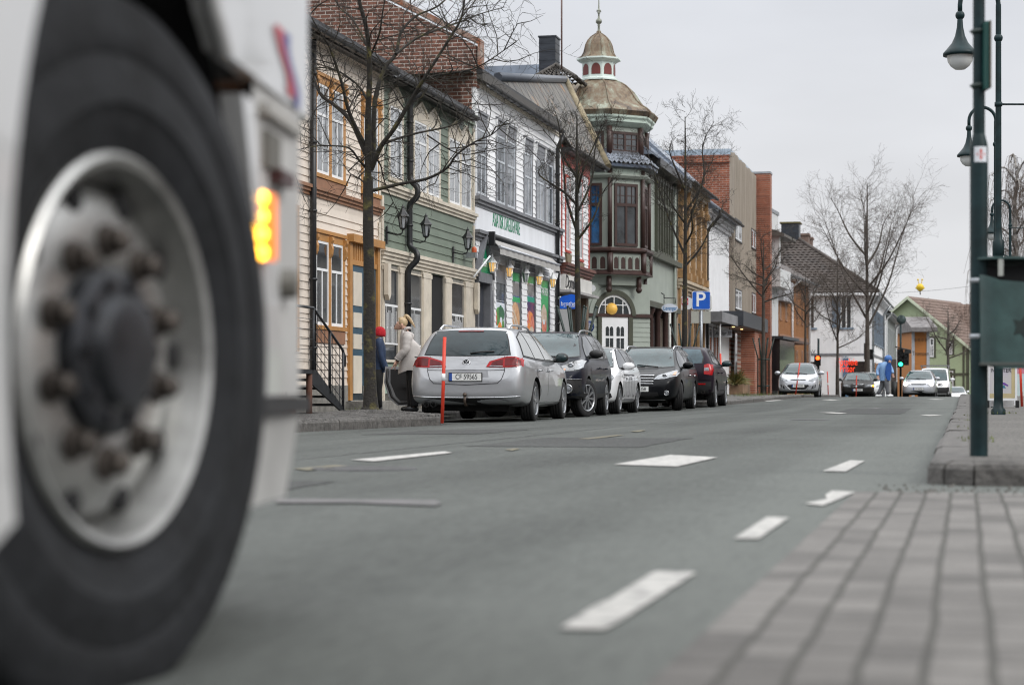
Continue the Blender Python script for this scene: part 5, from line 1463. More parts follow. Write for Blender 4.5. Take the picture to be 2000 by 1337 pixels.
ST={'wagon':(4.77,1.82,1.485,[(-2.385,.42,.62,.66,.70,.60),(-2.365,.36,.68,.74,.79,.68),(-2.31,.30,.80,.90,.86,.74),(-2.24,.27,.90,1.06,.885,.745),(-2.08,.26,.94,1.27,.895,.70),(-1.93,.25,.95,1.43,.90,.645),(-1.75,.22,.955,1.47,.905,.61),(-1.2,.21,.95,1.49,.91,.59),(-.4,.21,.94,1.49,.91,.585),(.25,.21,.93,1.46,.91,.58),(.62,.21,.925,1.34,.91,.60),(1.0,.21,.92,1.13,.905,.66),(1.28,.22,.915,.985,.90,.72),(1.6,.23,.88,.935,.895,.74),(2.0,.24,.81,.86,.87,.70),(2.25,.25,.70,.77,.79,.63),(2.36,.30,.60,.66,.67,.53),(2.385,.36,.52,.56,.52,.42)]),'hatch':(4.30,1.76,1.475,[(-2.15,.42,.66,.70,.66,.56),(-2.12,.34,.72,.80,.77,.65),(-2.06,.28,.86,.97,.84,.71),(-1.97,.25,.94,1.13,.865,.69),(-1.82,.24,.97,1.31,.875,.64),(-1.62,.22,.975,1.43,.88,.61),(-1.2,.21,.965,1.47,.88,.58),(-.4,.2,.95,1.48,.88,.57),(.2,.2,.935,1.44,.88,.565),(.6,.2,.93,1.32,.88,.595),(.95,.2,.925,1.14,.88,.65),(1.22,.21,.92,1.00,.875,.70),(1.5,.22,.885,.945,.87,.72),(1.85,.23,.81,.87,.845,.69),(2.06,.25,.70,.76,.77,.61),(2.13,.30,.58,.65,.63,.51),(2.15,.36,.50,.55,.48,.40)]),'suv':(3.93,1.72,1.53,[(-1.965,.46,.80,.84,.70,.60),(-1.95,.38,.86,.94,.80,.68),(-1.90,.33,.98,1.10,.845,.70),(-1.84,.31,1.03,1.25,.855,.67),(-1.72,.30,1.045,1.42,.86,.63),(-1.58,.28,1.05,1.49,.86,.60),(-1.2,.27,1.04,1.52,.86,.585),(-.4,.26,1.02,1.535,.86,.575),(.15,.26,1.0,1.50,.86,.57),(.5,.26,.99,1.38,.86,.60),(.85,.26,.98,1.18,.86,.65),(1.1,.27,.97,1.05,.855,.69),(1.4,.28,.93,.99,.85,.70),(1.7,.29,.86,.92,.83,.67),(1.88,.30,.74,.80,.76,.60),(1.95,.34,.62,.68,.62,.50),(1.965,.40,.54,.58,.48,.4)]),'van':(4.9,1.90,1.96,[(-2.45,.42,1.10,1.60,.84,.72),(-2.42,.36,1.12,1.86,.90,.76),(-2.36,.34,1.12,1.92,.93,.78),(-1.8,.32,1.12,1.955,.95,.78),(-.6,.30,1.12,1.965,.95,.77),(.5,.30,1.12,1.95,.95,.76),(.95,.30,1.12,1.86,.95,.75),(1.3,.30,1.12,1.60,.95,.77),(1.62,.30,1.12,1.30,.945,.80),(1.8,.31,1.08,1.17,.94,.80),(2.1,.32,1.0,1.08,.92,.78),(2.32,.34,.88,.96,.86,.70),(2.42,.38,.74,.80,.74,.6),(2.45,.44,.62,.66,.6,.5)]),'saloon':(4.66,1.76,1.41,[(-2.33,.42,.74,.80,.74,.62),(-2.30,.36,.82,.90,.82,.70),(-2.2,.30,.90,.97,.85,.72),(-1.8,.26,.93,1.0,.87,.72),(-1.5,.24,.94,1.08,.875,.68),(-1.05,.22,.945,1.33,.88,.60),(-.75,.21,.945,1.40,.88,.575),(-.2,.2,.94,1.415,.88,.565),(.25,.2,.935,1.38,.88,.57),(.6,.2,.93,1.24,.88,.60),(.98,.2,.925,1.04,.88,.67),(1.2,.21,.915,.965,.875,.72),(1.6,.22,.88,.915,.87,.76),(2.1,.24,.80,.835,.84,.74),(2.27,.27,.73,.765,.80,.70),(2.32,.32,.64,.69,.73,.63),(2.33,.38,.56,.60,.62,.54)]),}
class Car:
 def __init__(s,name,label,kind,L,W,H,mat,loc,rot,wb,axf,wr=.32,group=None,raise_=0.0,steer=0.0,wheel=('five',c_rim),sideglass=None,subdiv=2,cladding=False,cat='car'):
  s.root=thing(name,label,cat,loc,rot,group)
  L0,W0,H0,st=ST[kind]
  s.fx,s.fy,s.fz=L/L0,W/W0,(H-raise_)/H0
  s.L,s.W,s.H,s.rz=L,W,H,raise_
  vs,n=[],None
  for(x,zb,zt,zr,w,wt)in st:
   d=zr-zt;k=min(1,d/.3)
   half=[(0,zb),(w*.55,zb),(w*.90,zb+.012),(w*.975,zb+.09),(w*1.0,lerp(zb,zt,.42)),(w*.998,lerp(zb,zt,.74)),(w*.962,zt-.012),(w*.94,zt+.01*k),(lerp(w*.94,wt,.5)+.014*k,lerp(zt,zr,.5)),(wt+.02*k,zr-.075*k),(wt*.93,zr-.025),(wt*.5,zr-.002),(0,zr)]
   ring=half+[(-y,z)for y,z in half[-2:0:-1]]
   n=len(ring)
   vs+=[(x*s.fx,y*s.fy,z*s.fz+raise_)for y,z in ring]
  m=len(st)
  fs=[(i*n+k,(i+1)*n+k,(i+1)*n+(k+1)%n,i*n+(k+1)%n)for i in range(m-1)for k in range(n)]
  for e,sg in((0,1),(m-1,-1)):
   c=Vector((0,0,0))
   for k in range(n):c+=Vector(vs[e*n+k])
   c/=n;o=len(vs)
   for k in range(n):vs.append(tuple(c.lerp(Vector(vs[e*n+k]),.55)))
   for k in range(n):
    f=(e*n+k,e*n+(k+1)%n,o+(k+1)%n,o+k)
    fs.append(f if sg>0 else f[::-1])
   fs.append(tuple(o+k for k in range(n))if sg>0 else tuple(o+k for k in range(n))[::-1])
  me=bpy.data.meshes.new('body');me.from_pydata(vs,[],fs);me.materials.append(mat);me.materials.append(c_under)
  bm=bmesh.new();bm.from_mesh(me);bmesh.ops.recalc_face_normals(bm,faces=bm.faces);bm.to_mesh(me);bm.free()
  o=bpy.data.objects.new('body',me);COL.objects.link(o)
  md=o.modifiers.new('s','SUBSURF');md.levels=subdiv;md.render_levels=subdiv
  me2=eval_mesh(o);o.modifiers.clear();o.data=me2
  bm=bmesh.new();bm.from_mesh(me2);s.bvh=BVHTree.FromBMesh(bm);bm.free()
  s.ax=(L/2-axf,L/2-axf-wb);s.wr=wr
  cb=MB()
  for x in s.ax:
   for sg in(-1,1):
    cb.prism([(x+(wr+.055)*cos(2*pi*k/28),wr+(wr+.055)*sin(2*pi*k/28))for k in range(28)],sg*(W/2-.34),sg*(W/2+.2),'y',1)
  cut=cb.build('cutter',[mat,c_under])
  bm=bmesh.new();bm.from_mesh(cut.data);bmesh.ops.recalc_face_normals(bm,faces=bm.faces);bm.to_mesh(cut.data);bm.free()
  b=o.modifiers.new('b','BOOLEAN');b.object=cut;b.operation='DIFFERENCE';b.solver='EXACT'
  me3=eval_mesh(o);o.modifiers.clear();o.data=me3;me3 .name='body'
  bpy.data.objects.remove(cut)
  for p in me3 .polygons:
   p.use_smooth=True
   if p.center.z<.23*s.fz+raise_ and abs(p.normal.z)>.6:p.material_index=1
  me3 .set_sharp_from_angle(angle=radians(40))
  o.parent=s.root;s.body=o;s.mat=mat
  s.make_wheels(wr,W,steer,*wheel)
  mb=MB();mb.box(-L/2+.35,L/2-.4,-W/2+.3,W/2-.3,.17+raise_*.6,.32+raise_,0);mb.build('underbody',c_under,s.root)
 def make_wheels(s,r,W,steer,style,rim):
  for i,x in enumerate(s.ax):
   for sg in(1,-1):
    mb=MB();w=.105
    y=sg*(W/2-.125)
    prof=[(r*.66,-w),(r*.80,-w*1.02),(r*.93,-w*.98),(r*.985,-w*.80),(r,-w*.5),(r*.985,-w*.47),(r*.985,-w*.40),(r,-w*.37),(r,-w*.06),(r*.985,-w*.03),(r*.985,w*.03),(r,w*.06),(r,w*.37),(r*.985,w*.40),(r*.985,w*.47),(r,w*.5),(r*.985,w*.80),(r*.93,w*.98),(r*.80,w*1.02),(r*.66,w)]
    mb.lathe(prof,36,'y')
    M=Matrix.Translation((x,y,r))@Matrix.Rotation(radians(steer)if i==0 else 0,4,'Z')
    mb.v=[M@p for p in mb.v]
    t=mb.build('wheel',c_tyre,s.root)
    rb=MB();rr=r*.69
    yo=sg*w
    rb.lathe([(rr,yo*1.0),(rr*.97,yo*1.04),(rr*.90,yo*.92),(rr*.86,yo*.3),(rr*.86,-yo*.5)],32,'y',0)
    rb.lathe([(0,yo*.25),(rr*.86,yo*.25)],24,'y',1)
    rb.lathe([(0,yo*.98),(rr*.15,yo*.96),(rr*.2,yo*.80),(rr*.2,yo*.3)],16,'y',0)
    n,wd={'five':(5,.17),'ten':(10,.07),'multi':(7,.10),'cover':(9,.15)}[style]
    for k in range(n):
     R_=Matrix.Rotation(2*pi*k/n+.2,4,'Y')
     y0,y1=(yo*.62,yo*.94)
     rb.prism([(-rr*wd*.8,rr*.12),(rr*wd*.8,rr*.12),(rr*wd*1.15,rr*.93),(-rr*wd*1.15,rr*.93)],y0,y1,'y',0,R_)
    rb.v=[M@p for p in rb.v]
    rb.build('rim',[rim,c_disc],t,sharp=35)
 def decal(s,name,poly,view,mat,off=.006,parent=None,step=.07,keep=False):
  """a panel following the body: outline in the plane seen from that side, pressed on to the surface"""
  bm=bmesh.new()
  if view in 'fr':P3=[(0,p[0],p[1])for p in poly];ax=[(0,1,0),(0,0,1)]
  elif view in 'lR':P3=[(p[0],0,p[1])for p in poly];ax=[(1,0,0),(0,0,1)]
  else:P3=[(p[0],p[1],0)for p in poly];ax=[(1,0,0),(0,1,0)]
  f=bm.faces.new([bm.verts.new(p)for p in P3])
  bmesh.ops.triangulate(bm,faces=[f])
  for a in ax:
   av=Vector(a);vals=[v.co.dot(av)for v in bm.verts];lo,hi=min(vals),max(vals)
   k=max(1,int((hi-lo)/step))
   for i in range(1,k):
    d=lo+(hi-lo)*i/k
    bmesh.ops.bisect_plane(bm,geom=bm.verts[:]+bm.edges[:]+bm.faces[:],plane_co=av*d,plane_no=av)
  bmesh.ops.remove_doubles(bm,verts=bm.verts[:],dist=.006);bmesh.ops.dissolve_degenerate(bm,dist=.003,edges=bm.edges[:])
  D_={'f':Vector((-1,0,0)),'r':Vector((1,0,0)),'l':Vector((0,-1,0)),'R':Vector((0,1,0)),'t':Vector((0,0,-1))}[view]
  for v in bm.verts:
   o=v.co-D_*6
   hit,nrm,idx,dist=s.bvh.ray_cast(o,D_)
   if hit is None or abs(nrm.dot(D_))<.12:
    hit2,nrm2,i2,d2=s.bvh.find_nearest(Vector(v.co)-D_*2.0 if hit is None else hit)
    if hit is None:hit,nrm=hit2,nrm2
   v.co=hit+nrm*off
  for fc_ in bm.faces:
   fc_.smooth=True
  bm.normal_update()
  fl=sum(1 if fc_.normal.dot(D_)>0 else-1 for fc_ in bm.faces)
  if fl>0:bmesh.ops.reverse_faces(bm,faces=bm.faces)
  me=bpy.data.meshes.new(name);bm.to_mesh(me);bm.free()
  me.materials.append(mat)
  o=bpy.data.objects.new(name,me);COL.objects.link(o);o.parent=parent or s.root
  return o
 def both(s,name,poly,view,mat,**k):
  a=s.decal(name,poly,view,mat,**k)
  b=s.decal(name,[(-y,z)for y,z in poly],view,mat,**k)
  return a,b
 def sides(s,name,poly,mat,**k):
  return s.decal(name,poly,'l',mat,**k),s.decal(name,poly,'R',mat,**k)
 def sx(s,x):return x*s.fx
 def sz(s,z):return z*s.fz+s.rz
 def glass(s,kind,rear=True,front=True,sidem=None):
  g={'wagon':[[(-1.98,1.02),(-1.83,1.30),(-1.30,1.385),(-1.22,1.39),(-1.19,.99)],[(-1.13,.99),(-1.15,1.395),(-.30,1.395),(-.27,.98)],[(-.20,.98),(-.22,1.395),(.18,1.365),(.60,1.205),(.99,1.0),(.96,.975)]],'hatch':[[(-1.62,1.06),(-1.42,1.31),(-1.10,1.375),(-1.02,1.02)],[(-.96,1.01),(-1.02,1.38),(-.28,1.39),(-.22,.99)],[(-.15,.99),(-.20,1.39),(.14,1.355),(.56,1.19),(.95,1.0),(.92,.98)]],'suv':[[(-1.55,1.12),(-1.42,1.36),(-1.12,1.42),(-1.05,1.10)],[(-.99,1.09),(-1.03,1.43),(-.30,1.44),(-.24,1.07)],[(-.17,1.07),(-.22,1.44),(.10,1.41),(.48,1.24),(.84,1.06),(.80,1.04)]],'van':[[(.1,1.20),(.1,1.72),(.75,1.72),(1.12,1.50),(1.40,1.20)]],'saloon':[[(-1.25,1.0),(-.92,1.28),(-.62,1.33),(-.5,.985)],[(-.43,.985),(-.52,1.33),(.15,1.31),(.50,1.16),(.90,.98),(.88,.97)]]}[kind]
  for P_ in g:
   q=[(s.sx(x),s.sz(z))for x,z in P_]
   cx=sum(p[0]for p in q)/len(q);cz=sum(p[1]for p in q)/len(q)
   big=[(cx+(x-cx)*1.08,cz+(z-cz)*1.13)for x,z in q]
   s.sides('window_trim',big,c_black,off=.004);s.sides('side_window',q,sidem or c_gside,off=.010)
  L0,W0,H0,st=ST[kind]
  wz={'wagon':(1.00,1.405,.70,.545),'hatch':(1.0,1.39,.68,.53),'suv':(1.06,1.45,.66,.53),'van':(1.20,1.82,.76,.66),'saloon':(.985,1.335,.69,.535)}[kind]
  if front:
   z0,z1,w0,w1=wz
   q=[(-w0,z0),(-w0*.5,z0-.03),(0,z0-.04),(w0*.5,z0-.03),(w0,z0),(w1,z1),(w1*.5,z1+.012),(0,z1+.016),(-w1*.5,z1+.012),(-w1,z1)]
   q=[(y*s.fy,s.sz(z))for y,z in q]
   s.decal('windscreen_trim',[(y*1.035,s.sz(z0)+(z-s.sz(z0))*1.06-.012)for y,z in q],'f',c_black,off=.004,step=.09)
   s.windscreen=s.decal('windscreen',q,'f',c_glass,off=.009,step=.09)
   for sg,a in((1,-.5),(.1,-.6)):
    mb=MB();p0=s.surf('f',sg*.35*s.fy,s.sz(z0-.03),.02);p1=s.surf('f',(sg*.35+a)*s.fy,s.sz(z0+.02),.02);mb.tube([p0,p0 .lerp(p1,.5)+Vector((.012,0,0)),p1],.012,6);mb.build('wiper',c_black,s.root)
 def surf(s,view,a,b,off=0.0):
  if view in 'fr':o=Vector((6 if view=='f' else-6,a,b));d=Vector((-1 if view=='f' else 1,0,0))
  elif view in 'lR':o=Vector((a,6 if view=='l' else-6,b));d=Vector((0,-1 if view=='l' else 1,0))
  else:o=Vector((a,b,6));d=Vector((0,0,-1))
  h_,n_,i,dd=s.bvh.ray_cast(o,d)
  if h_ is None:h_,n_,i,dd=s.bvh.find_nearest(o+d*4)
  return h_+n_*off
 def doors(s,kind,handle=None):
  xs={'wagon':[(-1.17,-.24,1.0),(-.22,1.02,1.0)],'hatch':[(-1.0,-.19,1.0),(-.17,.98,1.0)],'suv':[(-1.02,-.21,1.06),(-.19,.88,1.06)],'van':[(.02,1.45,1.15)],'saloon':[(-.48,.92,.97)]}[kind]
  for i,(a,b,zt)in enumerate(xs):
   a,b=s.sx(a),s.sx(b);z0,z1=s.sz(.30),s.sz(zt-.05)
   arch=s.ax[1]+s.wr+.08
   a2=max(a,arch)if i==0 and len(xs)>1 else a
   poly=[(a2,z0),(b-.04,z0),(b,z0+.15),(b,z1),(a,z1),(a,s.sz(.72)),(a2,s.sz(.50))]
   cx=(a+b)/2;cz=(z0+z1)/2
   for v,sg in(('l',1),('R',-1)):
    s.decal('door_gap',[(x+(.011 if x>cx else-.011),z+(.011 if z>cz else-.011))for x,z in poly],v,c_under,off=.0015,step=.12)
    d=s.decal('door',poly,v,s.mat,off=.004,step=.12)
    p=s.surf(v,a+.14,s.sz(zt-.20),.03)
    mb=MB();mb.tube([p+Vector((-.10,-.015*sg,0)),p+Vector((-.08,.012*sg,0)),p+Vector((.08,.012*sg,0)),p+Vector((.10,-.015*sg,0))],.014,6);mb.build('handle',handle or s.mat,d)
 def mirrors(s,x,z,mat,glassy=True,w=.20,out=.16):
  for sg in(1,-1):
   p=s.surf('l' if sg>0 else 'R',s.sx(x),s.sz(z),0)
   c=p+Vector((-.03,sg*out,.03))
   mb=MB();mb.ball(c,1,14,10,0,(.085,w*.56,.082));mb.tube([p+Vector((0,-sg*.03,-.02)),c+Vector((0,-sg*.04,-.05))],.03,6,1)
   mb.lathe([(0,-.004),(1,-.004),(1,0)],18,'x',2,Matrix.Translation(c+Vector((-.083,0,0)))@Matrix.Diagonal((1,w*.46,.064,1)))
   mb.build('mirror',[mat,c_black,c_glass],s.root)
 def rails(s,x0,x1,mat,y=.56,h=.05):
  for sg in(1,-1):
   pts=[]
   for i in range(9):
    t=i/8;x=s.sx(lerp(x0,x1,t));p=s.surf('t',x,sg*y*s.fy)
    lift=h*min(1,sin(pi*t)*2.6)
    pts.append(p+Vector((0,0,lift+.004)))
   mb=MB();mb.tube(pts,.019,8)
   p=pts[4];mb.box(p.x-.05,p.x+.05,p.y-.012,p.y+.012,p.z-h-.01,p.z,0)
   mb.build('roof_rail',mat,s.root)
 def plate(s,view,z,text,w=.52,h=.115,y=0.0,tilt=0.0):
  p=s.surf(view,y,z,.0);sg=1 if view=='f' else-1
  xs=[s.surf(view,y+a,z+b).x for a in(-w/2,0,w/2)for b in(-h/2,h/2)]
  x=(max(xs)if sg>0 else min(xs))+sg*.012
  mb=MB();mb.box(min(x,x-sg*.012),max(x,x-sg*.012),y-w/2-.012,y+w/2+.012,z-h/2-.012,z+h/2+.012,1)
  mb.box(min(x,x+sg*.004),max(x,x+sg*.004),y-w/2,y+w/2,z-h/2,z+h/2,0)
  yb=y+sg*(-w/2);
  mb.box(min(x+sg*.004,x+sg*.0055),max(x+sg*.004,x+sg*.0055),min(yb,yb+sg*.045),max(yb,yb+sg*.045),z-h/2,z+h/2,2)
  pl=mb.build('number_plate',[c_plate,c_black,c_blue],s.root)
  if text:
   if view=='r':M=Matrix(((0,0,-1,0),(-1,0,0,0),(0,1,0,0),(0,0,0,1)))
   else:M=Matrix(((0,0,1,0),(1,0,0,0),(0,1,0,0),(0,0,0,1)))
   text_part(text,h*.98,c_black,pl,Matrix.Translation((x+sg*.0065,y+sg*.02,z))@M,name='plate_text',sx=.78,extrude=.001,offset=.004)
  return pl
 def lamp_ring(s,view,y,z,r,mat=None,inner=None,d=.02,name='fog_lamp'):
  p=s.surf(view,y,z);sg=1 if view=='f' else-1
  T=Matrix.Translation(p)
  mb=MB();mb.lathe([(r,-.02*sg),(r,d*.6*sg),(r*.86,d*sg),(r*.74,d*.5*sg),(r*.74,-.02*sg)],20,'x',0,T)
  mb.lathe([(0,d*.7*sg),(r*.4,d*.6*sg),(r*.74,d*.2*sg)],18,'x',1,T)
  return mb.build(name,[mat or c_chrome,inner or c_lamp],s.root)
 def badge(s,view,y,z,rx,rz,mat=None):
  p=s.surf(view,y,z,.004);sg=1 if view=='f' else-1
  mb=MB();n=20
  for i in range(n):
   a0,a1=2*pi*i/n,2*pi*(i+1)/n
   mb.tube([p+Vector((0,rx*cos(a0),rz*sin(a0))),p+Vector((0,rx*cos(a1),rz*sin(a1)))],.006,5,cap=False)
  return mb,p,sg
def car_at(px,Y,v=None):
 X=(px-CX)/F*Y;u,v=UV(X,Y)
 return u,v
def place(u,v):return S(u,v,R(u,v)+.002)
AWAY,TOWARD=heading(),heading()+pi
#silver estate car seen from behind
def parked(px,Y,W,deg,axle,away):
 d=Vector((sin(radians(deg)),cos(radians(deg))));r=Vector((d.y,-d.x))
 c=Vector(((px-CX)/F*Y,Y))-r*(W/2)-(d if away else-d)*axle
 u,v=UV(c.x,c.y)
 return Vector((c.x,c.y,R(u,v)+.002)),pi/2-radians(deg)+(0 if away else pi)
pl_,pr_=parked(1049,31.3,1.82,10.9,-1.265,True)
c=Car('parked_car','silver estate car with roof rails and a tow hitch, its kerbside door open','wagon',4.77,1.82,1.49,p_silver,pl_,pr_,2.71,.94,.325,wheel=('five',c_rim))
passat=c
c.glass('wagon',sidem=pm('bright side glass',(.30,.31,.30),.03,var=.1,spec=1))
c.doors('wagon')
rw=[(-.66,1.035),(-.4,1.025),(0,1.02),(.4,1.025),(.66,1.035),(.60,1.25),(.535,1.395),(.3,1.41),(0,1.415),(-.3,1.41),(-.535,1.395),(-.60,1.25)]
c.decal('rear_window_trim',[(y*1.03,1.02+(z-1.03)*1.04+.003)for y,z in rw],'r',c_black,off=.004)
g=c.decal('rear_window',rw,'r',pm('rear car glass',(.022,.036,.042),.03,var=.35,scale=1.5,spec=.4),off=.009)
c.decal('brake_lamp',[(-.20,1.385),(.20,1.385),(.20,1.41),(-.20,1.41)],'r',c_redd,off=.014)
for sg in(1,-1):
 pl=[(.31,.845),(.36,.93),(.62,1.005),(.76,1.0),(.845,.955),(.86,.85),(.58,.838)]
 c.decal('tail_light',[(sg*y,z)for y,z in pl],'r',c_red,off=.012)
 c.decal('tail_light_core',[(sg*y,z)for y,z in[(.60,.86),(.60,.975),(.74,.985),(.82,.94),(.83,.865)]],'r',c_redd,off=.017)
 c.decal('tail_light_core',[(sg*y,z)for y,z in[(.38,.865),(.41,.92),(.57,.965),(.57,.87)]],'r',c_redd,off=.017)
 c.decal('reverse_lamp',[(sg*y,z)for y,z in[(.36,.85),(.57,.845),(.57,.86),(.38,.865)]],'r',c_lamp,off=.019)
 c.sides('tail_light_side',[(-2.30,.86),(-2.27,.955),(-2.08,.99),(-2.16,.88)],c_red,off=.010)if sg>0 else None
def ribbon(c,view,pts,w,mat,name='shut_line',off=.004):
 """thin strip along a polyline pressed on the body"""
 mb=MB();q=[]
 for a,b in zip(pts,pts[1:]):
  n=max(1,int(hypot(b[0]-a[0],b[1]-a[1])/.05))
  for i in range(n):q.append((lerp(a[0],b[0],i/n),lerp(a[1],b[1],i/n)))
 q.append(pts[-1])
 mb.tube([c.surf(view,a,b,off)for a,b in q],w,5)
 return mb.build(name,mat,c.root)
ribbon(c,'r',[(-.58,1.01),(-.60,.85),(-.60,.78),(-.56,.66),(-.50,.60),(0,.575),(.50,.60),(.56,.66),(.60,.78),(.60,.85),(.58,1.01)],.005,c_under)
ribbon(c,'r',[(-.60,.80),(-.36,.795),(0,.80),(.36,.795),(.60,.80)],.004,c_under)
ribbon(c,'r',[(-.83,.40),(-.5,.385),(0,.38),(.5,.385),(.83,.40)],.010,c_chrome,'bumper_trim',.006)
c.decal('plate_recess_shade',[(-.37,.615),(.37,.615),(.34,.80),(-.34,.80)],'r',pm('shaded silver',(.28,.285,.30),.4,.5),off=.002)  # flat panel, the shade of the recess is put into its darker silver
c.decal('diffuser',[(-.66,.335),(-.52,.37),(.52,.37),(.66,.335),(.60,.24),(-.60,.24)],'r',c_black,off=.012)
for yy in(.52,.63):
 mb=MB();p=c.surf('r',yy,.30);mb.lathe([(.035,-.03),(.042,-.035),(.042,.08)],14,'x',0,Matrix.Translation((p.x,yy,.275)));mb.build('exhaust_pipe',c_black,c.root)
c.plate('r',.695,'CF 59565',.50,.115)
mb,p,sg=c.badge('r',0,.905,.057,.057)
for pts in([(-.030,.046),(0,.008),(.030,.046)],[(-.050,.018),(-.026,-.046),(0,-.004),(.026,-.046),(.050,.018)]):
 mb.tube([p+Vector((-.003,y,z))for y,z in pts],.006,5)
mb.lathe([(0,-.002),(.055,-.002),(.055,.01)],20,'x',1,Matrix.Translation(p+Vector((.006,0,0))))
mb.build('badge',[c_chrome,pm('badge dark',(.05,.055,.06),.3,.5)],c.root)
mb=MB();p=c.surf('r',0,.33);mb.tube([(p.x+.1,0,.26),(p.x-.06,0,.27),(p.x-.10,0,.32),(p.x-.10,0,.40)],.020,8);mb.ball((p.x-.10,0,.425),.033,12,8);mb.build('tow_hitch',pm('rusty hitch',(.10,.075,.06),.5,.5,var=.3),c.root)
mb=MB();p0,p1=c.surf('r',-.05,1.045,.02),c.surf('r',-.42,1.075,.02);mb.tube([p0,p0 .lerp(p1,.5)+Vector((-.012,0,.012)),p1],.010,6);mb.build('wiper',c_black,c.root)
c.rails(-1.75,.1,c_chrome,.54,.055)
c.mirrors(.80,1.0,c_black)
c.sides('trim_strip',[(-1.0,.30),(1.1,.30),(1.1,.318),(-1.0,.318)],c_chrome,off=.008)
x_h=.98;p=c.surf('l',x_h,.7)
dm=Matrix.Translation((p.x,p.y,-.10))@Matrix.Rotation(radians(-88),4,'Z')
def dp(pts):return[(-x,z)for x,z in pts]
outer=[(-.02,.34),(-.05,.98),(-1.22,1.0),(-1.24,.72),(-1.15,.45),(-1.0,.33)]
mb=MB();mb.prism(outer,-.02,.06,'y',0);mb.prism([(-.10,.42),(-.14,.94),(-1.12,.95),(-1.12,.72),(-1.03,.50),(-.95,.41)],-.055,-.02,'y',1)
mb.prism([(-.2,.60),(-.2,.68),(-.9,.72),(-.9,.64)],-.10,-.055,'y',1)
mb.tube([(-.06,-.035,.42),(-.98,-.035,.37),(-1.10,-.035,.48),(-1.19,-.035,.74),(-1.17,-.035,.96)],.022,6,1)
mb.v=[dm@q for q in mb.v]
od=mb.build('open_door',[p_silver,c_black],c.root)
#dark navy crossover facing the camera
c=Car('parked_car','dark navy crossover with big fog lamps and black mirrors, parked nose to the road','wagon',4.8,1.86,1.62,p_navy,*parked(1152,36.3,1.86,9.6,1.40,False),2.745,1.0,.355,raise_=.07,steer=-24,wheel=('ten',c_rim))
c.glass('wagon');c.doors('wagon');c.rails(-1.7,.35,paint('rail grey',(.10,.105,.12),.4),.56,.06);c.mirrors(.80,1.02,c_black,w=.24)
for sg in(1,-1):
 hl=c.decal('headlight',[(sg*y,z)for y,z in[(.40,.82),(.50,.92),(.64,1.0),(.79,1.045),(.86,1.02),(.865,.90),(.78,.835)]],'f',c_lampd,off=.010)
 c.decal('headlight_reflector',[(sg*y,z)for y,z in[(.74,.86),(.80,1.02),(.86,1.0),(.86,.90),(.80,.85)]],'f',c_lamp,off=.016,parent=hl)
 c.decal('indicator',[(sg*y,z)for y,z in[(.45,.83),(.49,.865),(.60,.87),(.60,.84)]],'f',c_amber,off=.018,parent=hl)
 m=c.lamp_ring('f',sg*.67,.925,.060,c_chrome,c_lamp,.03,'projector')
 c.decal('fog_surround',[(sg*y,z)for y,z in[(.42,.40),(.56,.66),(.66,.685),(.86,.68),(.87,.34),(.5,.30)]],'f',c_black,off=.010)
 ribbon(c,'f',[(sg*.42,.42),(sg*.55,.655),(sg*.64,.69),(sg*.86,.69)],.010,paint('rail grey',(.10,.105,.12),.4),'bumper_trim',.012)
 c.lamp_ring('f',sg*.66,.52,.085,c_chrome,c_lamp,.035)
c.decal('grille',[(-.40,.66),(.40,.66),(.44,.86),(-.44,.86)],'f',c_black,off=.010)
for k in range(4):ribbon(c,'f',[(-.38,.69+k*.045),(.38,.69+k*.045)],.007,c_chrome,'grille_bar',.014)
c.decal('lower_intake',[(-.40,.36),(.40,.36),(.42,.56),(-.42,.56)],'f',c_black,off=.010)
c.plate('f',.56,'CE 41270')
c.sides('cladding',[(-2.2,.36),(2.1,.36),(2.1,.44),(-2.2,.44)],c_black,off=.010)
#white small hatchback with lettering on its doors
m_letter=pm('dark door lettering',(.10,.10,.11),.5,var=.2)
c=Car('parked_car','white hatchback with dark lettering on the doors, parked between the navy and the black car','hatch',4.25,1.77,1.44,p_whitec,*parked(1213,41.0,1.77,11.2,1.345,False),2.69,.78,.315,wheel=('five',c_rim))
c.glass('hatch');c.doors('hatch');c.mirrors(.80,.99,p_whitec,w=.24)
for sg in(1,-1):
 hl=c.decal('headlight',[(sg*y,z)for y,z in[(.48,.60),(.50,.735),(.62,.79),(.78,.80),(.80,.74),(.74,.63),(.62,.585)]],'f',c_lampd,off=.010)
 m=c.lamp_ring('f',sg*.62,.69,.058,c_chrome,c_lamp,.02,'projector')
 c.decal('headlight_reflector',[(sg*y,z)for y,z in[(.70,.66),(.72,.78),(.77,.78),(.78,.74)]],'f',c_lamp,off=.016,parent=hl)
 c.decal('fog_surround',[(sg*y,z)for y,z in[(.56,.32),(.60,.42),(.76,.44),(.78,.36),(.70,.31)]],'f',c_black,off=.010)
 c.decal('kidney_grille',[(sg*y,z)for y,z in[(.03,.62),(.03,.74),(.26,.75),(.27,.64),(.22,.60)]],'f',c_black,off=.010)
c.decal('lower_intake',[(-.42,.30),(.42,.30),(.38,.42),(-.38,.42)],'f',c_black,off=.010)
c.plate('f',.50,'CF 20514')
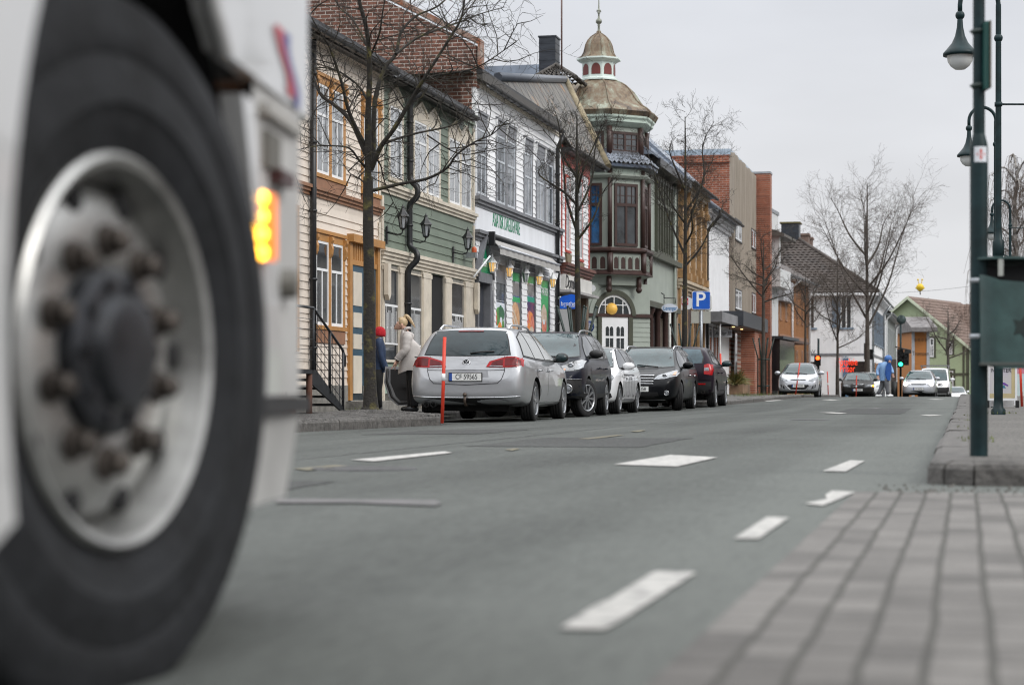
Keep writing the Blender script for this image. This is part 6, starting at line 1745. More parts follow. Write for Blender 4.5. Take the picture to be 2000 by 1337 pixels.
for v,sgn in(('l',1),('R',-1)):
 for(z0,z1)in((.80,.835),(.285,.32)):c.decal('lettering',[(-.75,z0),(.80,z0),(.80,z1),(-.75,z1)],v,m_letter,off=.010)
 for k,x in enumerate((.74,.50,.28,.05,-.20,-.45,-.68)):
  c.decal('lettering',[(x,.36),(x+.035,.36),(x+.035,.76),(x,.76)],v,m_letter,off=.010)
  if k%3==0:c.decal('lettering',[(x,.36),(x+.16,.36),(x+.16,.40),(x,.40)],v,m_letter,off=.010)
  if k%3==1:c.decal('lettering',[(x-.12,.72),(x+.03,.72),(x+.03,.76),(x-.12,.76)],v,m_letter,off=.010)
  #black estate with chrome grille
c=Car('parked_car','black estate car with a chrome barred grille and one bright roof rail end','wagon',4.70,1.83,1.50,p_blackc,*parked(1333,45.7,1.83,11.6,1.39,False),2.70,.96,.33,wheel=('multi',c_rim),steer=14)
c.glass('wagon');c.doors('wagon',c_chrome);c.mirrors(.80,1.0,p_blackc,w=.23);c.rails(-1.7,.2,c_chrome,.55,.05)
for sg in(1,-1):
 hl=c.decal('headlight',[(sg*y,z)for y,z in[(.36,.70),(.44,.79),(.60,.85),(.80,.92),(.865,.86),(.84,.78),(.62,.715)]],'f',c_lamp,off=.010)
 c.lamp_ring('f',sg*.60,.775,.06,c_chrome,c_lampd,.025,'projector')
 c.decal('indicator',[(sg*y,z)for y,z in[(.76,.80),(.78,.87),(.82,.87),(.82,.80)]],'f',c_amber,off=.016,parent=hl)
 c.lamp_ring('f',sg*.66,.40,.058,c_chrome,c_lamp,.025)
c.decal('grille',[(-.33,.60),(.33,.60),(.38,.78),(-.38,.78)],'f',c_black,off=.008)
for z,w in((.785,.016),(.715,.010),(.66,.010),(.605,.010)):ribbon(c,'f',[(-.37,z),(0,z+.008),(.37,z)],w,c_chrome,'grille_bar',.014)
c.decal('lower_intake',[(-.52,.27),(.52,.27),(.46,.42),(-.46,.42)],'f',c_black,off=.008)
ribbon(c,'f',[(-.60,.255),(0,.245),(.60,.255)],.012,p_silver,'bumper_lip',.012)
c.plate('f',.49,'VD 67258')
#plum compact SUV from behind
c=Car('parked_car','dark plum compact car seen from behind, last of the row before the parking sign','suv',3.93,1.74,1.545,p_plum,*parked(1400,50.4,1.74,12.0,-1.275,True),2.46,.78,.325,wheel=('multi',c_rim))
c.glass('suv');c.doors('suv');c.mirrors(.70,1.08,c_black,w=.24)
rw=[(-.56,1.10),(0,1.085),(.56,1.10),(.58,1.25),(.50,1.44),(0,1.465),(-.50,1.44),(-.58,1.25)]
c.decal('rear_window_trim',[(y*1.05,1.08+(z-1.08)*1.05-.01)for y,z in rw],'r',c_black,off=.004)
c.decal('rear_window',rw,'r',pm('rear car glass teal',(.045,.08,.10),.04,var=.4,scale=2,spec=.5),off=.009)
for sg in(1,-1):
 tl=c.decal('tail_light',[(sg*y,z)for y,z in[(.62,.83),(.62,1.06),(.70,1.085),(.82,1.06),(.845,.93),(.82,.80)]],'r',c_red,off=.012)
 c.decal('reverse_lamp',[(sg*y,z)for y,z in[(.63,.91),(.63,.985),(.73,.99),(.75,.91)]],'r',c_lamp,off=.018,parent=tl)
 c.decal('reflector',[(sg*y,z)for y,z in[(.46,.565),(.46,.60),(.66,.60),(.66,.565)]],'r',c_red,off=.018)
c.decal('bumper',[(-.80,.36),(-.80,.64),(0,.62),(.80,.64),(.80,.36)],'r',c_black,off=.010)
ribbon(c,'r',[(-.82,.70),(0,.68),(.82,.70)],.006,c_under)
ribbon(c,'r',[(-.57,1.06),(-.59,.80),(-.50,.72),(.50,.72),(.59,.80),(.57,1.06)],.005,c_under)
mb=MB();p=c.surf('r',-.62,.36);mb.lathe([(.035,-.06),(.042,-.065),(.042,.08)],12,'x',0,Matrix.Translation((p.x,-.60,.38)));mb.build('exhaust_pipe',c_disc,c.root)
c.plate('r',.80,'DN 18846');mb,p,sg=c.badge('r',0,.99,.06,.045);mb.build('badge',c_chrome,c.root)
p=c.surf('t',-1.3,0);mb=MB();mb.tube([p,p+Vector((-.10,0,.22))],.008,5);mb.build('aerial',c_black,c.root)
#cars further up the street
def front_hatch(c,hl,lit=None,grille=None,lower=None,plate=None,pz=.47,badge=True):
 for sg in(1,-1):
  c.decal('headlight',[(sg*y,z)for y,z in hl],'f',c_lamp,off=.010)
  if lit:
   p=c.surf('f',sg*lit[0],lit[1],.02);mb=MB();mb.ball(p,lit[2],12,8);mb.build('lit_lamp',c_lit,c.root)
 if grille:c.decal('grille',grille,'f',c_black,off=.010)
 if lower:c.decal('lower_intake',lower,'f',c_black,off=.010)
 if plate:c.plate('f',pz,plate)
 if badge:mb,p,sg=c.badge('f',0,.72,.07,.045);mb.build('badge',c_chrome,c.root)
def at_px(px,Y):u,v=car_at(px,Y);return place(u,v)
c=Car('parked_car','pale silver hatchback facing the camera by the brick building, behind a red stake','hatch',3.99,1.74,1.50,p_light,at_px(1563,86.0),TOWARD+radians(2),2.52,.82,.30,wheel=('ten',c_rim))
c.glass('hatch');c.doors('hatch');c.mirrors(.80,1.0,p_light,w=.23)
front_hatch(c,[(.42,.70),(.50,.76),(.68,.84),(.80,.90),(.83,.84),(.76,.72),(.60,.66)],None,[(-.33,.72),(.33,.72),(.30,.76),(-.30,.76)],[(-.46,.50),(-.30,.34),(.30,.34),(.46,.50),(.40,.54),(-.40,.54)],'VK 22100',.49)
for sg in(1,-1):
 c.decal('fog_surround',[(sg*y,z)for y,z in[(.54,.36),(.60,.50),(.74,.56),(.72,.42)]],'f',c_black,off=.008);c.lamp_ring('f',sg*.65,.45,.05,c_chrome,c_lamp)
ribbon(c,'f',[(-.56,.56),(-.36,.34),(0,.31),(.36,.34),(.56,.56)],.014,c_chrome,'bumper_trim',.012)
c=Car('parked_car','dark grey boxy saloon with square headlights under the lit red sign','saloon',4.66,1.76,1.42,p_greyd,at_px(1675,107.5),TOWARD+radians(3),2.67,.93,.31,wheel=('multi',c_rim))
c.glass('saloon');c.doors('saloon');c.mirrors(.80,.98,c_black,w=.2)
front_hatch(c,[(.36,.62),(.36,.745),(.78,.745),(.80,.64)],None,[(-.32,.60),(.32,.60),(.30,.75),(-.30,.75)],[(-.6,.30),(.6,.30),(.62,.38),(-.62,.38)],'DJ 64528',.46,False)
for y,w in((.5,.005),(.62,.005)):
 for sg in(1,-1):ribbon(c,'f',[(sg*y,.63),(sg*y,.74)],w,c_black,'lamp_bar',.014)
ribbon(c,'f',[(-.31,.75),(.31,.75)],.010,c_chrome,'grille_bar',.014);ribbon(c,'f',[(-.28,.61),(.28,.75)],.009,c_chrome,'grille_bar',.016)
ribbon(c,'f',[(-.84,.56),(.84,.56)],.02,c_black,'bumper_strip',.008)
p=c.surf('f',-.80,.68,.0);mb=MB();mb.ball(c.surf('f',.79,.68,.02),.055,10,7);mb.build('lit_lamp',c_turn,c.root)
c=Car('parked_car','white estate car half hidden behind the dark grey boxy saloon','wagon',4.5,1.82,1.56,p_whitec,at_px(1692,113.5),TOWARD+radians(3),2.7,.9,.32,wheel=('multi',c_rim))
c.glass('wagon');c.doors('wagon');c.mirrors(.80,1.0,p_whitec);c.rails(-1.6,.2,c_black)
front_hatch(c,[(.48,.68),(.56,.80),(.80,.86),(.82,.76),(.7,.68)],None,[(-.4,.60),(.4,.60),(.44,.76),(-.44,.76)],[(-.5,.3),(.5,.3),(.45,.45),(-.45,.45)],None)
c=Car('driving_car','silver grey hatchback with lit headlights driving past the traffic light','hatch',4.24,1.76,1.515,p_light,at_px(1797,107.0),TOWARD-radians(1),2.6,.89,.315,wheel=('multi',c_rim))
c.glass('hatch');c.doors('hatch');c.mirrors(.80,1.0,p_light,w=.23)
front_hatch(c,[(.40,.70),(.50,.80),(.72,.88),(.82,.86),(.82,.74),(.6,.66)],(.66,.76,.11),[(-.36,.70),(.36,.70),(.40,.78),(-.40,.78)],[(-.42,.27),(.42,.27),(.40,.40),(-.40,.40)],'SV 36765',.50)
for z in(.715,.745):ribbon(c,'f',[(-.37,z),(.37,z)],.008,c_chrome,'grille_bar',.014)
c=Car('van','white van with a roof bar and black bumper behind the silver grey hatchback','van',4.9,1.90,1.95,p_whitec,at_px(1826,119.0),TOWARD-radians(1),3.0,.95,.33,wheel=('multi',c_rim),cat='van')
c.glass('van');c.doors('van');c.mirrors(1.25,1.22,p_whitec,w=.26,out=.18)
front_hatch(c,[(.50,.88),(.56,1.0),(.84,1.04),(.86,.92),(.78,.86)],(.70,.94,.10),[(-.5,.86),(.5,.86),(.52,1.0),(-.52,1.0)],None,None,badge=False)
c.decal('bumper',[(-.88,.36),(-.88,.78),(0,.76),(.88,.78),(.88,.36)],'f',c_black,off=.012)
mb=MB()
for x in(.2,-1.2):mb.box(x-.05,x+.05,-.85,.85,2.04,2.10);mb.box(x-.03,x+.03,-.8,-.76,1.9,2.05);mb.box(x-.03,x+.03,.76,.8,1.9,2.05)
mb.build('roof_bar',c_chrome,c.root)
c=Car('driving_car','white saloon with a lit headlight rising over the crest below the green house','saloon',4.69,1.85,1.45,p_whitec,at_px(1866,150.0),TOWARD-radians(2),2.87,.84,.33,wheel=('multi',c_rim))
c.glass('saloon');c.doors('saloon');c.mirrors(.80,1.0,p_whitec)
front_hatch(c,[(.50,.66),(.58,.78),(.80,.80),(.82,.70),(.7,.64)],(.66,.72,.15),None,[(-.40,.50),(.40,.50),(.34,.62),(0,.58),(-.34,.62)],None)
#TREES
m_bark=pm('dark bark with lichen',(.022,.019,.016),.9,col2=(.115,.10,.028),scale=5.5,spread=(.52,.74),bump=.9,bscale=30)
m_twig=pm('dark twigs',(.030,.025,.020),.9,col2=(.085,.075,.03),scale=3,spread=(.55,.8))
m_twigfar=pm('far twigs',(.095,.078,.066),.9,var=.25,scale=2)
m_guard=pm('dark green tree guard',(.008,.022,.018),.45,var=.2)
def branch(mb,rng,p,d,L,r,lvl,maxl,up=.12,wob=.22,kids=(7,6,5),ratio=.5,sides=(7,5,4,3),rmin=.0035,droop=0.0,spread=(.55,1.0)):
 n=max(3,int(5-lvl*.5));pts,rad=[p.copy()],[r]
 seg=L/n;d=d.normalized();q=p.copy()
 for i in range(n):
  d=(d+Vector((rng.gauss(0,wob),rng.gauss(0,wob),rng.gauss(0,wob)+up-droop*(i/n)))).normalized()
  q=q+d*seg;pts.append(q.copy());rad.append(max(rmin,r*(1-.8*(i+1)/n)))
 mb.tube(pts,rad,sides[min(lvl,len(sides)-1)],cap=False)
 if lvl<maxl:
  k=kids[min(lvl,len(kids)-1)]
  for j in range(k):
   t=lerp(.18,1.0,(j+rng.random())/k)*n;i=min(n-1,int(t));f=t-i
   a=pts[i].lerp(pts[i+1],f);ax=(pts[i+1]-pts[i]).normalized()
   o=ax.orthogonal().normalized();o.rotate(Matrix.Rotation(rng.uniform(0,2*pi),3,ax))
   nd=ax*rng.uniform(.5,1.0)+o*rng.uniform(*spread)
   branch(mb,rng,a,nd,L*ratio*rng.uniform(.6,1.15),max(rmin,rad[i]*.55),lvl+1,maxl,up,wob,kids,ratio,sides,rmin,droop,spread)
def smooth_path(P_,k=4):
 out=[]
 for i in range(len(P_)-1):
  p0,p1,p2,p3=P_[max(0,i-1)],P_[i],P_[i+1],P_[min(len(P_)-1,i+2)]
  for j in range(k):
   t=j/k
   out.append(.5*((2*p1)+(p2-p0)*t+(2*p0-5*p1+4*p2-p3)*t*t+(3*p1-p0-3*p2+p3)*t**3))
 out.append(P_[-1]);return out
 #the near tree, its limbs taken one by one
rng=random.Random(21)
TY1=28.0
base=P(723,800,TY1)
t1=thing('street_tree','bare lichened street tree on the cobbled build-out behind the silver estate car','tree',(base.x,base.y,base.z),0,'bare street trees')
tb,cr=MB(),MB()
lim=[([(724,800),(722,700),(721,560),(719,440),(719,345)],.115,.088,0,0),([(719,350),(719,225),(722,145),(717,64),(701,0),(690,-60),(684,-120)],.075,.02,-.4,1),([(724,330),(729,300),(732,199),(751,135),(773,106),(783,64),(812,32),(854,13),(890,-20)],.062,.012,.9,1),([(773,106),(815,74),(863,55),(902,42),(930,30),(985,14)],.032,.008,1.6,1),([(725,330),(744,286),(770,251),(812,180),(828,154),(879,74),(902,32),(910,-30)],.060,.014,-.7,1),([(828,154),(863,146),(912,138),(937,129),(965,112),(1010,80)],.030,.007,-1.3,1),([(744,283),(770,273),(815,260),(873,248),(899,232),(920,200)],.034,.007,.8,1),([(729,372),(783,359),(834,349),(873,328),(892,302),(928,277),(962,262),(990,235)],.040,.008,-.5,1),([(834,264),(879,293),(908,302),(925,300)],.018,.005,.3,1),([(714,300),(686,238),(654,206),(628,187),(616,161),(606,130),(590,60)],.055,.012,.5,1),([(716,290),(683,222),(667,161),(645,96),(628,68),(600,20)],.045,.009,-.9,1),([(712,325),(700,311),(683,290),(654,285),(612,286),(570,296)],.030,.007,-1.0,1),([(714,360),(702,349),(683,338),(672,322)],.020,.006,.4,1),([(722,205),(702,170),(664,141),(625,132),(590,140)],.030,.007,.7,1),([(735,310),(744,325),(751,354),(770,399),(783,421)],.020,.005,.6,1),([(718,120),(740,70),(748,20),(760,-40)],.026,.008,-.8,1),([(717,90),(690,40),(660,10),(640,-40)],.026,.008,.6,1),]
ends=[]
for pts,r0,r1,dy,kind in lim:
 n=len(pts);P3=[]
 for i,(x,y)in enumerate(pts):
  t=i/(n-1)
  P3 .append(P(x,y,TY1+dy*t*1.3)-base)
 path=smooth_path(P3,4)
 m_=len(path)
 rad=[max(.006,lerp(r0,r1,i/(m_-1))*(.80 if kind==0 else .66)*(1+rng.uniform(-.06,.06)))for i in range(m_)]
 if kind==0:rad[0]*=1.35;rad[1]*=1.12
 tb.tube(path,rad,10 if r0>.05 else 7,cap=False)
 if kind:
  Ltot=sum((path[i+1]-path[i]).length for i in range(m_-1))
  k=int(Ltot*12)
  for j in range(k):
   t=lerp(.12,1.0,(j+rng.random())/k)*(m_-1);i=min(m_-2,int(t))
   a=path[i].lerp(path[i+1],t-i);ax=(path[i+1]-path[i]).normalized()
   o=ax.orthogonal().normalized();o.rotate(Matrix.Rotation(rng.uniform(0,2*pi),3,ax))
   big=rng.random()<.33
   branch(cr,rng,a,ax*rng.uniform(.2,.9)+o,rng.uniform(.55,1.15)if big else rng.uniform(.2,.55),.011 if big else .006,1,3 if big else 2,.03,.30,(0,4,4),.5,(7,4,3,3),.0022,.10)
tb.ball((0,0,.0),.14,12,6,0,(1,1,.5))
tb.build('trunk',m_bark,t1);cr.build('crown',m_twig,t1)
def tree(label,px,Y,ybase,ysplit,ytop,half,seed,r=.09,limbs=7,group='bare street trees',maxl=3,kids=(6,6,5),mat=None,lean=0.0,spread=(.5,.95),twig=.0035,low=True,dens=7.0,name='street_tree'):
 rng=random.Random(seed)
 b=P(px,ybase,Y);s=F/Y
 t=thing(name,label,'tree',b,0,group)
 H=(ybase-ytop)/s;hs=(ybase-ysplit)/s;Wd=half/s
 tb,cr=MB(),MB()
 path=smooth_path([Vector((0,0,-.1)),Vector((rng.uniform(-.03,.03),0,hs*.4)),Vector((lean*.5,0,hs)),Vector((lean,rng.uniform(-.2,.2),lerp(hs,H,.5))),Vector((lean*1.2,0,H*.96))],4)
 rad=[lerp(r,r*.12,(i/(len(path)-1))**1.1)for i in range(len(path))];rad[0]*=1.3
 tb.tube(path,rad,9,cap=False)
 for i in range(limbs):
  tt=lerp(.0,.75,i/max(1,limbs-1));z=lerp(hs,H,tt*.62)
  k=min(len(path)-2,max(1,int((z/(H*.96))*(len(path)-1))));a=path[k].copy();a.z=z;a.x=lerp(path[k].x,path[k+1].x,.5)
  ang=i*2.4+rng.uniform(-.4,.4)
  reach=Wd*lerp(1.0,.55,tt)*rng.uniform(.8,1.1);rise=(H-z)*(rng.uniform(.18,.5)if i%2==0 and low else rng.uniform(.55,.9))
  e=a+Vector((cos(ang)*reach,sin(ang)*reach,rise));m1=a+Vector((cos(ang)*reach*.45,sin(ang)*reach*.45,rise*.35))+Vector((rng.gauss(0,.08),rng.gauss(0,.08),0))
  pl=smooth_path([a,m1,a.lerp(e,.75)+Vector((rng.gauss(0,.1),rng.gauss(0,.1),0)),e],4);m_=len(pl)
  tb.tube(pl,[lerp(r*.36,.006,j/(m_-1))for j in range(m_)],6,cap=False)
  n=int((e-a).length*dens)
  for j in range(n):
   q=lerp(.1,1,(j+rng.random())/n)*(m_-1);ii=min(m_-2,int(q));p=pl[ii].lerp(pl[ii+1],q-ii);ax=(pl[ii+1]-pl[ii]).normalized()
   o=ax.orthogonal().normalized();o.rotate(Matrix.Rotation(rng.uniform(0,2*pi),3,ax))
   branch(cr,rng,p,ax*.7+o*rng.uniform(*spread),(e-a).length*rng.uniform(.16,.36),r*.06+.003,1,maxl,.06,.22,(0,*kids[1:]),.52,(6,4,3,3),twig,.03)
 n=int((H-hs)*dens*.9)
 for j in range(n):
  z=lerp(hs,H,(j+rng.random())/n);k=min(len(path)-2,int(z/(H*.96)*(len(path)-1)))
  p=path[k].copy();p.z=z;ang=rng.uniform(0,6.3)
  branch(cr,rng,p,Vector((cos(ang),sin(ang),.5)),Wd*rng.uniform(.2,.55),r*.06+.003,1,maxl,.08,.22,(0,*kids[1:]),.5,(6,4,3,3),twig,.02)
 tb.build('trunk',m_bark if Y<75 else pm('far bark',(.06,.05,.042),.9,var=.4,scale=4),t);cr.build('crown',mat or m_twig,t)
 return t
def guard(label,px,Y,ybase,hpx,group='tree guards'):
 """cage of bars round a young trunk that open out at the top"""
 b=P(px,ybase,Y);s=F/Y;H=hpx/s
 g=thing('tree_guard',label,'tree guard',b,0,group)
 for k in range(8):
  a=2*pi*k/8+.3;r0=.24
  mb=MB();mb.tube([(r0*cos(a),r0*sin(a),-.05),(r0*cos(a),r0*sin(a),H*.66),(r0*1.9*cos(a),r0*1.9*sin(a),H)],.022,6);mb.ball((r0*1.9*cos(a),r0*1.9*sin(a),H),.03,6,5);mb.build('bar',m_guard,g)
 for z in(.15,.62):
  mb=MB();mb.lathe([(.225,H*z),(.255,H*z),(.255,H*z+.05),(.225,H*z+.05)],16);mb.build('hoop',m_guard,g)
 return g
tree('bare street tree in a dark green guard behind the blue shop sign',1127,43.0,790,470,200,92,2,.088,8,maxl=3,twig=.0028)
guard('dark green tree guard below the blue shop sign',1127,43.0,790,190)
tree('bare lichened street tree in a guard beside the blue parking sign',1338,58.5,779,520,205,92,7,.105,8,maxl=3,twig=.003)
guard('dark green tree guard beside the parking sign',1338,58.5,779,145)
tree('bare street tree in a guard left of the pale silver hatchback',1491,80.0,771,590,455,72,9,.10,9,maxl=3,twig=.0035,kids=(5,5,4))
guard('dark green tree guard with bent bars left of the pale silver hatchback',1491,80.0,771,110)
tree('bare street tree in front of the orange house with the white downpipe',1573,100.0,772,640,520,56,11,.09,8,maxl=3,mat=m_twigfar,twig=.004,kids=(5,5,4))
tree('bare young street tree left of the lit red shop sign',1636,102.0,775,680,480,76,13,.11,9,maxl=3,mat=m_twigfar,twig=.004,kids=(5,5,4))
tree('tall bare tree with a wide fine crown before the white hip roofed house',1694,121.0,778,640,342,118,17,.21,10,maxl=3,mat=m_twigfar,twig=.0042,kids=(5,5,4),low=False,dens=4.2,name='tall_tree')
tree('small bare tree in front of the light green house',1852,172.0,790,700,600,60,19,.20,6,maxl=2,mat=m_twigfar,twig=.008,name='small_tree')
rng=random.Random(31)
b=P(1985,778,95.0)
t=thing('weeping_birch','bare weeping birch with hanging brown twigs behind the lamp posts','tree',b)
tb,cr=MB(),MB();s=F/95.0;H=(778-305)/s
pth=smooth_path([Vector((0,0,-.3)),Vector((.1,0,H*.4)),Vector((-.1,0,H*.75)),Vector((.1,0,H*.97))],4);tb.tube(pth,[lerp(.22,.03,i/(len(pth)-1))for i in range(len(pth))],8,cap=False)
for i in range(20):
 z=lerp(H*.38,H*.95,i/19);ang=i*2.4;reach=lerp(2.6,1.0,i/19)
 a=Vector((0,0,z));e=a+Vector((cos(ang)*reach,sin(ang)*reach,.35));m1=a+Vector((cos(ang)*reach*.5,sin(ang)*reach*.5,.75))
 pl=smooth_path([a,m1,e],5);tb.tube(pl,[lerp(.06,.014,j/(len(pl)-1))for j in range(len(pl))],5,cap=False)
 for j in range(24):
  q=rng.uniform(.25,1)*(len(pl)-1);ii=min(len(pl)-2,int(q));p=pl[ii].lerp(pl[ii+1],q-ii)
  L=rng.uniform(.9,3.0);w1=Vector((rng.gauss(0,.2),rng.gauss(0,.2),0));w2=Vector((rng.gauss(0,.1),rng.gauss(0,.1),0))
  pts=[p,p+w1+Vector((0,0,-.1)),p+w1*1.5+w2+Vector((0,0,-L*.5)),p+w1*1.6+w2*2+Vector((0,0,-L))]
  cr.tube(pts,[.012,.009,.008,.005],3,cap=False)
  for k in range(4):
   q_=pts[1].lerp(pts[3],rng.random());cr.tube([q_,q_+Vector((rng.gauss(0,.15),rng.gauss(0,.15),-rng.uniform(.2,.6)))],[.007,.004],3,cap=False)
tb.build('trunk',pm('birch bark',(.30,.28,.26),.8,col2=(.05,.045,.04),scale=4),t);cr.build('crown',pm('brown birch twigs',(.10,.075,.06),.9,var=.3),t)
Yp=Fac(1424,1486).Y(1452,2.3)
b=P(1440,770,Yp);b.z=zL(UV(b.x,b.y)[0])
pt=thing('planter','wooden slatted planter box at the foot of the brick pier','planter',b,heading())
mb=MB()
for k in range(9):mb.box(-.1+k*.31,.19+k*.31,-.22,-.18,.04,.42+.01*(k%2));
mb.box(-.1,2.7,-.18,.3,.0,.38);mb.build('box',pm('weathered larch',(.26,.165,.10),.7,var=.3,scale=5,stretch=(1,1,.2)),pt)
rng=random.Random(8);mb=MB()
for k in range(420):
 a=rng.uniform(0,2*pi);e=rng.uniform(.15,1.3);L=rng.uniform(.4,.85)
 d=Vector((cos(a)*cos(e),sin(a)*cos(e),sin(e)));c=Vector((.25+rng.gauss(0,.25),.05,.38));w=d.orthogonal().normalized()*.014
 tip=c+d*L+Vector((0,0,-.25*cos(e)*L));m_=c+d*L*.55
 mb.add([c-w,c+w,m_+w*1.2,tip,m_-w*1.2],[(0,1,2,4),(4,2,3)],0)
bush=thing('shrub','green and rust spiky shrub growing in the wooden planter','shrub',b,heading());mb.build('foliage',pm('shrub leaves',(.045,.085,.02),.6,col2=(.19,.12,.035),scale=4),bush)
#TRUCK in the foreground
TH=radians(4.0)
hub=Vector((-.572,3.0,.508))
tk=thing('truck','white truck cab with a big silver front wheel and a lit amber side lamp','truck',(hub.x,hub.y,0),pi/2-TH)
m_tw=pm('white truck paint',(.50,.50,.50),.3,var=.06,scale=2,coat=.6)
m_twd=pm('dusty white truck plastic',(.40,.395,.385),.5,var=.14,scale=3)
m_tb=pm('black truck plastic',(.014,.015,.017),.5,var=.2)
m_ttyre=pm('truck tyre rubber',(.012,.013,.015),.8,spec=.3,var=.4,scale=7,bump=.25,bscale=30)
m_trim_=pm('scuffed aluminium rim',(.40,.40,.39),.42,.9,var=.3,scale=6)
m_nut=pm('rusty wheel nut',(.06,.05,.043),.55,.5,var=.35,scale=10)
m_hub=pm('greasy dark hub',(.030,.032,.037),.4,.5,var=.5,scale=8)
ZH,RT=hub.z,.556
M_w=Matrix.Translation((0,.02,ZH))@Matrix.Rotation(radians(-13.6),4,'Z')
mb=MB();O=-1
RR=.294
prof=[(RR-.012,.30),(RR+.02,.31),(.40,.325),(.48,.315),(.522,.29),(RT,.26),(RT,.20),(RT-.016,.197),(RT-.016,.185),(RT,.182),(RT,.115),(RT-.016,.112),(RT-.016,.10),(RT,.097),(RT,.045),(.548,.022),(.542,.010),(.530,.000),(.51,-.004),(.49,-.009),(.45,-.013),(.445,-.009),(.40,-.020),(.372,-.021),(.368,-.016),(.345,-.014),(.33,-.006),(RR+.012,.004),(RR-.004,.012)]
mb.lathe(prof,96,'y')
mb.v=[M_w@p for p in mb.v]
ty=mb.build('wheel',m_ttyre,tk,sharp=50)
mb=MB()
rim=[(RR-.006,.03),(RR+.004,.010),(RR+.006,-.004),(RR-.002,-.012),(RR-.014,-.006),(RR-.022,.02),(RR-.034,.05),(.262,.066),(.255,.060),(.247,.046),(.225,.036),(.205,.030),(.185,.026),(.150,.024),(.142,.025),(.120,.035)]
mb.lathe(rim,64,'y')
mb.v=[M_w@p for p in mb.v]
rm=mb.build('rim',m_trim_,ty,sharp=40)
for k in range(10):
 a=2*pi*k/10+.31
 mb=MB();mb.lathe([(0,-.014),(.012,-.014),(.018,-.008),(.019,.014),(.027,.016),(.027,.026)],8,'y',0,Matrix.Translation((.1675*cos(a),0,.1675*sin(a))),smooth=False)
 mb.v=[M_w@p for p in mb.v];mb.build('wheel_nut',m_nut,rm)
 a+=.31
 mb=MB();mb.lathe([(0,.024),(.020,.0245),(.022,.036)],14,'y',0,Matrix.Translation((.236*cos(a),.008,.236*sin(a))))
 mb.v=[M_w@p for p in mb.v];mb.build('vent_hole_shade',dark_void,rm)  # near-black discs on the rim, painted shade instead of cut holes
mb=MB();mb.lathe([(0,-.028),(.060,-.028),(.078,-.022),(.086,-.010),(.090,-.002),(.110,.000),(.126,.008),(.130,.035)],36,'y')
for k in range(10):
 a=2*pi*k/10;mb.lathe([(0,-.008),(.011,-.008),(.012,.004)],6,'y',0,Matrix.Translation((.104*cos(a),0,.104*sin(a))),smooth=False)
mb.v=[M_w@p for p in mb.v];mb.build('hub',m_hub,rm,sharp=35)
mb=MB();M_f=Matrix.Translation((0,2.02,ZH))@Matrix.Rotation(radians(-12.6),4,'Z');mb.lathe([(RR,-.3),(.47,-.31),(RT,-.26),(RT,-.04),(.47,0),(RR,0)],48,'y');mb.lathe([(0,-.1),(RR,-.1)],32,'y');mb.v=[M_f@p for p in mb.v];mb.build('wheel',m_ttyre,tk)
mb=MB();mb.box(-.12,.12,.3,1.8,ZH-.14,ZH+.06);mb.build('axle',m_tb,tk)
YS,AR,XF=-.062,.615,1.30
def skin(poly,y0=YS,y1=YS+.03,mat=m_tw,name='panel'):
 mb=MB();mb.prism(poly,y0,y1,'y');return mb.build(name,mat,tk)
arc=lambda a0,a1,n=24,r=AR:[(r*cos(lerp(a0,a1,i/n)),ZH+r*sin(lerp(a0,a1,i/n)))for i in range(n+1)]
TOP=2.9
rear=[(-.77*cos(a),ZH+.75*sin(a))for a in[-.28+(pi/2+.28)*i/26 for i in range(27)]]
skin([(-1.45,.30),(-.85,.27)]+rear+[(0,TOP),(-1.45,TOP)],name='step_panel')
zs=1.02
a_s=math.asin((zs-ZH)/AR)
skin([(.0,ZH+.75),(.12,ZH+.70)]+arc(pi*.36,a_s)+[(1.06,zs),(1.06,TOP),(0,TOP)],name='door_panel')
mb=MB();pts=[(.12,ZH+.70)]+arc(pi*.36,a_s-.02,20,AR+.006);mb.tube([(x,YS-.002,z)for x,z in pts],.016,8);mb.build('arch_lip',m_tw,tk)
mb=MB();n=10;RC=.24
prof=[(1.06,YS)]+[(XF-RC+RC*sin(pi/2*i/n),YS+RC-RC*cos(pi/2*i/n))for i in range(n+1)]+[(XF+.10,1.1),(XF,2.2),(1.06,2.25)]
m_=len(prof)
def wall_strip(mb,prof,z0,z1):
 k=len(prof);mb.add([(x,y,z0)for x,y in prof]+[(x,y,z1)for x,y in prof],[(i,i+1,k+i+1,k+i)for i in range(k-1)],0,True)
RC=.13;pcab=[(1.06,YS)]+[(XF-RC+RC*sin(pi/2*i/n),YS+RC-RC*cos(pi/2*i/n))for i in range(n+1)]+[(XF+.10,1.1),(XF,2.2),(1.06,2.25)]
wall_strip(mb,pcab,zs,TOP);mb.add([(x,y,zs)for x,y in pcab],[tuple(range(m_))],0);mb.build('cab_front',m_tw,tk,sharp=40)
mb=MB();mb.box(-1.45,1.06,2.2,2.25,.4,TOP);mb.box(-1.45,-1.42,YS,2.25,.5,TOP);mb.box(-1.45,1.06,YS,2.25,TOP,TOP+.05);mb.build('cab_shell',m_tw,tk)
mb=MB();mb.add([(XF+.03,.15,1.75),(XF+.03,1.95,1.75),(XF-.16,1.9,2.8),(XF-.16,.2,2.8)],[(0,1,2,3)]);mb.build('windscreen',c_glass,tk)
skin([(-.9,1.75),(.75,1.75),(.95,1.95),(.80,2.7),(-.9,2.7)],YS-.012,YS-.004,c_gside,'side_window')
mb=MB();pts=[(x-.02,z+.02)for x,z in rear]+[(.12,ZH+.74)]+arc(pi*.36,-.25,20,AR+.03);k=len(pts)
mb.add([(x,YS+.031,z)for x,z in pts]+[(x,.75,z)for x,z in pts],[(i,i+1,k+i+1,k+i)for i in range(k-1)],0,True)
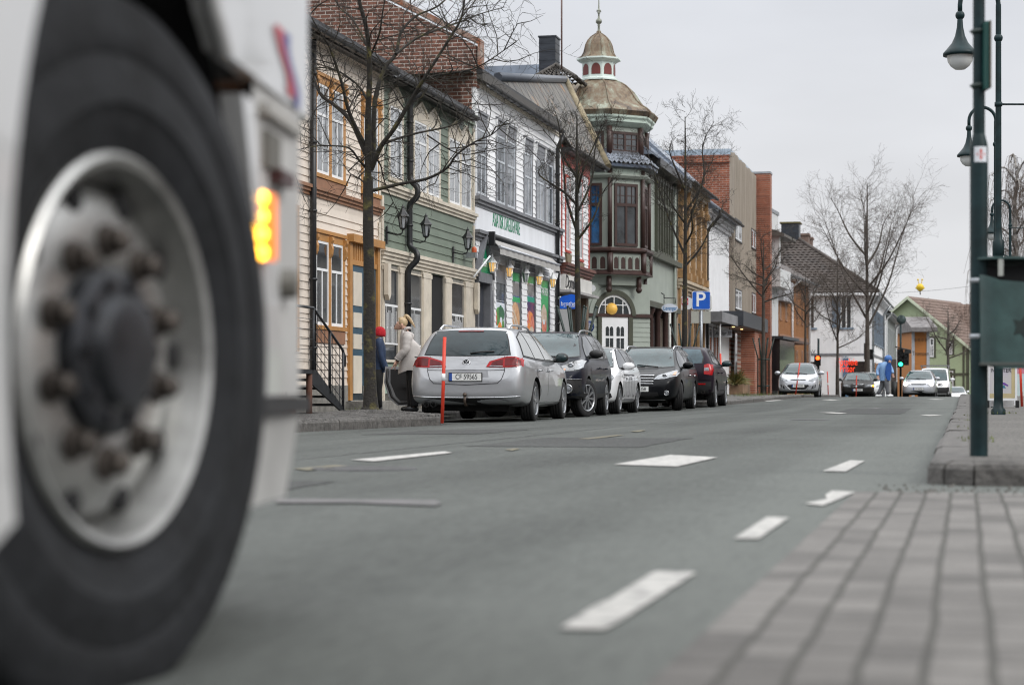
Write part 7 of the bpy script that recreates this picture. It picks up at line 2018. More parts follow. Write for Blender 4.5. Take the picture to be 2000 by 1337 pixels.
mb.box(-.75,.70,.75,.78,.35,1.25);mb.build('wheel_well',dark_void,tk)
xA=lambda z:sqrt(max(0,AR**2-(z-ZH)**2))
skin([(xA(.93)+.015,.965),(xA(.93)+.11,.965),(xA(.75)+.085,.75),(xA(.75)+.015,.75)],YS-.01,YS+.03,m_tw,'arch_strip')
mb=MB();wall_strip(mb,[(.66,YS+.012),(.98,YS+.006)]+prof[1:],.44,1.02);mb.add([(x,y,1.02)for x,y in[(.66,YS+.012),(.98,YS+.006)]+prof[1:]],[tuple(range(m_+1))],0);mb.build('bumper',m_twd,tk,sharp=40)
skin([(.60,.80),(.86,.80),(.86,.44),(.62,.44)],YS+.0,YS+.06,m_tw,'bumper_flank')
mb=MB();wall_strip(mb,[(.58,YS+.02)]+[(x+.005,y-.008)for x,y in prof[1:]],.405,.437);mb.box(.5,1.15,YS-.012,YS+.10,.405,.437);mb.build('bumper_strip',m_tb,tk)
mb=MB();n=12
lo=[(x-.03,y+.05)for x,y in prof[1:]]
vs=[(.56,YS+.01,.40)]+[(x,y,.40)for x,y in prof[1:]];vs2=[(.58,YS+.02,.235)]+[(x-.05,y+.02,.235)for x,y in prof[1:]];k=len(vs)
mb.add(vs+vs2,[(i,k+i,k+i+1,i+1)for i in range(k-1)],0,True);mb.add(vs2,[tuple(range(k))],0);mb.build('lower_spoiler',m_twd,tk,sharp=40)
mb=MB();mb.box(.58,.66,YS+.025,YS+.06,.24,.40);mb.build('spoiler_end',m_twd,tk)
mb=MB();mb.box(.74,.88,YS+.00,YS+.012,.87,.94);mb.build('recess_shade',pm('shaded grey plastic',(.12,.115,.10),.7),tk)  # flat block coloured as the brownish shadow below the seam
mb=MB();mb.box(.70,1.06,YS-.010,YS+.05,.965,.985);mb.build('seam_trim',pm('grey seam',(.34,.33,.31),.6),tk)
mb=MB();mb.box(.80,.93,YS-.018,YS+.05,.846,.872);mb.build('marker_block',pm('dark red marker',(.045,.014,.014),.4),tk)
lp=MB();lp.prism([(.655,.690),(.715,.690),(.722,.70),(.722,.80),(.715,.812),(.655,.812),(.648,.80),(.648,.70)],YS-.022,YS+.05,'y');lamp=lp.build('side_lamp',pm('amber lamp housing',(.7,.20,.01),.3,emit=(1,.20,.0),estr=.9),tk)
for i in range(4):
 mb=MB();mb.ball((.652,YS-.004,.703+i*.0325),.0145,12,8,0,(.7,1.1,1));mb.build('led',pm('amber led',(1,.6,.1),.3,emit=(1,.50,.03),estr=8),lamp)
mb=MB();mb.lathe([(0,0),(.03,0),(.03,.05)],10,'y',0,Matrix.Translation((.93,YS-.02,.66)));mb.build('sensor',pm('grey sensor',(.12,.115,.10),.6),tk)
mb=MB();mb.box(.66,.70,YS-.006,YS+.03,.57,.61);mb.build('hinge',pm('grey hinge',(.3,.29,.27),.6),tk)
for name,mat,dx in(('side_emblem',pm('emblem red',(.42,.02,.04),.35),0.0),('side_emblem',pm('emblem blue',(.03,.04,.22),.35),.055)):
 pts=[];w=.055 if dx==0 else .03
 L_,R_=[],[]
 for i in range(13):
  t=i/12;z=lerp(1.15,1.035 if dx==0 else 1.02,t);x=.87+dx+.10*t-.05*sin(pi*t*2)*.6
  L_.append((x-w*(1.2 if t<.2 else .8),z));R_.append((x+w,z))
 mb=MB();mb.add([(x,YS-.004-dx*.02,z)for x,z in L_+R_],[(i,i+1,14+i,13+i)for i in range(12)],0);mb.build(name,mat,tk)
mb=MB();mb.box(1.17,1.20,YS+.02,YS+.06,1.09,1.14);mb.build('handle',m_tb,tk)
mb=MB();mb.box(-5.5,-1.4,.4,1.8,.55,.85);mb.build('chassis',m_tb,tk)
mb=MB();mb.box(-6.6,-1.6,-.07,2.25,1.0,3.4);mb.build('box_body',m_tw,tk)
for x in(-3.9,):
 for y0 in(.0,1.75):
  mb=MB();mb.lathe([(0,.05),(RR,.02),(.47,.0),(RT,.05),(RT,.40),(.47,.44),(0,.44)],40,'y',0,Matrix.Translation((x,y0,RT-.005)));mb.build('wheel',m_ttyre,tk)
  #STREET FURNITURE, SIGNS
YP=10.3
b=P(1912,889,YP);b.z=zR(UV(b.x,b.y)[0])
sp_=F/YP
pz=lambda py:CAMH-(py-HY)/sp_-b.z
po=thing('sign_post','dark green stepped sign post with a white and red sticker on the near kerb','sign post',b)
mb=MB();mb.tube([(0,0,-.05),(0,0,pz(290)),(0,0,pz(283)),(0,0,pz(262))],[.0455,.0455,.044,.031],24);mb.build('lower_tube',green_post,po,sharp=50)
mb=MB();mb.tube([(0,0,pz(264)),(0,0,pz(-90))],.0305,20);mb.build('upper_tube',green_post,po,sharp=50)
mb=MB();mb.box(.012,.030,-.10,.14,pz(178),pz(48),0);mb.box(.030,.036,-.12,.16,pz(178),pz(48),1);mb.build('sign_plate',[pm('sign back green',(.02,.085,.075),.4,.2),pm('sign edge brown',(.09,.07,.05),.5)],po)
for y in(62,168):
 mb=MB();mb.lathe([(.031,-.012),(.038,-.012),(.038,.012),(.031,.012)],16,'z',0,Matrix.Translation((0,0,pz(y))));mb.tube([(-.047,0,pz(y)),(.06,0,pz(y))],.006,6);mb.build('clamp',m_guard,po)
Ms=Matrix.Translation((0,0,pz(303)))
mb=MB();hw=.035;n=8
def on_tube(x,z,r):a=x/.0455;return Vector((r*sin(a),-r*cos(a),z+pz(303)))
vs=[]
for j in range(2):
 for i in range(n+1):vs.append(on_tube(lerp(-hw,hw,i/n),(-.04,.04)[j],.0465))
mb.add(vs,[(i,i+1,n+2+i,n+1+i)for i in range(n)],0,True);stk=mb.build('sticker',pm('sticker white',(.62,.64,.68),.4),po)
mb=MB()
def bar(x0,x1,z0,z1):mb.add([on_tube(x0,z0,.0472),on_tube(x1,z0,.0472),on_tube(x1,z1,.0472),on_tube(x0,z1,.0472)],[(0,1,2,3)])
bar(-.004,.004,-.028,.028);bar(-.026,.026,-.004,.004)
for q in(-.016,.016):bar(q-.002,q+.002,-.009,.009);bar(-.009,.009,q-.002,q+.002)
mb.build('red_cross_mark',pm('sticker red',(.55,.10,.08),.4),stk)
for y in(548,657):
 mb=MB();mb.lathe([(.046,-.012),(.0495,-.010),(.0495,.010),(.046,.012)],20,'z',0,Matrix.Translation((0,0,pz(y))));mb.build('strap',steel,po)
bn=thing('litter_bin','dark green metal litter bin with an open hood strapped to the near sign post','litter bin',b)
m_bin=pm('bin green',(.030,.062,.060),.42,var=.28,scale=5,coat=.15,bump=.05)
xl_,xr_=(1908-1912)/sp_,(2050-1912)/sp_
zt_,zb_,zo=pz(508),pz(709),pz(560)
yf=-.14
plan=[(xl_,.10)]+[(xl_+.085-.085*cos(pi/2*i/6),yf+.09-.09*sin(pi/2*i/6))for i in range(7)]+[(xr_-.085+.085*sin(pi/2*i/6),yf+.09-.09*cos(pi/2*i/6))for i in range(7)]+[(xr_,.10)]
k=len(plan);mb=MB()
def topz(x):return lerp(pz(537),pz(556),min(1,max(0,(x-xl_)/.13)))
mb.add([(x*.985+.004,y,zb_-.004*i_%1)for i_,(x,y)in enumerate(plan)]+[(x,y,topz(x))for x,y in plan],[(i,i+1,k+i+1,k+i)for i in range(k-1)],0,True)
mb.add([(x*.985+.004,y,zb_)for x,y in plan],[tuple(range(k))[::-1]],0);mb.box(xl_,xr_,.10,.108,zb_,zt_,0);mb.box(xl_-.004,xl_+.006,-.03,.10,topz(xl_)-.02,zt_,0);mb.box(xr_-.006,xr_,-.06,.10,pz(560),zt_,0)
mb.build('body',m_bin,bn,sharp=50)
mb=MB();mb.prism([(xl_-.006,.11),(xl_-.006,-.05),(xl_+.05,-.12),(xr_-.05,-.12),(xr_,-.05),(xr_,.11)],zt_,zt_+.012,'z');mb.build('hood',m_bin,bn)
mb=MB();mb.box(xl_+.082,xl_+.108,-.118,-.112,pz(541),zt_-.002);mb.build('edge_trim',pm('pale edge',(.30,.31,.29),.5),bn)  # thin pale strip beside the bin opening
mb=MB();mb.box(xl_+.012,xr_-.012,-.03,.098,zb_+.02,pz(520));mb.build('inside_shade',dark_void,bn)  # near-black block painting the shade inside the bin
mb=MB();r_=random.Random(3)
pts=[(.19+.045*(1+.35*(-1)**i*.8)*cos(2*pi*i/10),pz(640)+.05*(1+.35*(-1)**i)*sin(2*pi*i/10))for i in range(10)]
mb.prism(pts,yf-.003,yf-.0015,'y');mb.build('emblem',pm('dark bin emblem',(.006,.016,.014),.5),bn)
mb=MB();mb.box(xl_,xr_,-.145,.11,zb_-.012,zb_+.004);mb.build('rim',pm('bin rim',(.06,.07,.065),.45),bn)
m_lglass=pm('lamp globe glass',(.62,.64,.64),.12,var=.1,spec=.6)
def lamp_post(label,pxp,Y,ybase,rods=()):
 q=P(pxp,ybase,Y);s=F/Y
 L=thing('street_lamp',label,'street lamp',q,0,'crook armed street lamps');q0=q.z
 H=5.75
 mb=MB();mb.lathe([(.10,-.05),(.10,.06),(.07,.09),(.062,.2),(.062,2.2),(.082,2.24),(.082,2.42),(.055,2.46),(.044,2.6),(.040,5.0),(.038,H)],16);mb.build('post',green_post,L,sharp=50)
 mb=MB();mb.ball((0,0,5.28),.062,14,10);mb.build('ball',green_post,L)
 R_=.27;pts=[(0,0,H-.02)]+[(-R_+R_*cos(a),0,H+R_*sin(a))for a in[pi*i/14 for i in range(15)]]+[(-2*R_,0,H-.12)]
 mb=MB();mb.tube(pts,.033,10);mb.build('crook_arm',green_post,L)
 hx,hz=-2*R_,H-.12
 mb=MB();mb.ball((hx,0,hz-.03),.066,14,10);mb.lathe([(.035,hz-.06),(.045,hz-.2),(.07,hz-.32),(.115,hz-.42),(.19,hz-.51),(.235,hz-.56),(.235,hz-.60),(.19,hz-.60)],24,'z',0,Matrix.Translation((hx,0,0)));sh=mb.build('lamp_shade',green_post,L)
 mb=MB();mb.lathe([(0,hz-.80),(.07,hz-.79),(.13,hz-.745),(.17,hz-.68),(.185,hz-.60)],20,'z',0,Matrix.Translation((hx,0,0)));mb.build('globe',m_lglass,sh)
 mb=MB();mb.box(hx-.09,hx+.09,-.03,.03,hz-.66,hz-.605);mb.build('lamp_unit',steel,sh)
 for z,x in rods:
  mb=MB();mb.tube([(0,0,z),(x,0,z)],.014,6);mb.lathe([(.045,-.03),(.055,-.03),(.055,.03),(.045,.03)],12,'z',0,Matrix.Translation((0,0,z)));mb.build('banner_rod',green_post,L)
 return L
lamp_post('tall dark green crook armed street lamp, nearest of its row, beside the sandwich board',1950,28.0,808,((4.35,.55),))
lamp_post('second dark green street lamp, its shade half hidden by the near sign post',1945,40.0,795)
lamp_post('third dark green street lamp with its shade just above the litter bin',1973,59.0,788,((5.2,.6),(3.9,-.5)))
lamp_post('farthest dark green street lamp, only its shade showing above the litter bin',1972,83.0,780)
Yb=39.0;s=F/Yb;q=P(1960,793,Yb);q.z=zR(UV(q.x,q.y)[0])
sb=thing('sandwich_board','white framed sandwich board lettered in black with a pink and blue figure','sandwich board',q)
z_=lambda py:CAMH-(py-HY)/s-q.z;x_=lambda px:(px-1960)/s
mb=MB()
x0,x1,z0,z1=x_(1928),x_(1986),z_(782),z_(702)
mb.box(x0,x0+.04,-.03,0,z0,z1);mb.box(x1-.04,x1,-.03,0,z0,z1);mb.box(x0+.04,x1-.04,-.03,0,z0,z0+.045);mb.box(x0+.04,x1-.04,-.03,0,z1-.045,z1);mb.build('frame',white_paint,sb)
mb=MB();mb.box(x0+.04,x1-.04,-.018,-.008,z0+.045,z1-.045,0);mb.box(x1-.11,x1-.045,-.022,-.018,z0+.05,z1-.05,1);mb.box(x0+.045,x1-.11,-.021,-.018,z0+.05,z0+.14,1);mb.build('poster',[pm('poster lilac',(.50,.47,.56),.5,col2=(.56,.55,.50),scale=2),pm('poster sand',(.50,.42,.24),.5,var=.15)],sb)
text_part('NØTTER',.115,black_paint,sb,Matrix.Translation((x_(1955),-.024,z_(723)))@M_FRONT,name='lettering',sx=.88,offset=.004)
for nm,pts in(('poster pink',[(1943,742),(1947,740),(1948,762),(1944,763),(1946,752)]),('poster violet',[(1952,745),(1962,747),(1969,752),(1968,754),(1958,750),(1953,752)]),('poster teal blue',[(1953,752),(1961,752),(1964,758),(1956,757)])):
 mb=MB();mb.prism([(x_(a),z_(b_))for a,b_ in pts],-.0225,-.021,'y');mb.build('figure',pm(nm,{'poster pink':(.50,.10,.42),'poster violet':(.16,.06,.35),'poster teal blue':(.05,.20,.30)}[nm],.5),sb)
for sx_ in(x0,x1):
 mb=MB();mb.prism([(-.03,0),(.02,0),(.30,z1),(.28,z1)],sx_-.015,sx_+.015,'x');mb.box(sx_-.03,sx_+.03,-.06,.0,0,z0,0);mb.build('leg',black_paint,sb)
mb=MB();mb.box(x0,x1,.25,.28,.02,z1);mb.build('back_panel',white_paint,sb)
Yc=43.0;q=P(1990,790,Yc);q.z=zR(UV(q.x,q.y)[0]);s=F/Yc
fl=thing('pavement_sign','pink and pale blue pavement sign right of the sandwich board','sign',q)
mb=MB();mb.box(-.10,.35,-.02,.02,(790-728)/s,(790-700)/s,0);mb.box(-.10,.35,-.02,.02,(790-771)/s,(790-728)/s,1);mb.box(-.10,-.06,-.02,.02,0,(790-771)/s,2);mb.box(.3,.34,-.02,.02,0,(790-771)/s,2)
mb.build('panel',[pm('sign pink',(.62,.25,.33),.5),pm('sign pale blue',(.55,.68,.68),.5),white_paint],fl)
m_stake=pm('red stake paint',(.62,.045,.02),.45,var=.1)
def stake(label,p0,p1,Y,w=.022,band=True):
 a,b_=P(*p0,Y),P(*p1,Y);t=thing('snow_stake',label,'snow stake',b_,0,'red snow stakes')
 d=a-b_
 mb=MB();mb.tube([Vector((0,0,-.05)),d],w,8);mb.build('pole',m_stake,t)
 if band:mb=MB();mb.tube([d*.47,d*.56],w*1.08,8);mb.build('white_band',white_paint,t)
stake('red snow stake with a white band at the tip of the cobbled build-out',(868.5,658),(863.5,819),27.4,.024)
stake('red snow stake beside the front of the dark plum car',(1407,690),(1411,781),54.6,.024,False)
stake('leaning red snow stake before the pale silver hatchback',(1562,708),(1553,774),82.5,.026)
stake('red snow stake beside the pavement right of the pale silver hatchback',(1616,725),(1618,776),99.5,.028)
stake('red snow stake before the dark grey boxy saloon',(1673,733),(1672,777),101.5,.030)
stake('red snow stake right of the pink pavement sign',(1992,700),(1996,790),42.0,.026,False)
Yq=60.5;s=F/Yq;q=P(1370,778,Yq);q.z=zL(UV(q.x,q.y)[0])
ps=thing('parking_sign','blue parking sign with a white P on a grey post','road sign',q)
z_=lambda py:CAMH-(py-HY)/s-q.z;x_=lambda px:(px-1370)/s
mb=MB();mb.tube([(0,.04,-.05),(0,.04,z_(568))],.045,12);mb.build('post',steel,ps)
def rrect(x0,x1,z0,z1,r,n=5):
 o=[]
 for cx_,cz_,a0 in((x1-r,z1-r,0),(x0+r,z1-r,pi/2),(x0+r,z0+r,pi),(x1-r,z0+r,3*pi/2)):
  o+=[(cx_+r*cos(a0+pi/2*i/n),cz_+r*sin(a0+pi/2*i/n))for i in range(n+1)]
 return o
mb=MB();mb.prism(rrect(x_(1351.5),x_(1387.5),z_(604.5),z_(568.5),.05),-.018,0,'y',0);mb.prism(rrect(x_(1352.5),x_(1386.5),z_(603.5),z_(569.5),.045),-.022,-.018,'y',1);pl=mb.build('sign_panel',[white_paint,pm('sign blue',(.003,.095,.50),.35)],ps)
t=text_part('P',.62,white_paint,pl,Matrix.Translation((x_(1368),-.0235,z_(586)))@M_FRONT,name='lettering',offset=.022,extrude=.002)
for a,b_ in((1350,1365),(1373,1388)):
 mb=MB();mb.box(x_(a),x_(b_),.0,.02,z_(631),z_(607));mb.build('plate_back',pm('grey plate back',(.36,.36,.32),.55,.1,var=.08),ps)
mb=MB();mb.prism(rrect(x_(1352),x_(1390),z_(606),z_(576),.05),.09,.105,'y');mb.build('rear_plate',MATS['grey plate back'],ps)
def board_sign(name,label,cat,Y,poly,mat,depth=.08,edge=None,px0=None):
 c=poly[0];q=P(sum(p[0]for p in poly)/len(poly),sum(p[1]for p in poly)/len(poly),Y);s=F/Y
 t=thing(name,label,cat,q)
 mb=MB();mb.prism([((a-CX)/F*Y-q.x,CAMH-(b_-HY)/F*Y-q.z)for a,b_ in poly],-depth/2,depth/2,'y');mb.build('panel',mat,t)
 return t,(lambda a:(a-CX)/F*Y-q.x),(lambda b_:CAMH-(b_-HY)/F*Y-q.z)
t,xx,zz=board_sign('shop_sign','royal blue projecting shop sign with white lettering on the house with red trim','shop sign',52.6,[(1093.5,603),(1093,583),(1097,579),(1116,574.5),(1124,577),(1126,584),(1126,603)],pm('royal blue',(.0,.09,.55),.3),.30)
text_part('brother',.165,white_paint,t,Matrix.Translation((xx(1111.5),-.153,zz(593.5)))@M_FRONT,name='lettering',sx=.86,offset=.006)
text_part('at your side',.06,white_paint,t,Matrix.Translation((xx(1111.5),-.153,zz(598.5)))@M_FRONT,name='lettering')
mb=MB();mb.tube([(xx(1090),.05,zz(582)),(xx(1096),.05,zz(580))],.03,6);mb.build('bracket',steel,t)
def oval(cx_,cy_,rx,ry,n=28):return[(cx_+rx*cos(2*pi*i/n),cy_+ry*sin(2*pi*i/n))for i in range(n)]
t,xx,zz=board_sign('shop_sign','small white oval shop sign with blue lettering before the tower house','shop sign',71.0,oval(1308,601.5,16,8.5),pm('oval sign white',(.62,.66,.74),.4),.08)
text_part('iLevanger',.21,pm('sign letter blue',(.02,.16,.38),.4),t,Matrix.Translation((xx(1308),-.043,zz(602)))@M_FRONT,name='lettering',sx=.62,offset=.006)
mb=MB();mb.tube([(xx(1297),0,zz(592)),(xx(1297),0,zz(582)),(xx(1319),0,zz(582)),(xx(1319),0,zz(592))],.018,6);mb.tube([(xx(1297),0,zz(582)),(xx(1297),.0,zz(575)),(xx(1291),0,zz(572))],.02,6);mb.build('bracket',black_paint,t)
t,xx,zz=board_sign('shop_sign','large white oval shop sign with a red square behind the tree','shop sign',77.0,oval(1335,592,22,13.5),pm('big oval white',(.66,.68,.72),.4),.10)
mb=MB();mb.box(xx(1331),xx(1344),-.058,-.05,zz(595),zz(582));r_=mb.build('red_square',pm('sign red',(.55,.02,.04),.4),t)
text_part('Le',.26,white_paint,r_,Matrix.Translation((xx(1337),-.062,zz(588.5)))@M_FRONT,name='lettering')
t,xx,zz=board_sign('shop_sign','white rectangular hanging shop sign with black script under the grey canopy','shop sign',88.0,[(1394,658.5),(1394,643.5),(1429.5,643.5),(1429.5,658.5)],pm('hanging sign white',(.60,.61,.64),.5),.06)
text_part('Atelier 38',.23,black_paint,t,Matrix.Translation((xx(1412),-.033,zz(651)))@M_FRONT,name='lettering',sx=.75,shear=.3,offset=.004)
mb=MB()
for a in(1399,1425):mb.tube([(xx(a),0,zz(643.5)),(xx(a),0,zz(632))],.012,5)
mb.build('hanger',black_paint,t)
t,xx,zz=board_sign('wall_sign','blank white oval sign at the corner under the dark red moulding','sign',60.0,oval(1155.5,563,8,7),white_paint,.12)
mb=MB();mb.tube([(xx(1150),.0,zz(566)),(xx(1150),.3,zz(572))],.04,6);mb.build('bracket',m_oxred,t)
q=P(1308,778,72.5);q.z=zL(70);t=tag(MB().tube([(0,0,-.05),(0,0,3.0)],.05,10).build('white_pole',pm('birch white pole',(.55,.55,.52),.6,var=.2,scale=3),None,q),'thin white pole standing below the small oval sign','pole')
m_lgl=pm('lantern glass',(.30,.32,.34),.1,var=.2,spec=.8)
def lantern(label,px,py,fac,off=.36,mat=black_paint,sc_=1.0,lit=False,group='black wall lanterns',arm=True,glass=None):
 x,z=fac.x(px,off),fac.z(px,py,off)
 w=Matrix.Translation((fac.a.x,fac.a.y,fac.z0))@Matrix.Rotation(fac.rot,4,'Z')@Matrix.Translation((x,-off,z))
 t=thing('wall_lantern',label,'wall lantern',w.translation,fac.rot,group)
 k=sc_
 mb=MB()
 for a in range(6):
  c,s_=cos(a*pi/3),sin(a*pi/3);mb.tube([(.055*k*c,.055*k*s_,-.13*k),(.095*k*c,.095*k*s_,.10*k)],.010*k,4)
 mb.lathe([(.0,-.16*k),(.05*k,-.15*k),(.06*k,-.12*k)],6,'z');mb.lathe([(.13*k,.10*k),(.12*k,.125*k),(.06*k,.20*k),(.028*k,.26*k),(.035*k,.28*k),(.012*k,.31*k),(0,.36*k)],6,'z',0,None,False);mb.lathe([(.05*k,.10*k),(.13*k,.10*k)],6)
 mb.build('lantern_frame',mat,t)
 mb=MB();mb.lathe([(.048*k,-.12*k),(.086*k,.10*k)],6,'z',0,None,False);mb.build('glass',glass or m_lgl,t)
 if lit:mb=MB();mb.ball((0,-.03,-.01),.034*k,8,6);mb.build('bulb',pm('warm bulb',(1,.7,.3),.3,emit=(1,.62,.22),estr=16),t)
 if arm:
  mb=MB();mb.tube([(0,0,-.15*k),(0,.02,-.22*k),(.0,.12*k,-.25*k),(0,off-.05,-.20*k)],.014*k,6);mb.box(-.035*k,.035*k,off-.05,off-.03,-.42*k,-.08*k);mb.build('bracket',mat,t)
 return t
lantern('black wall lantern hanging left of the downpipe on the green house',787,433,fb)
lantern('black wall lantern just right of the downpipe bend on the green house',832,449,fb)
lantern('black wall lantern at the white house end of the green house',913.5,474,fb)
for i,(px,py)in enumerate(((961.5,521),(995,531),(1026.5,541),(1053.5,547),(1080,552))):
 lantern(('lit white lantern, first from the gabled shop door','lit white lantern between the vegetable and the bread poster','unlit white lantern between the bread and the shrimp poster','lit white lantern between the shrimp and the noodle poster','lit white lantern beside the dark downpipe of the shop house')[i],px,py,fc,.16,white_paint,.92,i!=2,'white lanterns over the shop windows',False,pm('lit lantern glass',(.5,.38,.2),.2,emit=(1,.55,.15),estr=.55)if i!=2 else m_lgl)
q=fc.x(927,.25);w=Matrix.Translation((fc.a.x,fc.a.y,fc.z0))@Matrix.Rotation(fc.rot,4,'Z')
t=thing('alarm_siren','small orange alarm beacon on a grey box above the gabled shop door','alarm',w@Vector((fc.x(926,.25),-.25,fc.z(926,493,.25))),fc.rot)
mb=MB();mb.box(-.08,.08,-.05,.18,-.12,0);mb.build('box',steel,t);mb=MB();mb.lathe([(.06,0),(.06,.08),(.04,.12),(0,.13)],12);mb.build('beacon',pm('orange beacon',(.55,.10,.03),.3),t)
a_,b_=P(957,500,45.0),P(925,541,44.3)
t=tag(MB().tube([Vector((0,0,0)),b_-a_],.022,8).build('flag_stick',white_paint,None,a_),'bare white flag stick slanting beside the gabled shop door','flag pole')
m_sig=pm('signal black',(.008,.010,.010),.5)
def signal(label,px,Y,ytop,heads,base,disc=None):
 q=P(px,base,Y);s=F/Y
 t=thing('traffic_light',label,'traffic light',q,0)
 mb=MB();mb.tube([(0,0,-.3),(0,0,(base-ytop)/s)],.06,10);mb.build('pole',green_post,t)
 for(cx_,y0,y1,lamps)in heads:
  x=(cx_-px)/s;z0,z1=(base-y1)/s,(base-y0)/s;w=.16
  mb=MB();mb.box(x-w,x+w,-.22,-.04,z0,z1);n=len(lamps)
  for i in range(n):
   zc=lerp(z0,z1,(i+.5)/n);mb.lathe([(.12,-.10),(.125,0),(.105,.0)],14,'y',0,Matrix.Translation((x,-.22,zc)))
  hd=mb.build('signal_head',m_sig,t)
  for i,c in enumerate(lamps):
   if not c:continue
   zc=lerp(z0,z1,(i+.5)/n);mb=MB();mb.lathe([(0,-.02),(.105,0)],16,'y',0,Matrix.Translation((x,-.23,zc)))
   mb.build('lit_lens',pm('green signal' if c=='g' else 'red signal',(.1,.9,.5)if c=='g' else(.9,.1,.02),.3,emit=(.02,1,.38)if c=='g' else(1,.07,.01),estr=7),hd)
 if disc:
  x,z,r=(disc[0]-px)/s,(base-disc[1])/s,disc[2]/s
  mb=MB();mb.lathe([(0,-.03),(r,-.03),(r,.0),(0,0)],24,'y',0,Matrix.Translation((x,-.06,z)));mb.box(x-.06,x+.06,-.10,-.09,z-.1,z+r);mb.build('sign_disc',pm('sign back dark',(.03,.05,.05),.6),t)
 return t
t=signal('traffic light showing green before the grey green house, a round sign above it',1759,108.0,618,[(1757.5,681,717,['g',None,None]),(1768,688,713,[None,None])],776,(1760,624,9))
mb=MB();s=F/108.0
mb.tube([(-.3,-.05,(776-677)/s),(.55,-.05,(776-684)/s)],.035,6);mb.box(.2,.55,-.1,.05,(776-690)/s,(776-683)/s);mb.build('cross_arm',m_sig,t)
signal('pedestrian signal with a lit red man before the dark shop window',1598.5,104.5,661,[(1596,694,714,[None,'r'])],775)
signal('traffic light with unlit black heads standing behind the tall bare tree',1694,123.5,661,[(1692,670,702,[None,None,None]),(1699,682,702,[None,None])],778)
q=P(1747.5,776,106.5);s=F/106.5
t=thing('waste_bin','dark tall waste bin with a post beside the green traffic light','litter bin',q)
mb=MB();mb.lathe([(.13,0),(.15,.05),(.15,.85),(.0,.86)],14);mb.build('bin_body',m_sig,t);mb=MB();mb.box(-.14,.12,.16,.30,0,2.05);mb.build('post',pm('brown post',(.06,.045,.04),.7),t)
q=P(1797,561,150.0);s=F/150.0
t=thing('festoon_ball','yellow round street decoration with short legs and feelers hanging on a wire','decoration',q)
mb=MB();mb.ball((0,0,0),.29,14,10)
for k in range(10):a=2*pi*k/10;mb.ball((.29*cos(a),.1*sin(a),-.05),.07,6,5)
mb.build('ball',pm('decoration yellow',(.62,.42,.01),.5,var=.15,scale=5),t)
for x in(-.16,.16):mb=MB();mb.tube([(x*.6,0,.28),(x,0,.55)],.03,5);mb.ball((x,0,.58),.07,8,6);mb.build('feeler',MATS['decoration yellow'],t)
mb=MB();mb.tube([(0,0,-.3),(.02,0,-.55)],.04,5);mb.build('leg',pm('dark foot',(.03,.025,.02),.6),t)
pts=[P(lerp(1745,2010,i/12),572-34*(i/12)+6*sin(pi*i/12),150.0)for i in range(13)]
tag(MB().tube(pts,.014,4).build('wire',black_paint),'thin wire across the street that carries the yellow decoration','wire')
q=S(-16,14,0);t=thing('opposite_house','unseen dark brown house behind the photographer, added to close a gap in the reflections','house',q,pi-PHI)  # unseen house added to block a bright sky gap in car reflections
mb=MB();mb.box(-30,6,0,8,-.5,6.2);mb.build('wall',pm('opposite wall brown',(.10,.075,.06),.8,var=.2),t)
mb=MB();mb.prism([(-.5,6.1),(8.5,6.1),(4,8.6)],-30.2,6.2,'x');mb.build('roof',m_slate,t)
for i,(u0,L,H_,col)in enumerate(((14,15,6.6,(.30,.16,.10)),(30.5,17,7.4,(.34,.31,.26)),(49,16,6.4,(.16,.19,.17)),(66.5,20,8.2,(.24,.10,.07)),(88,24,7.0,(.40,.38,.34)),(114,30,7.2,(.20,.18,.16)))):
 q=S(u0,-9.2,interp(PROF,u0));t=thing('opposite_house',('rust brown','sand coloured','grey green','brick red','pale stone','dark taupe')[i]+' house across the street from the row of painted houses','house',q,pi/2-PHI)
 mb=MB();mb.box(0,L,-9,0,-.5,H_);mb.build('wall',pm('opposite wall %d'%i,col,.8,var=.12),t)
 mb=MB();mb.prism([(-9.5,H_-.1),(.5,H_-.1),(-4.5,H_+2.6)],-.2,L+.2,'x');mb.build('roof',m_slate,t)
 for fl in(0,1):
  n=int(L/2.6)
  for k in range(n):
   x=1.0+k*2.6;mb=MB();mb.box(x,x+1.2,0,.03,.8+fl*3.1,2.4+fl*3.1,0);mb.box(x-.1,x+1.3,0,.02,.7+fl*3.1,2.5+fl*3.1,1);mb.build('window',[glass_win,white_paint],t)
   #PEOPLE
m_skin=pm('skin',(.52,.31,.23),.55,var=.06)
def skin_mesh(name,nodes,edges,mat,parent,root=None,levels=2):
 names=list(nodes);idx={n:i for i,n in enumerate(names)}
 me=bpy.data.meshes.new(name);me.from_pydata([tuple(nodes[n][0])for n in names],[(idx[a],idx[b])for a,b in edges],[])
 o=bpy.data.objects.new(name,me);COL.objects.link(o)
 md=o.modifiers.new('s','SKIN');md.use_smooth_shade=True;md.branch_smoothing=.3
 sk=me.skin_vertices[0].data
 for n in names:
  r=nodes[n][1];r=r if hasattr(r,'__len__')else(r,r)
  sk[idx[n]].radius=r;sk[idx[n]].use_root=(n==(root or names[0]))
 sd=o.modifiers.new('d','SUBSURF');sd.levels=levels;sd.render_levels=levels
 m2=eval_mesh(o);o.modifiers.clear();o.data=m2
 m2 .materials.clear();m2 .materials.append(mat)
 for p in m2 .polygons:p.use_smooth=True;p.material_index=0
 m2 .name=name
 if parent is not None:o.parent=parent
 return o
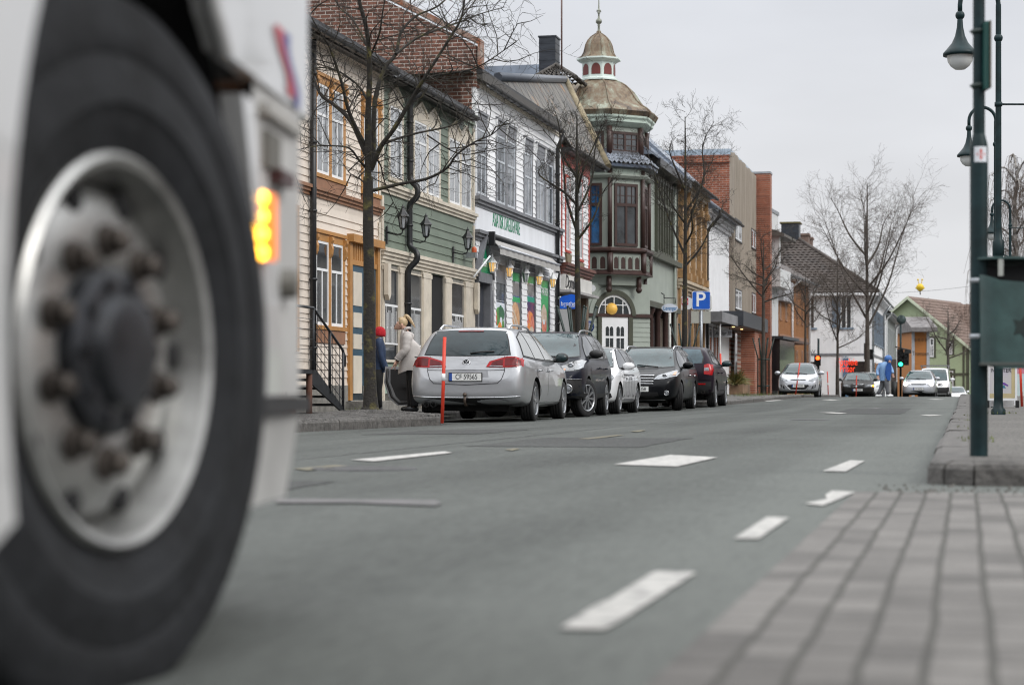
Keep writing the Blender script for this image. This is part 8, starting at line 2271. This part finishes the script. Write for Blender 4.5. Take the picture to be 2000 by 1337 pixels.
def loft(mb,rings,n=18,mi=0,cap=(True,True)):
 """elliptic rings (centre, half-width x, half-depth y, optional tilt of the ring in xz)"""
 vs=[]
 for c,a,b_,*t in rings:
  t=t[0]if t else 0
  for k in range(n):
   q=2*pi*k/n;x,y=a*cos(q),b_*sin(q)
   vs.append((c[0]+x*cos(t),c[1]+y,c[2]+x*sin(t)))
 m_=len(rings);fs=[(i*n+k,i*n+(k+1)%n,(i+1)*n+(k+1)%n,(i+1)*n+k)for i in range(m_-1)for k in range(n)]
 if cap[0]:fs.append(tuple(range(n))[::-1])
 if cap[1]:fs.append(tuple((m_-1)*n+k for k in range(n)))
 mb.add(vs,fs,mi,True);return mb
def subdivide(o,lv=1):
 md=o.modifiers.new('d','SUBSURF');md.levels=lv;md.render_levels=lv
 m2=eval_mesh(o);o.modifiers.clear();o.data=m2
 for p in m2 .polygons:p.use_smooth=True
 return o
def fingers(nodes,edges,wrist,palm,d,side,curl,pre,sc_=1.0,palmn=None):
 """five fingers from the palm: d along the hand, side across it, curl the way they bend"""
 d,side,curl=Vector(d).normalized(),Vector(side).normalized(),Vector(curl).normalized()
 for i,(off,L)in enumerate(((-.030,.062),(-.010,.072),(.010,.068),(.028,.052))):
  a=palm+side*off*sc_+d*.032*sc_
  b_=a+(d*.75+curl*.5)*L*.5*sc_;c=b_+(d*.25+curl*.9)*L*.5*sc_
  for k,(q,r)in enumerate(((a,.0095),(b_,.0085),(c,.0070))):nodes[f'{pre}f{i}{k}']=(q,r*sc_)
  edges+=[(palmn,f'{pre}f{i}0'),(f'{pre}f{i}0',f'{pre}f{i}1'),(f'{pre}f{i}1',f'{pre}f{i}2')]
 a=wrist.lerp(palm,.5)-side*.032*sc_;b_=a-side*.012*sc_+d*.03*sc_+curl*.015;c=b_+d*.026*sc_+curl*.012
 for k,(q,r)in enumerate(((a,.012),(b_,.0105),(c,.008))):nodes[f'{pre}t{k}']=(q,r*sc_)
 edges+=[(palmn,f'{pre}t0'),(f'{pre}t0',f'{pre}t1'),(f'{pre}t1',f'{pre}t2')]
V=lambda x,y,z:Vector((x,y,z))
#woman in a pale coat, bowed over the open car door, facing left in the picture
Yw=33.1;b=P(797,804,Yw);b.z=zL(UV(b.x,b.y)[0])
w=thing('person','woman with a blond ponytail and a pale grey coat by the open car door','person',b)
s=F/Yw;X=lambda px:(px-797)/s;Z=lambda py:CAMH-(py-HY)/s-b.z
N,E={},[]
def chain(*ns):E.extend(zip(ns,ns[1:]))
N['pelvis']=(V(.06,0,.90),.135);N['waist']=(V(.055,0,1.05),.12);N['chest']=(V(.02,0,1.22),.135);N['neck0']=(V(X(796),0,Z(651)),.06);N['neck1']=(V(X(789),0,Z(643)),.052)
N['skull']=(V(X(783),0,Z(632)),(.086,.078));N['crown']=(V(X(780),0,Z(624.5)),(.078,.074));N['face']=(V(X(777.5),0,Z(637)),.068);N['chin']=(V(X(778.5),0,Z(645)),.040);N['nose']=(V(X(769.4),0,Z(642)),.011)
chain('pelvis','waist','chest','neck0','neck1','skull','crown');E+=[('skull','face'),('face','chin'),('face','nose')]
for sg,nm in((-1,'l'),(1,'r')):
 y=.18*sg
 N[nm+'sh']=(V(X(797),y,Z(659)),.065);N[nm+'el']=(V(X(791),y*1.25,Z(684)),.046);N[nm+'wr']=(V(X(777),y*.9-.02,Z(703)),.030);N[nm+'pa']=(V(X(772.5),y*.85-.02,Z(710)),(.022,.036))
 chain('chest',nm+'sh',nm+'el',nm+'wr',nm+'pa')
 fingers(N,E,N[nm+'wr'][0],N[nm+'pa'][0],(-.45,0,-.9),(0,1,0),(-.5,0,-.5)if sg<0 else(.3,0,-.8),nm,1.0,nm+'pa')
 yl=.09*sg
 N[nm+'hip']=(V(.065,yl,.84),.098);N[nm+'kn']=(V(.075-.02*sg,yl,.47),.062);N[nm+'an']=(V(.08-.03*sg,yl,.085),.042);N[nm+'to']=(V(-.05-.03*sg,yl,.045),.035)
 chain('pelvis',nm+'hip',nm+'kn',nm+'an',nm+'to')
body=skin_mesh('body',N,E,m_skin,w)
m_coat=pm('pale grey coat wool',(.47,.44,.42),.85,var=.08,scale=6,bump=.3,bscale=60)
mb=MB()
loft(mb,[((X(800),0,Z(728)),.195,.215),((X(800.5),0,Z(712)),.185,.225),((X(801),0,Z(698)),.175,.222),((X(801.5),0,Z(682)),.182,.212),((X(800.5),0,Z(670)),.180,.215,-.25),((X(798),0,Z(661)),.158,.205,-.45),((X(794.5),0,Z(653)),.112,.145,-.6),((X(791),0,Z(648)),.074,.085,-.7),((X(789),0,Z(644.5)),.068,.076,-.75)],22,0,(False,False))
r=random.Random(2)
for i,p in enumerate(mb.v):
 q=math.atan2(p.y,p.x-X(800));f=max(0,min(1,(Z(690)-p.z)/.35))
 p.z+=f*(.05*abs(sin(q))**3-(.02 if cos(q)<-.3 else 0));k_=1+.035*sin(q*5+p.z*9)*(.35+f);p.x=X(800)+(p.x-X(800))*k_ if p.z<Z(652)else p.x;p.y*=k_
co=subdivide(mb.build('coat',m_coat,w),1)
for sg,nm in((-1,'l'),(1,'r')):
 sh,el,wr=N[nm+'sh'][0],N[nm+'el'][0],N[nm+'wr'][0]
 P3=smooth_path([sh+V(.01,-.06*sg,.05),sh+V(0,0,-.02),sh.lerp(el,.55)+V(.012,0,0),el+V(.018,0,0),el.lerp(wr,.5),wr+V(.006,0,.012)],4)
 mb=MB();n_=len(P3);rr=[lerp(.088,.056,i/(n_-1))*(1+.05*sin(i*1.9))for i in range(n_)];rr[0]=.05;mb.tube(P3,rr,14,cap=True);mb.build('sleeve',m_coat,co)
 mb=MB();mb.tube([wr+V(.016,0,.03),wr+V(.002,0,.004)],.060,14,cap=False);mb.build('cuff',m_coat,co)
 mb=MB();mb.tube([wr+V(.006,0,.012),wr+V(-.008,0,-.012)],.044,12);mb.build('inner_cuff',black_paint,co)
mb=MB();mb.tube([V(X(789),-.05,Z(648)),V(X(793),-.078,Z(641)),V(X(799),-.05,Z(640)),V(X(801),0,Z(641)),V(X(799),.05,Z(640)),V(X(793),.078,Z(641)),V(X(789),.05,Z(648))],.024,8);mb.build('collar',m_coat,co)
mb=MB();mb.tube([V(X(788),0,Z(647)),V(X(792),0,Z(643))],[.062,.064],12);mb.build('polo_neck',black_paint,w)
for sg,nm in((-1,'l'),(1,'r')):
 hp,kn,an,to=(N[nm+q][0]for q in('hip','kn','an','to'))
 mb=MB();mb.tube(smooth_path([hp+V(0,0,.08),hp,hp.lerp(kn,.5),kn,kn.lerp(an,.5),an+V(0,0,-.0)],3),[lerp(.120,.066,i/15)for i in range(16)],14);mb.build('trouser_leg',pm('black trousers',(.006,.006,.007),.85,var=.2),w)
 mb=MB();loft(mb,[((an.x+.045,an.y,.035),.02,.03),((an.x+.0,an.y,.05),.075,.048),((an.x-.08,an.y,.04),.09,.046),((an.x-.16,an.y,.03),.05,.04),((an.x-.19,an.y,.028),.012,.02)],12);
 mb=MB();mb.ball((an.x-.055,an.y,.05),1,14,8,0,(.13,.048,.052));mb.box(an.x-.17,an.x+.06,an.y-.04,an.y+.04,0,.02);mb.build('shoe',black_paint,w)
m_hair=pm('blond hair',(.46,.34,.20),.5,var=.25,scale=20,stretch=(1,1,4))
mb=MB();mb.ball((X(785.5),0,Z(629)),1,18,12,0,(.093,.083,.090))
for p in mb.v:
 fx=(X(785.5)-p.x)
 if fx>.045 and p.z<Z(623):p.x=X(785.5)-.045+(p.x-X(785.5)+.045)*.25
hr=mb.build('hair',m_hair,w)
mb=MB();mb.tube(smooth_path([V(X(789),0,Z(624)),V(X(792),0,Z(616)),V(X(798),0,Z(620)),V(X(805),0,Z(630)),V(X(811),0,Z(640))],4),[.020,.024,.026,.024,.023,.026,.028,.029,.029,.028,.027,.025,.023,.020,.015,.010,.005],10);mb.build('ponytail',m_hair,hr)
for sg in(-1,1):
 mb=MB();mb.ball((X(770.3),.036*sg,Z(636.6)),.009,8,6);mb.build('eye',pm('eye dark',(.03,.02,.015),.3),w)
 mb=MB();mb.ball((X(785.5),.083*sg,Z(635)),1,10,6,0,(.022,.012,.032));mb.build('ear',m_skin,w)
 mb=MB();mb.tube([V(X(768.8),.02*sg,Z(633.6)),V(X(770.8),.05*sg,Z(633.0))],.004,5);mb.build('eyebrow',pm('brow',(.22,.13,.06),.7),w)
mb=MB();mb.tube([V(X(773.4),-.02,Z(645.2)),V(X(772.8),0,Z(645.6)),V(X(773.4),.02,Z(645.2))],.006,6);mb.build('mouth',pm('lips',(.38,.13,.11),.5),w)
#child in a red hat and a dark blue jacket
Yc=34.6;b=P(739,801,Yc);b.z=zL(UV(b.x,b.y)[0])
w=thing('person','child in a red knitted hat and dark blue jacket beside the near tree trunk','person',b)
s=F/Yc;X=lambda px:(px-739)/s;Z=lambda py:CAMH-(py-HY)/s-b.z
N,E={},[]
N['pelvis']=(V(0,0,.70),.11);N['chest']=(V(.01,0,Z(685)),.12);N['neck0']=(V(.015,0,Z(664)),.05);N['skull']=(V(X(741),0,Z(650)),.082);N['crown']=(V(X(741),0,Z(642)),.07);N['face']=(V(X(736),0,Z(652)),.055);N['nose']=(V(X(730),0,Z(653)),.012);N['chin']=(V(X(734.5),0,Z(659)),.033)
chain('pelvis','chest','neck0','skull','crown');E+=[('skull','face'),('face','nose'),('face','chin')]
for sg,nm in((-1,'l'),(1,'r')):
 y=.15*sg
 N[nm+'sh']=(V(.02,y,Z(671)),.055);N[nm+'el']=(V(X(746),y*1.15,Z(698)),.04);N[nm+'wr']=(V(X(754),y*.9,Z(722)),.027);N[nm+'pa']=(V(X(758.5),y*.9,Z(727)),(.018,.028))
 chain('chest',nm+'sh',nm+'el',nm+'wr',nm+'pa');fingers(N,E,N[nm+'wr'][0],N[nm+'pa'][0],(.75,0,-.6),(0,1,0),(.2,0,-1),nm,.85,nm+'pa')
 yl=.075*sg;N[nm+'hip']=(V(0,yl,.66),.08);N[nm+'kn']=(V(-.01,yl,.37),.05);N[nm+'an']=(V(.01,yl,.07),.036);N[nm+'to']=(V(-.10,yl,.035),.03)
 chain('pelvis',nm+'hip',nm+'kn',nm+'an',nm+'to')
skin_mesh('body',N,E,m_skin,w)
m_jk=pm('dark blue jacket',(.008,.024,.065),.7,var=.2,scale=8,bump=.2)
mb=MB();loft(mb,[((X(739),0,Z(727)),.125,.165),((X(740),0,Z(705)),.122,.165),((X(741),0,Z(688)),.118,.165),((X(741),0,Z(674)),.108,.155),((X(741),0,Z(666)),.075,.10),((X(741),0,Z(661)),.062,.07)],18,0,(False,False));jk=subdivide(mb.build('jacket',m_jk,w),1)
mb=MB();mb.tube([V(X(736),-.05,Z(664)),V(X(743),-.06,Z(660)),V(X(747),0,Z(660)),V(X(743),.06,Z(660)),V(X(736),.05,Z(664))],.022,8);mb.build('collar',pm('pale hood lining',(.45,.52,.62),.8),jk)
for sg,nm in((-1,'l'),(1,'r')):
 sh,el,wr=N[nm+'sh'][0],N[nm+'el'][0],N[nm+'wr'][0];mb=MB();P3=smooth_path([sh+V(0,-.04*sg,.04),sh,sh.lerp(el,.5),el,wr],3);mb.tube(P3,[lerp(.07,.046,i/(len(P3)-1))for i in range(len(P3))],12);mb.build('sleeve',m_jk,jk)
 hp,kn,an=(N[nm+q][0]for q in('hip','kn','an'));mb=MB();mb.tube([hp+V(0,0,.06),hp.lerp(kn,.5),kn,kn.lerp(an,.5),an],[.095,.085,.068,.062,.058],12);mb.build('trouser_leg',MATS['black trousers'],w)
 mb=MB();mb.ball((an.x-.045,an.y,.045),1,12,8,0,(.105,.042,.047));mb.build('shoe',black_paint,w)
m_hat=pm('red knit',(.42,.012,.02),.95,var=.15,scale=30,bump=.6,bscale=90)
mb=MB();mb.lathe([(.098,-.055),(.108,-.05),(.109,-.01),(.105,.03),(.090,.07),(.06,.098),(.02,.112),(0,.113)],22,'z',0,Matrix.Translation((X(741.5),0,Z(650)))@Matrix.Rotation(radians(8),4,'Y'));mb.build('hat',m_hat,w)
for sg in(-1,1):mb=MB();mb.ball((X(730.5),.03*sg,Z(650.5)),.008,8,6);mb.build('eye',MATS['eye dark'],w)
#man in a blue hooded jacket crossing the street, head bowed
Ym=76.0;b=P(1727,774,Ym);b.z=R(*UV(b.x,b.y))
w=thing('person','man in a blue hooded jacket and grey trousers crossing the street','person',b)
s=F/Ym;X=lambda px:(px-1727)/s;Z=lambda py:CAMH-(py-HY)/s-b.z
N,E={},[]
N['pelvis']=(V(X(1728),0,Z(738)),.13);N['waist']=(V(X(1727),0,Z(729)),.125);N['chest']=(V(X(1727),-.03,Z(716)),.14);N['neck0']=(V(X(1730),-.07,Z(708)),.06);N['skull']=(V(X(1734),-.12,Z(702)),.09);N['crown']=(V(X(1735),-.12,Z(697)),.08);N['face']=(V(X(1735.5),-.19,Z(706)),.055);N['chin']=(V(X(1735),-.20,Z(709.5)),.035);N['nose']=(V(X(1737),-.25,Z(706.5)),.014)
chain('pelvis','waist','chest','neck0','skull','crown');E+=[('skull','face'),('face','chin'),('face','nose')]
N['lsh']=(V(X(1719),.02,Z(711)),.065);N['lel']=(V(X(1713.5),.0,Z(724)),.045);N['lwr']=(V(X(1713.5),-.08,Z(733)),.03);N['lpa']=(V(X(1714.5),-.11,Z(736.5)),(.022,.034))
N['rsh']=(V(X(1736),-.06,Z(712)),.065);N['rel']=(V(X(1741),-.08,Z(722)),.045);N['rwr']=(V(X(1742),-.14,Z(729)),.03);N['rpa']=(V(X(1743),-.16,Z(732)),(.022,.034))
for nm,kn,an,to in(('l',(1722,757),(1715.5,770),(1718,773)),('r',(1732,757),(1733.5,769.5),(1738,772.5))):
 chain('chest',nm+'sh',nm+'el',nm+'wr',nm+'pa');fingers(N,E,N[nm+'wr'][0],N[nm+'pa'][0],(.1,-.3,-1),(1,0,0),(.1,-.6,-.6),nm,1.0,nm+'pa')
 y=.09 if nm=='l' else-.09
 N[nm+'hip']=(V(X(1726 if nm=='l' else 1730),y,Z(742)),.10);N[nm+'kn']=(V(X(kn[0]),y,Z(kn[1])),.062);N[nm+'an']=(V(X(an[0]),y,Z(an[1])),.042);N[nm+'to']=(V(X(to[0]),y-.03,.04),.035)
 chain('pelvis',nm+'hip',nm+'kn',nm+'an',nm+'to')
skin_mesh('body',N,E,m_skin,w)
m_lb=pm('light blue jacket',(.24,.40,.66),.6,var=.12,scale=8,bump=.15);m_db=pm('deep blue lining',(.012,.075,.30),.6,var=.15,scale=6)
mb=MB();loft(mb,[((X(1727.5),0,Z(743)),.20,.17),((X(1727.5),0,Z(736)),.20,.18),((X(1727),-.01,Z(726)),.195,.18),((X(1727),-.03,Z(716)),.205,.175),((X(1728),-.05,Z(710)),.17,.14),((X(1730),-.07,Z(706)),.09,.09)],20,0,(False,False));jk=subdivide(mb.build('jacket',m_lb,w),1)
mb=MB();mb.add([(X(1731),-.235,Z(708)),(X(1738),-.20,Z(709)),(X(1739),-.19,Z(718)),(X(1736.5),-.20,Z(743)),(X(1731),-.215,Z(742)),(X(1726),-.21,Z(730)),(X(1728),-.225,Z(716))],[(0,1,2,3,4,5,6)]);fp=mb.build('front_panel',m_db,jk)
md=fp.modifiers.new('t','SOLIDIFY');md.thickness=.03;fp.data=eval_mesh(fp);fp.modifiers.clear()
mb=MB();mb.lathe([(.10,-.13),(.135,-.08),(.15,0),(.14,.07),(.10,.12),(.05,.145),(0,.15)],18,'z',0,Matrix.Translation((X(1734),-.08,Z(701)))@Matrix.Rotation(radians(26),4,'X'));mb.build('hood',pm('hood blue',(.055,.15,.40),.65,var=.2,scale=9),jk)
for nm in 'lr':
 sh,el,wr=N[nm+'sh'][0],N[nm+'el'][0],N[nm+'wr'][0];mb=MB();P3=smooth_path([sh+V(0,0,.05),sh,sh.lerp(el,.5),el,wr],3);mb.tube(P3,[lerp(.085,.055,i/(len(P3)-1))for i in range(len(P3))],12);mb.build('sleeve',m_lb,jk)
 hp,kn,an,to=(N[nm+q][0]for q in('hip','kn','an','to'));mb=MB();mb.tube([hp+V(0,0,.06),hp.lerp(kn,.5),kn,kn.lerp(an,.5),an],[.115,.10,.082,.075,.072],12);mb.build('trouser_leg',pm('grey trousers',(.15,.155,.17),.8,var=.15),w)
 mb=MB();mb.ball((an.x+(.06 if nm=='r' else .03),an.y-.03,.055),1,12,8,0,(.14,.055,.055));mb.build('shoe',white_paint,w)
for sg in(-1,1):mb=MB();mb.ball((X(1735.5)+.03*sg,-.245,Z(704.5)),.009,8,6);mb.build('eye',MATS['eye dark'],w)
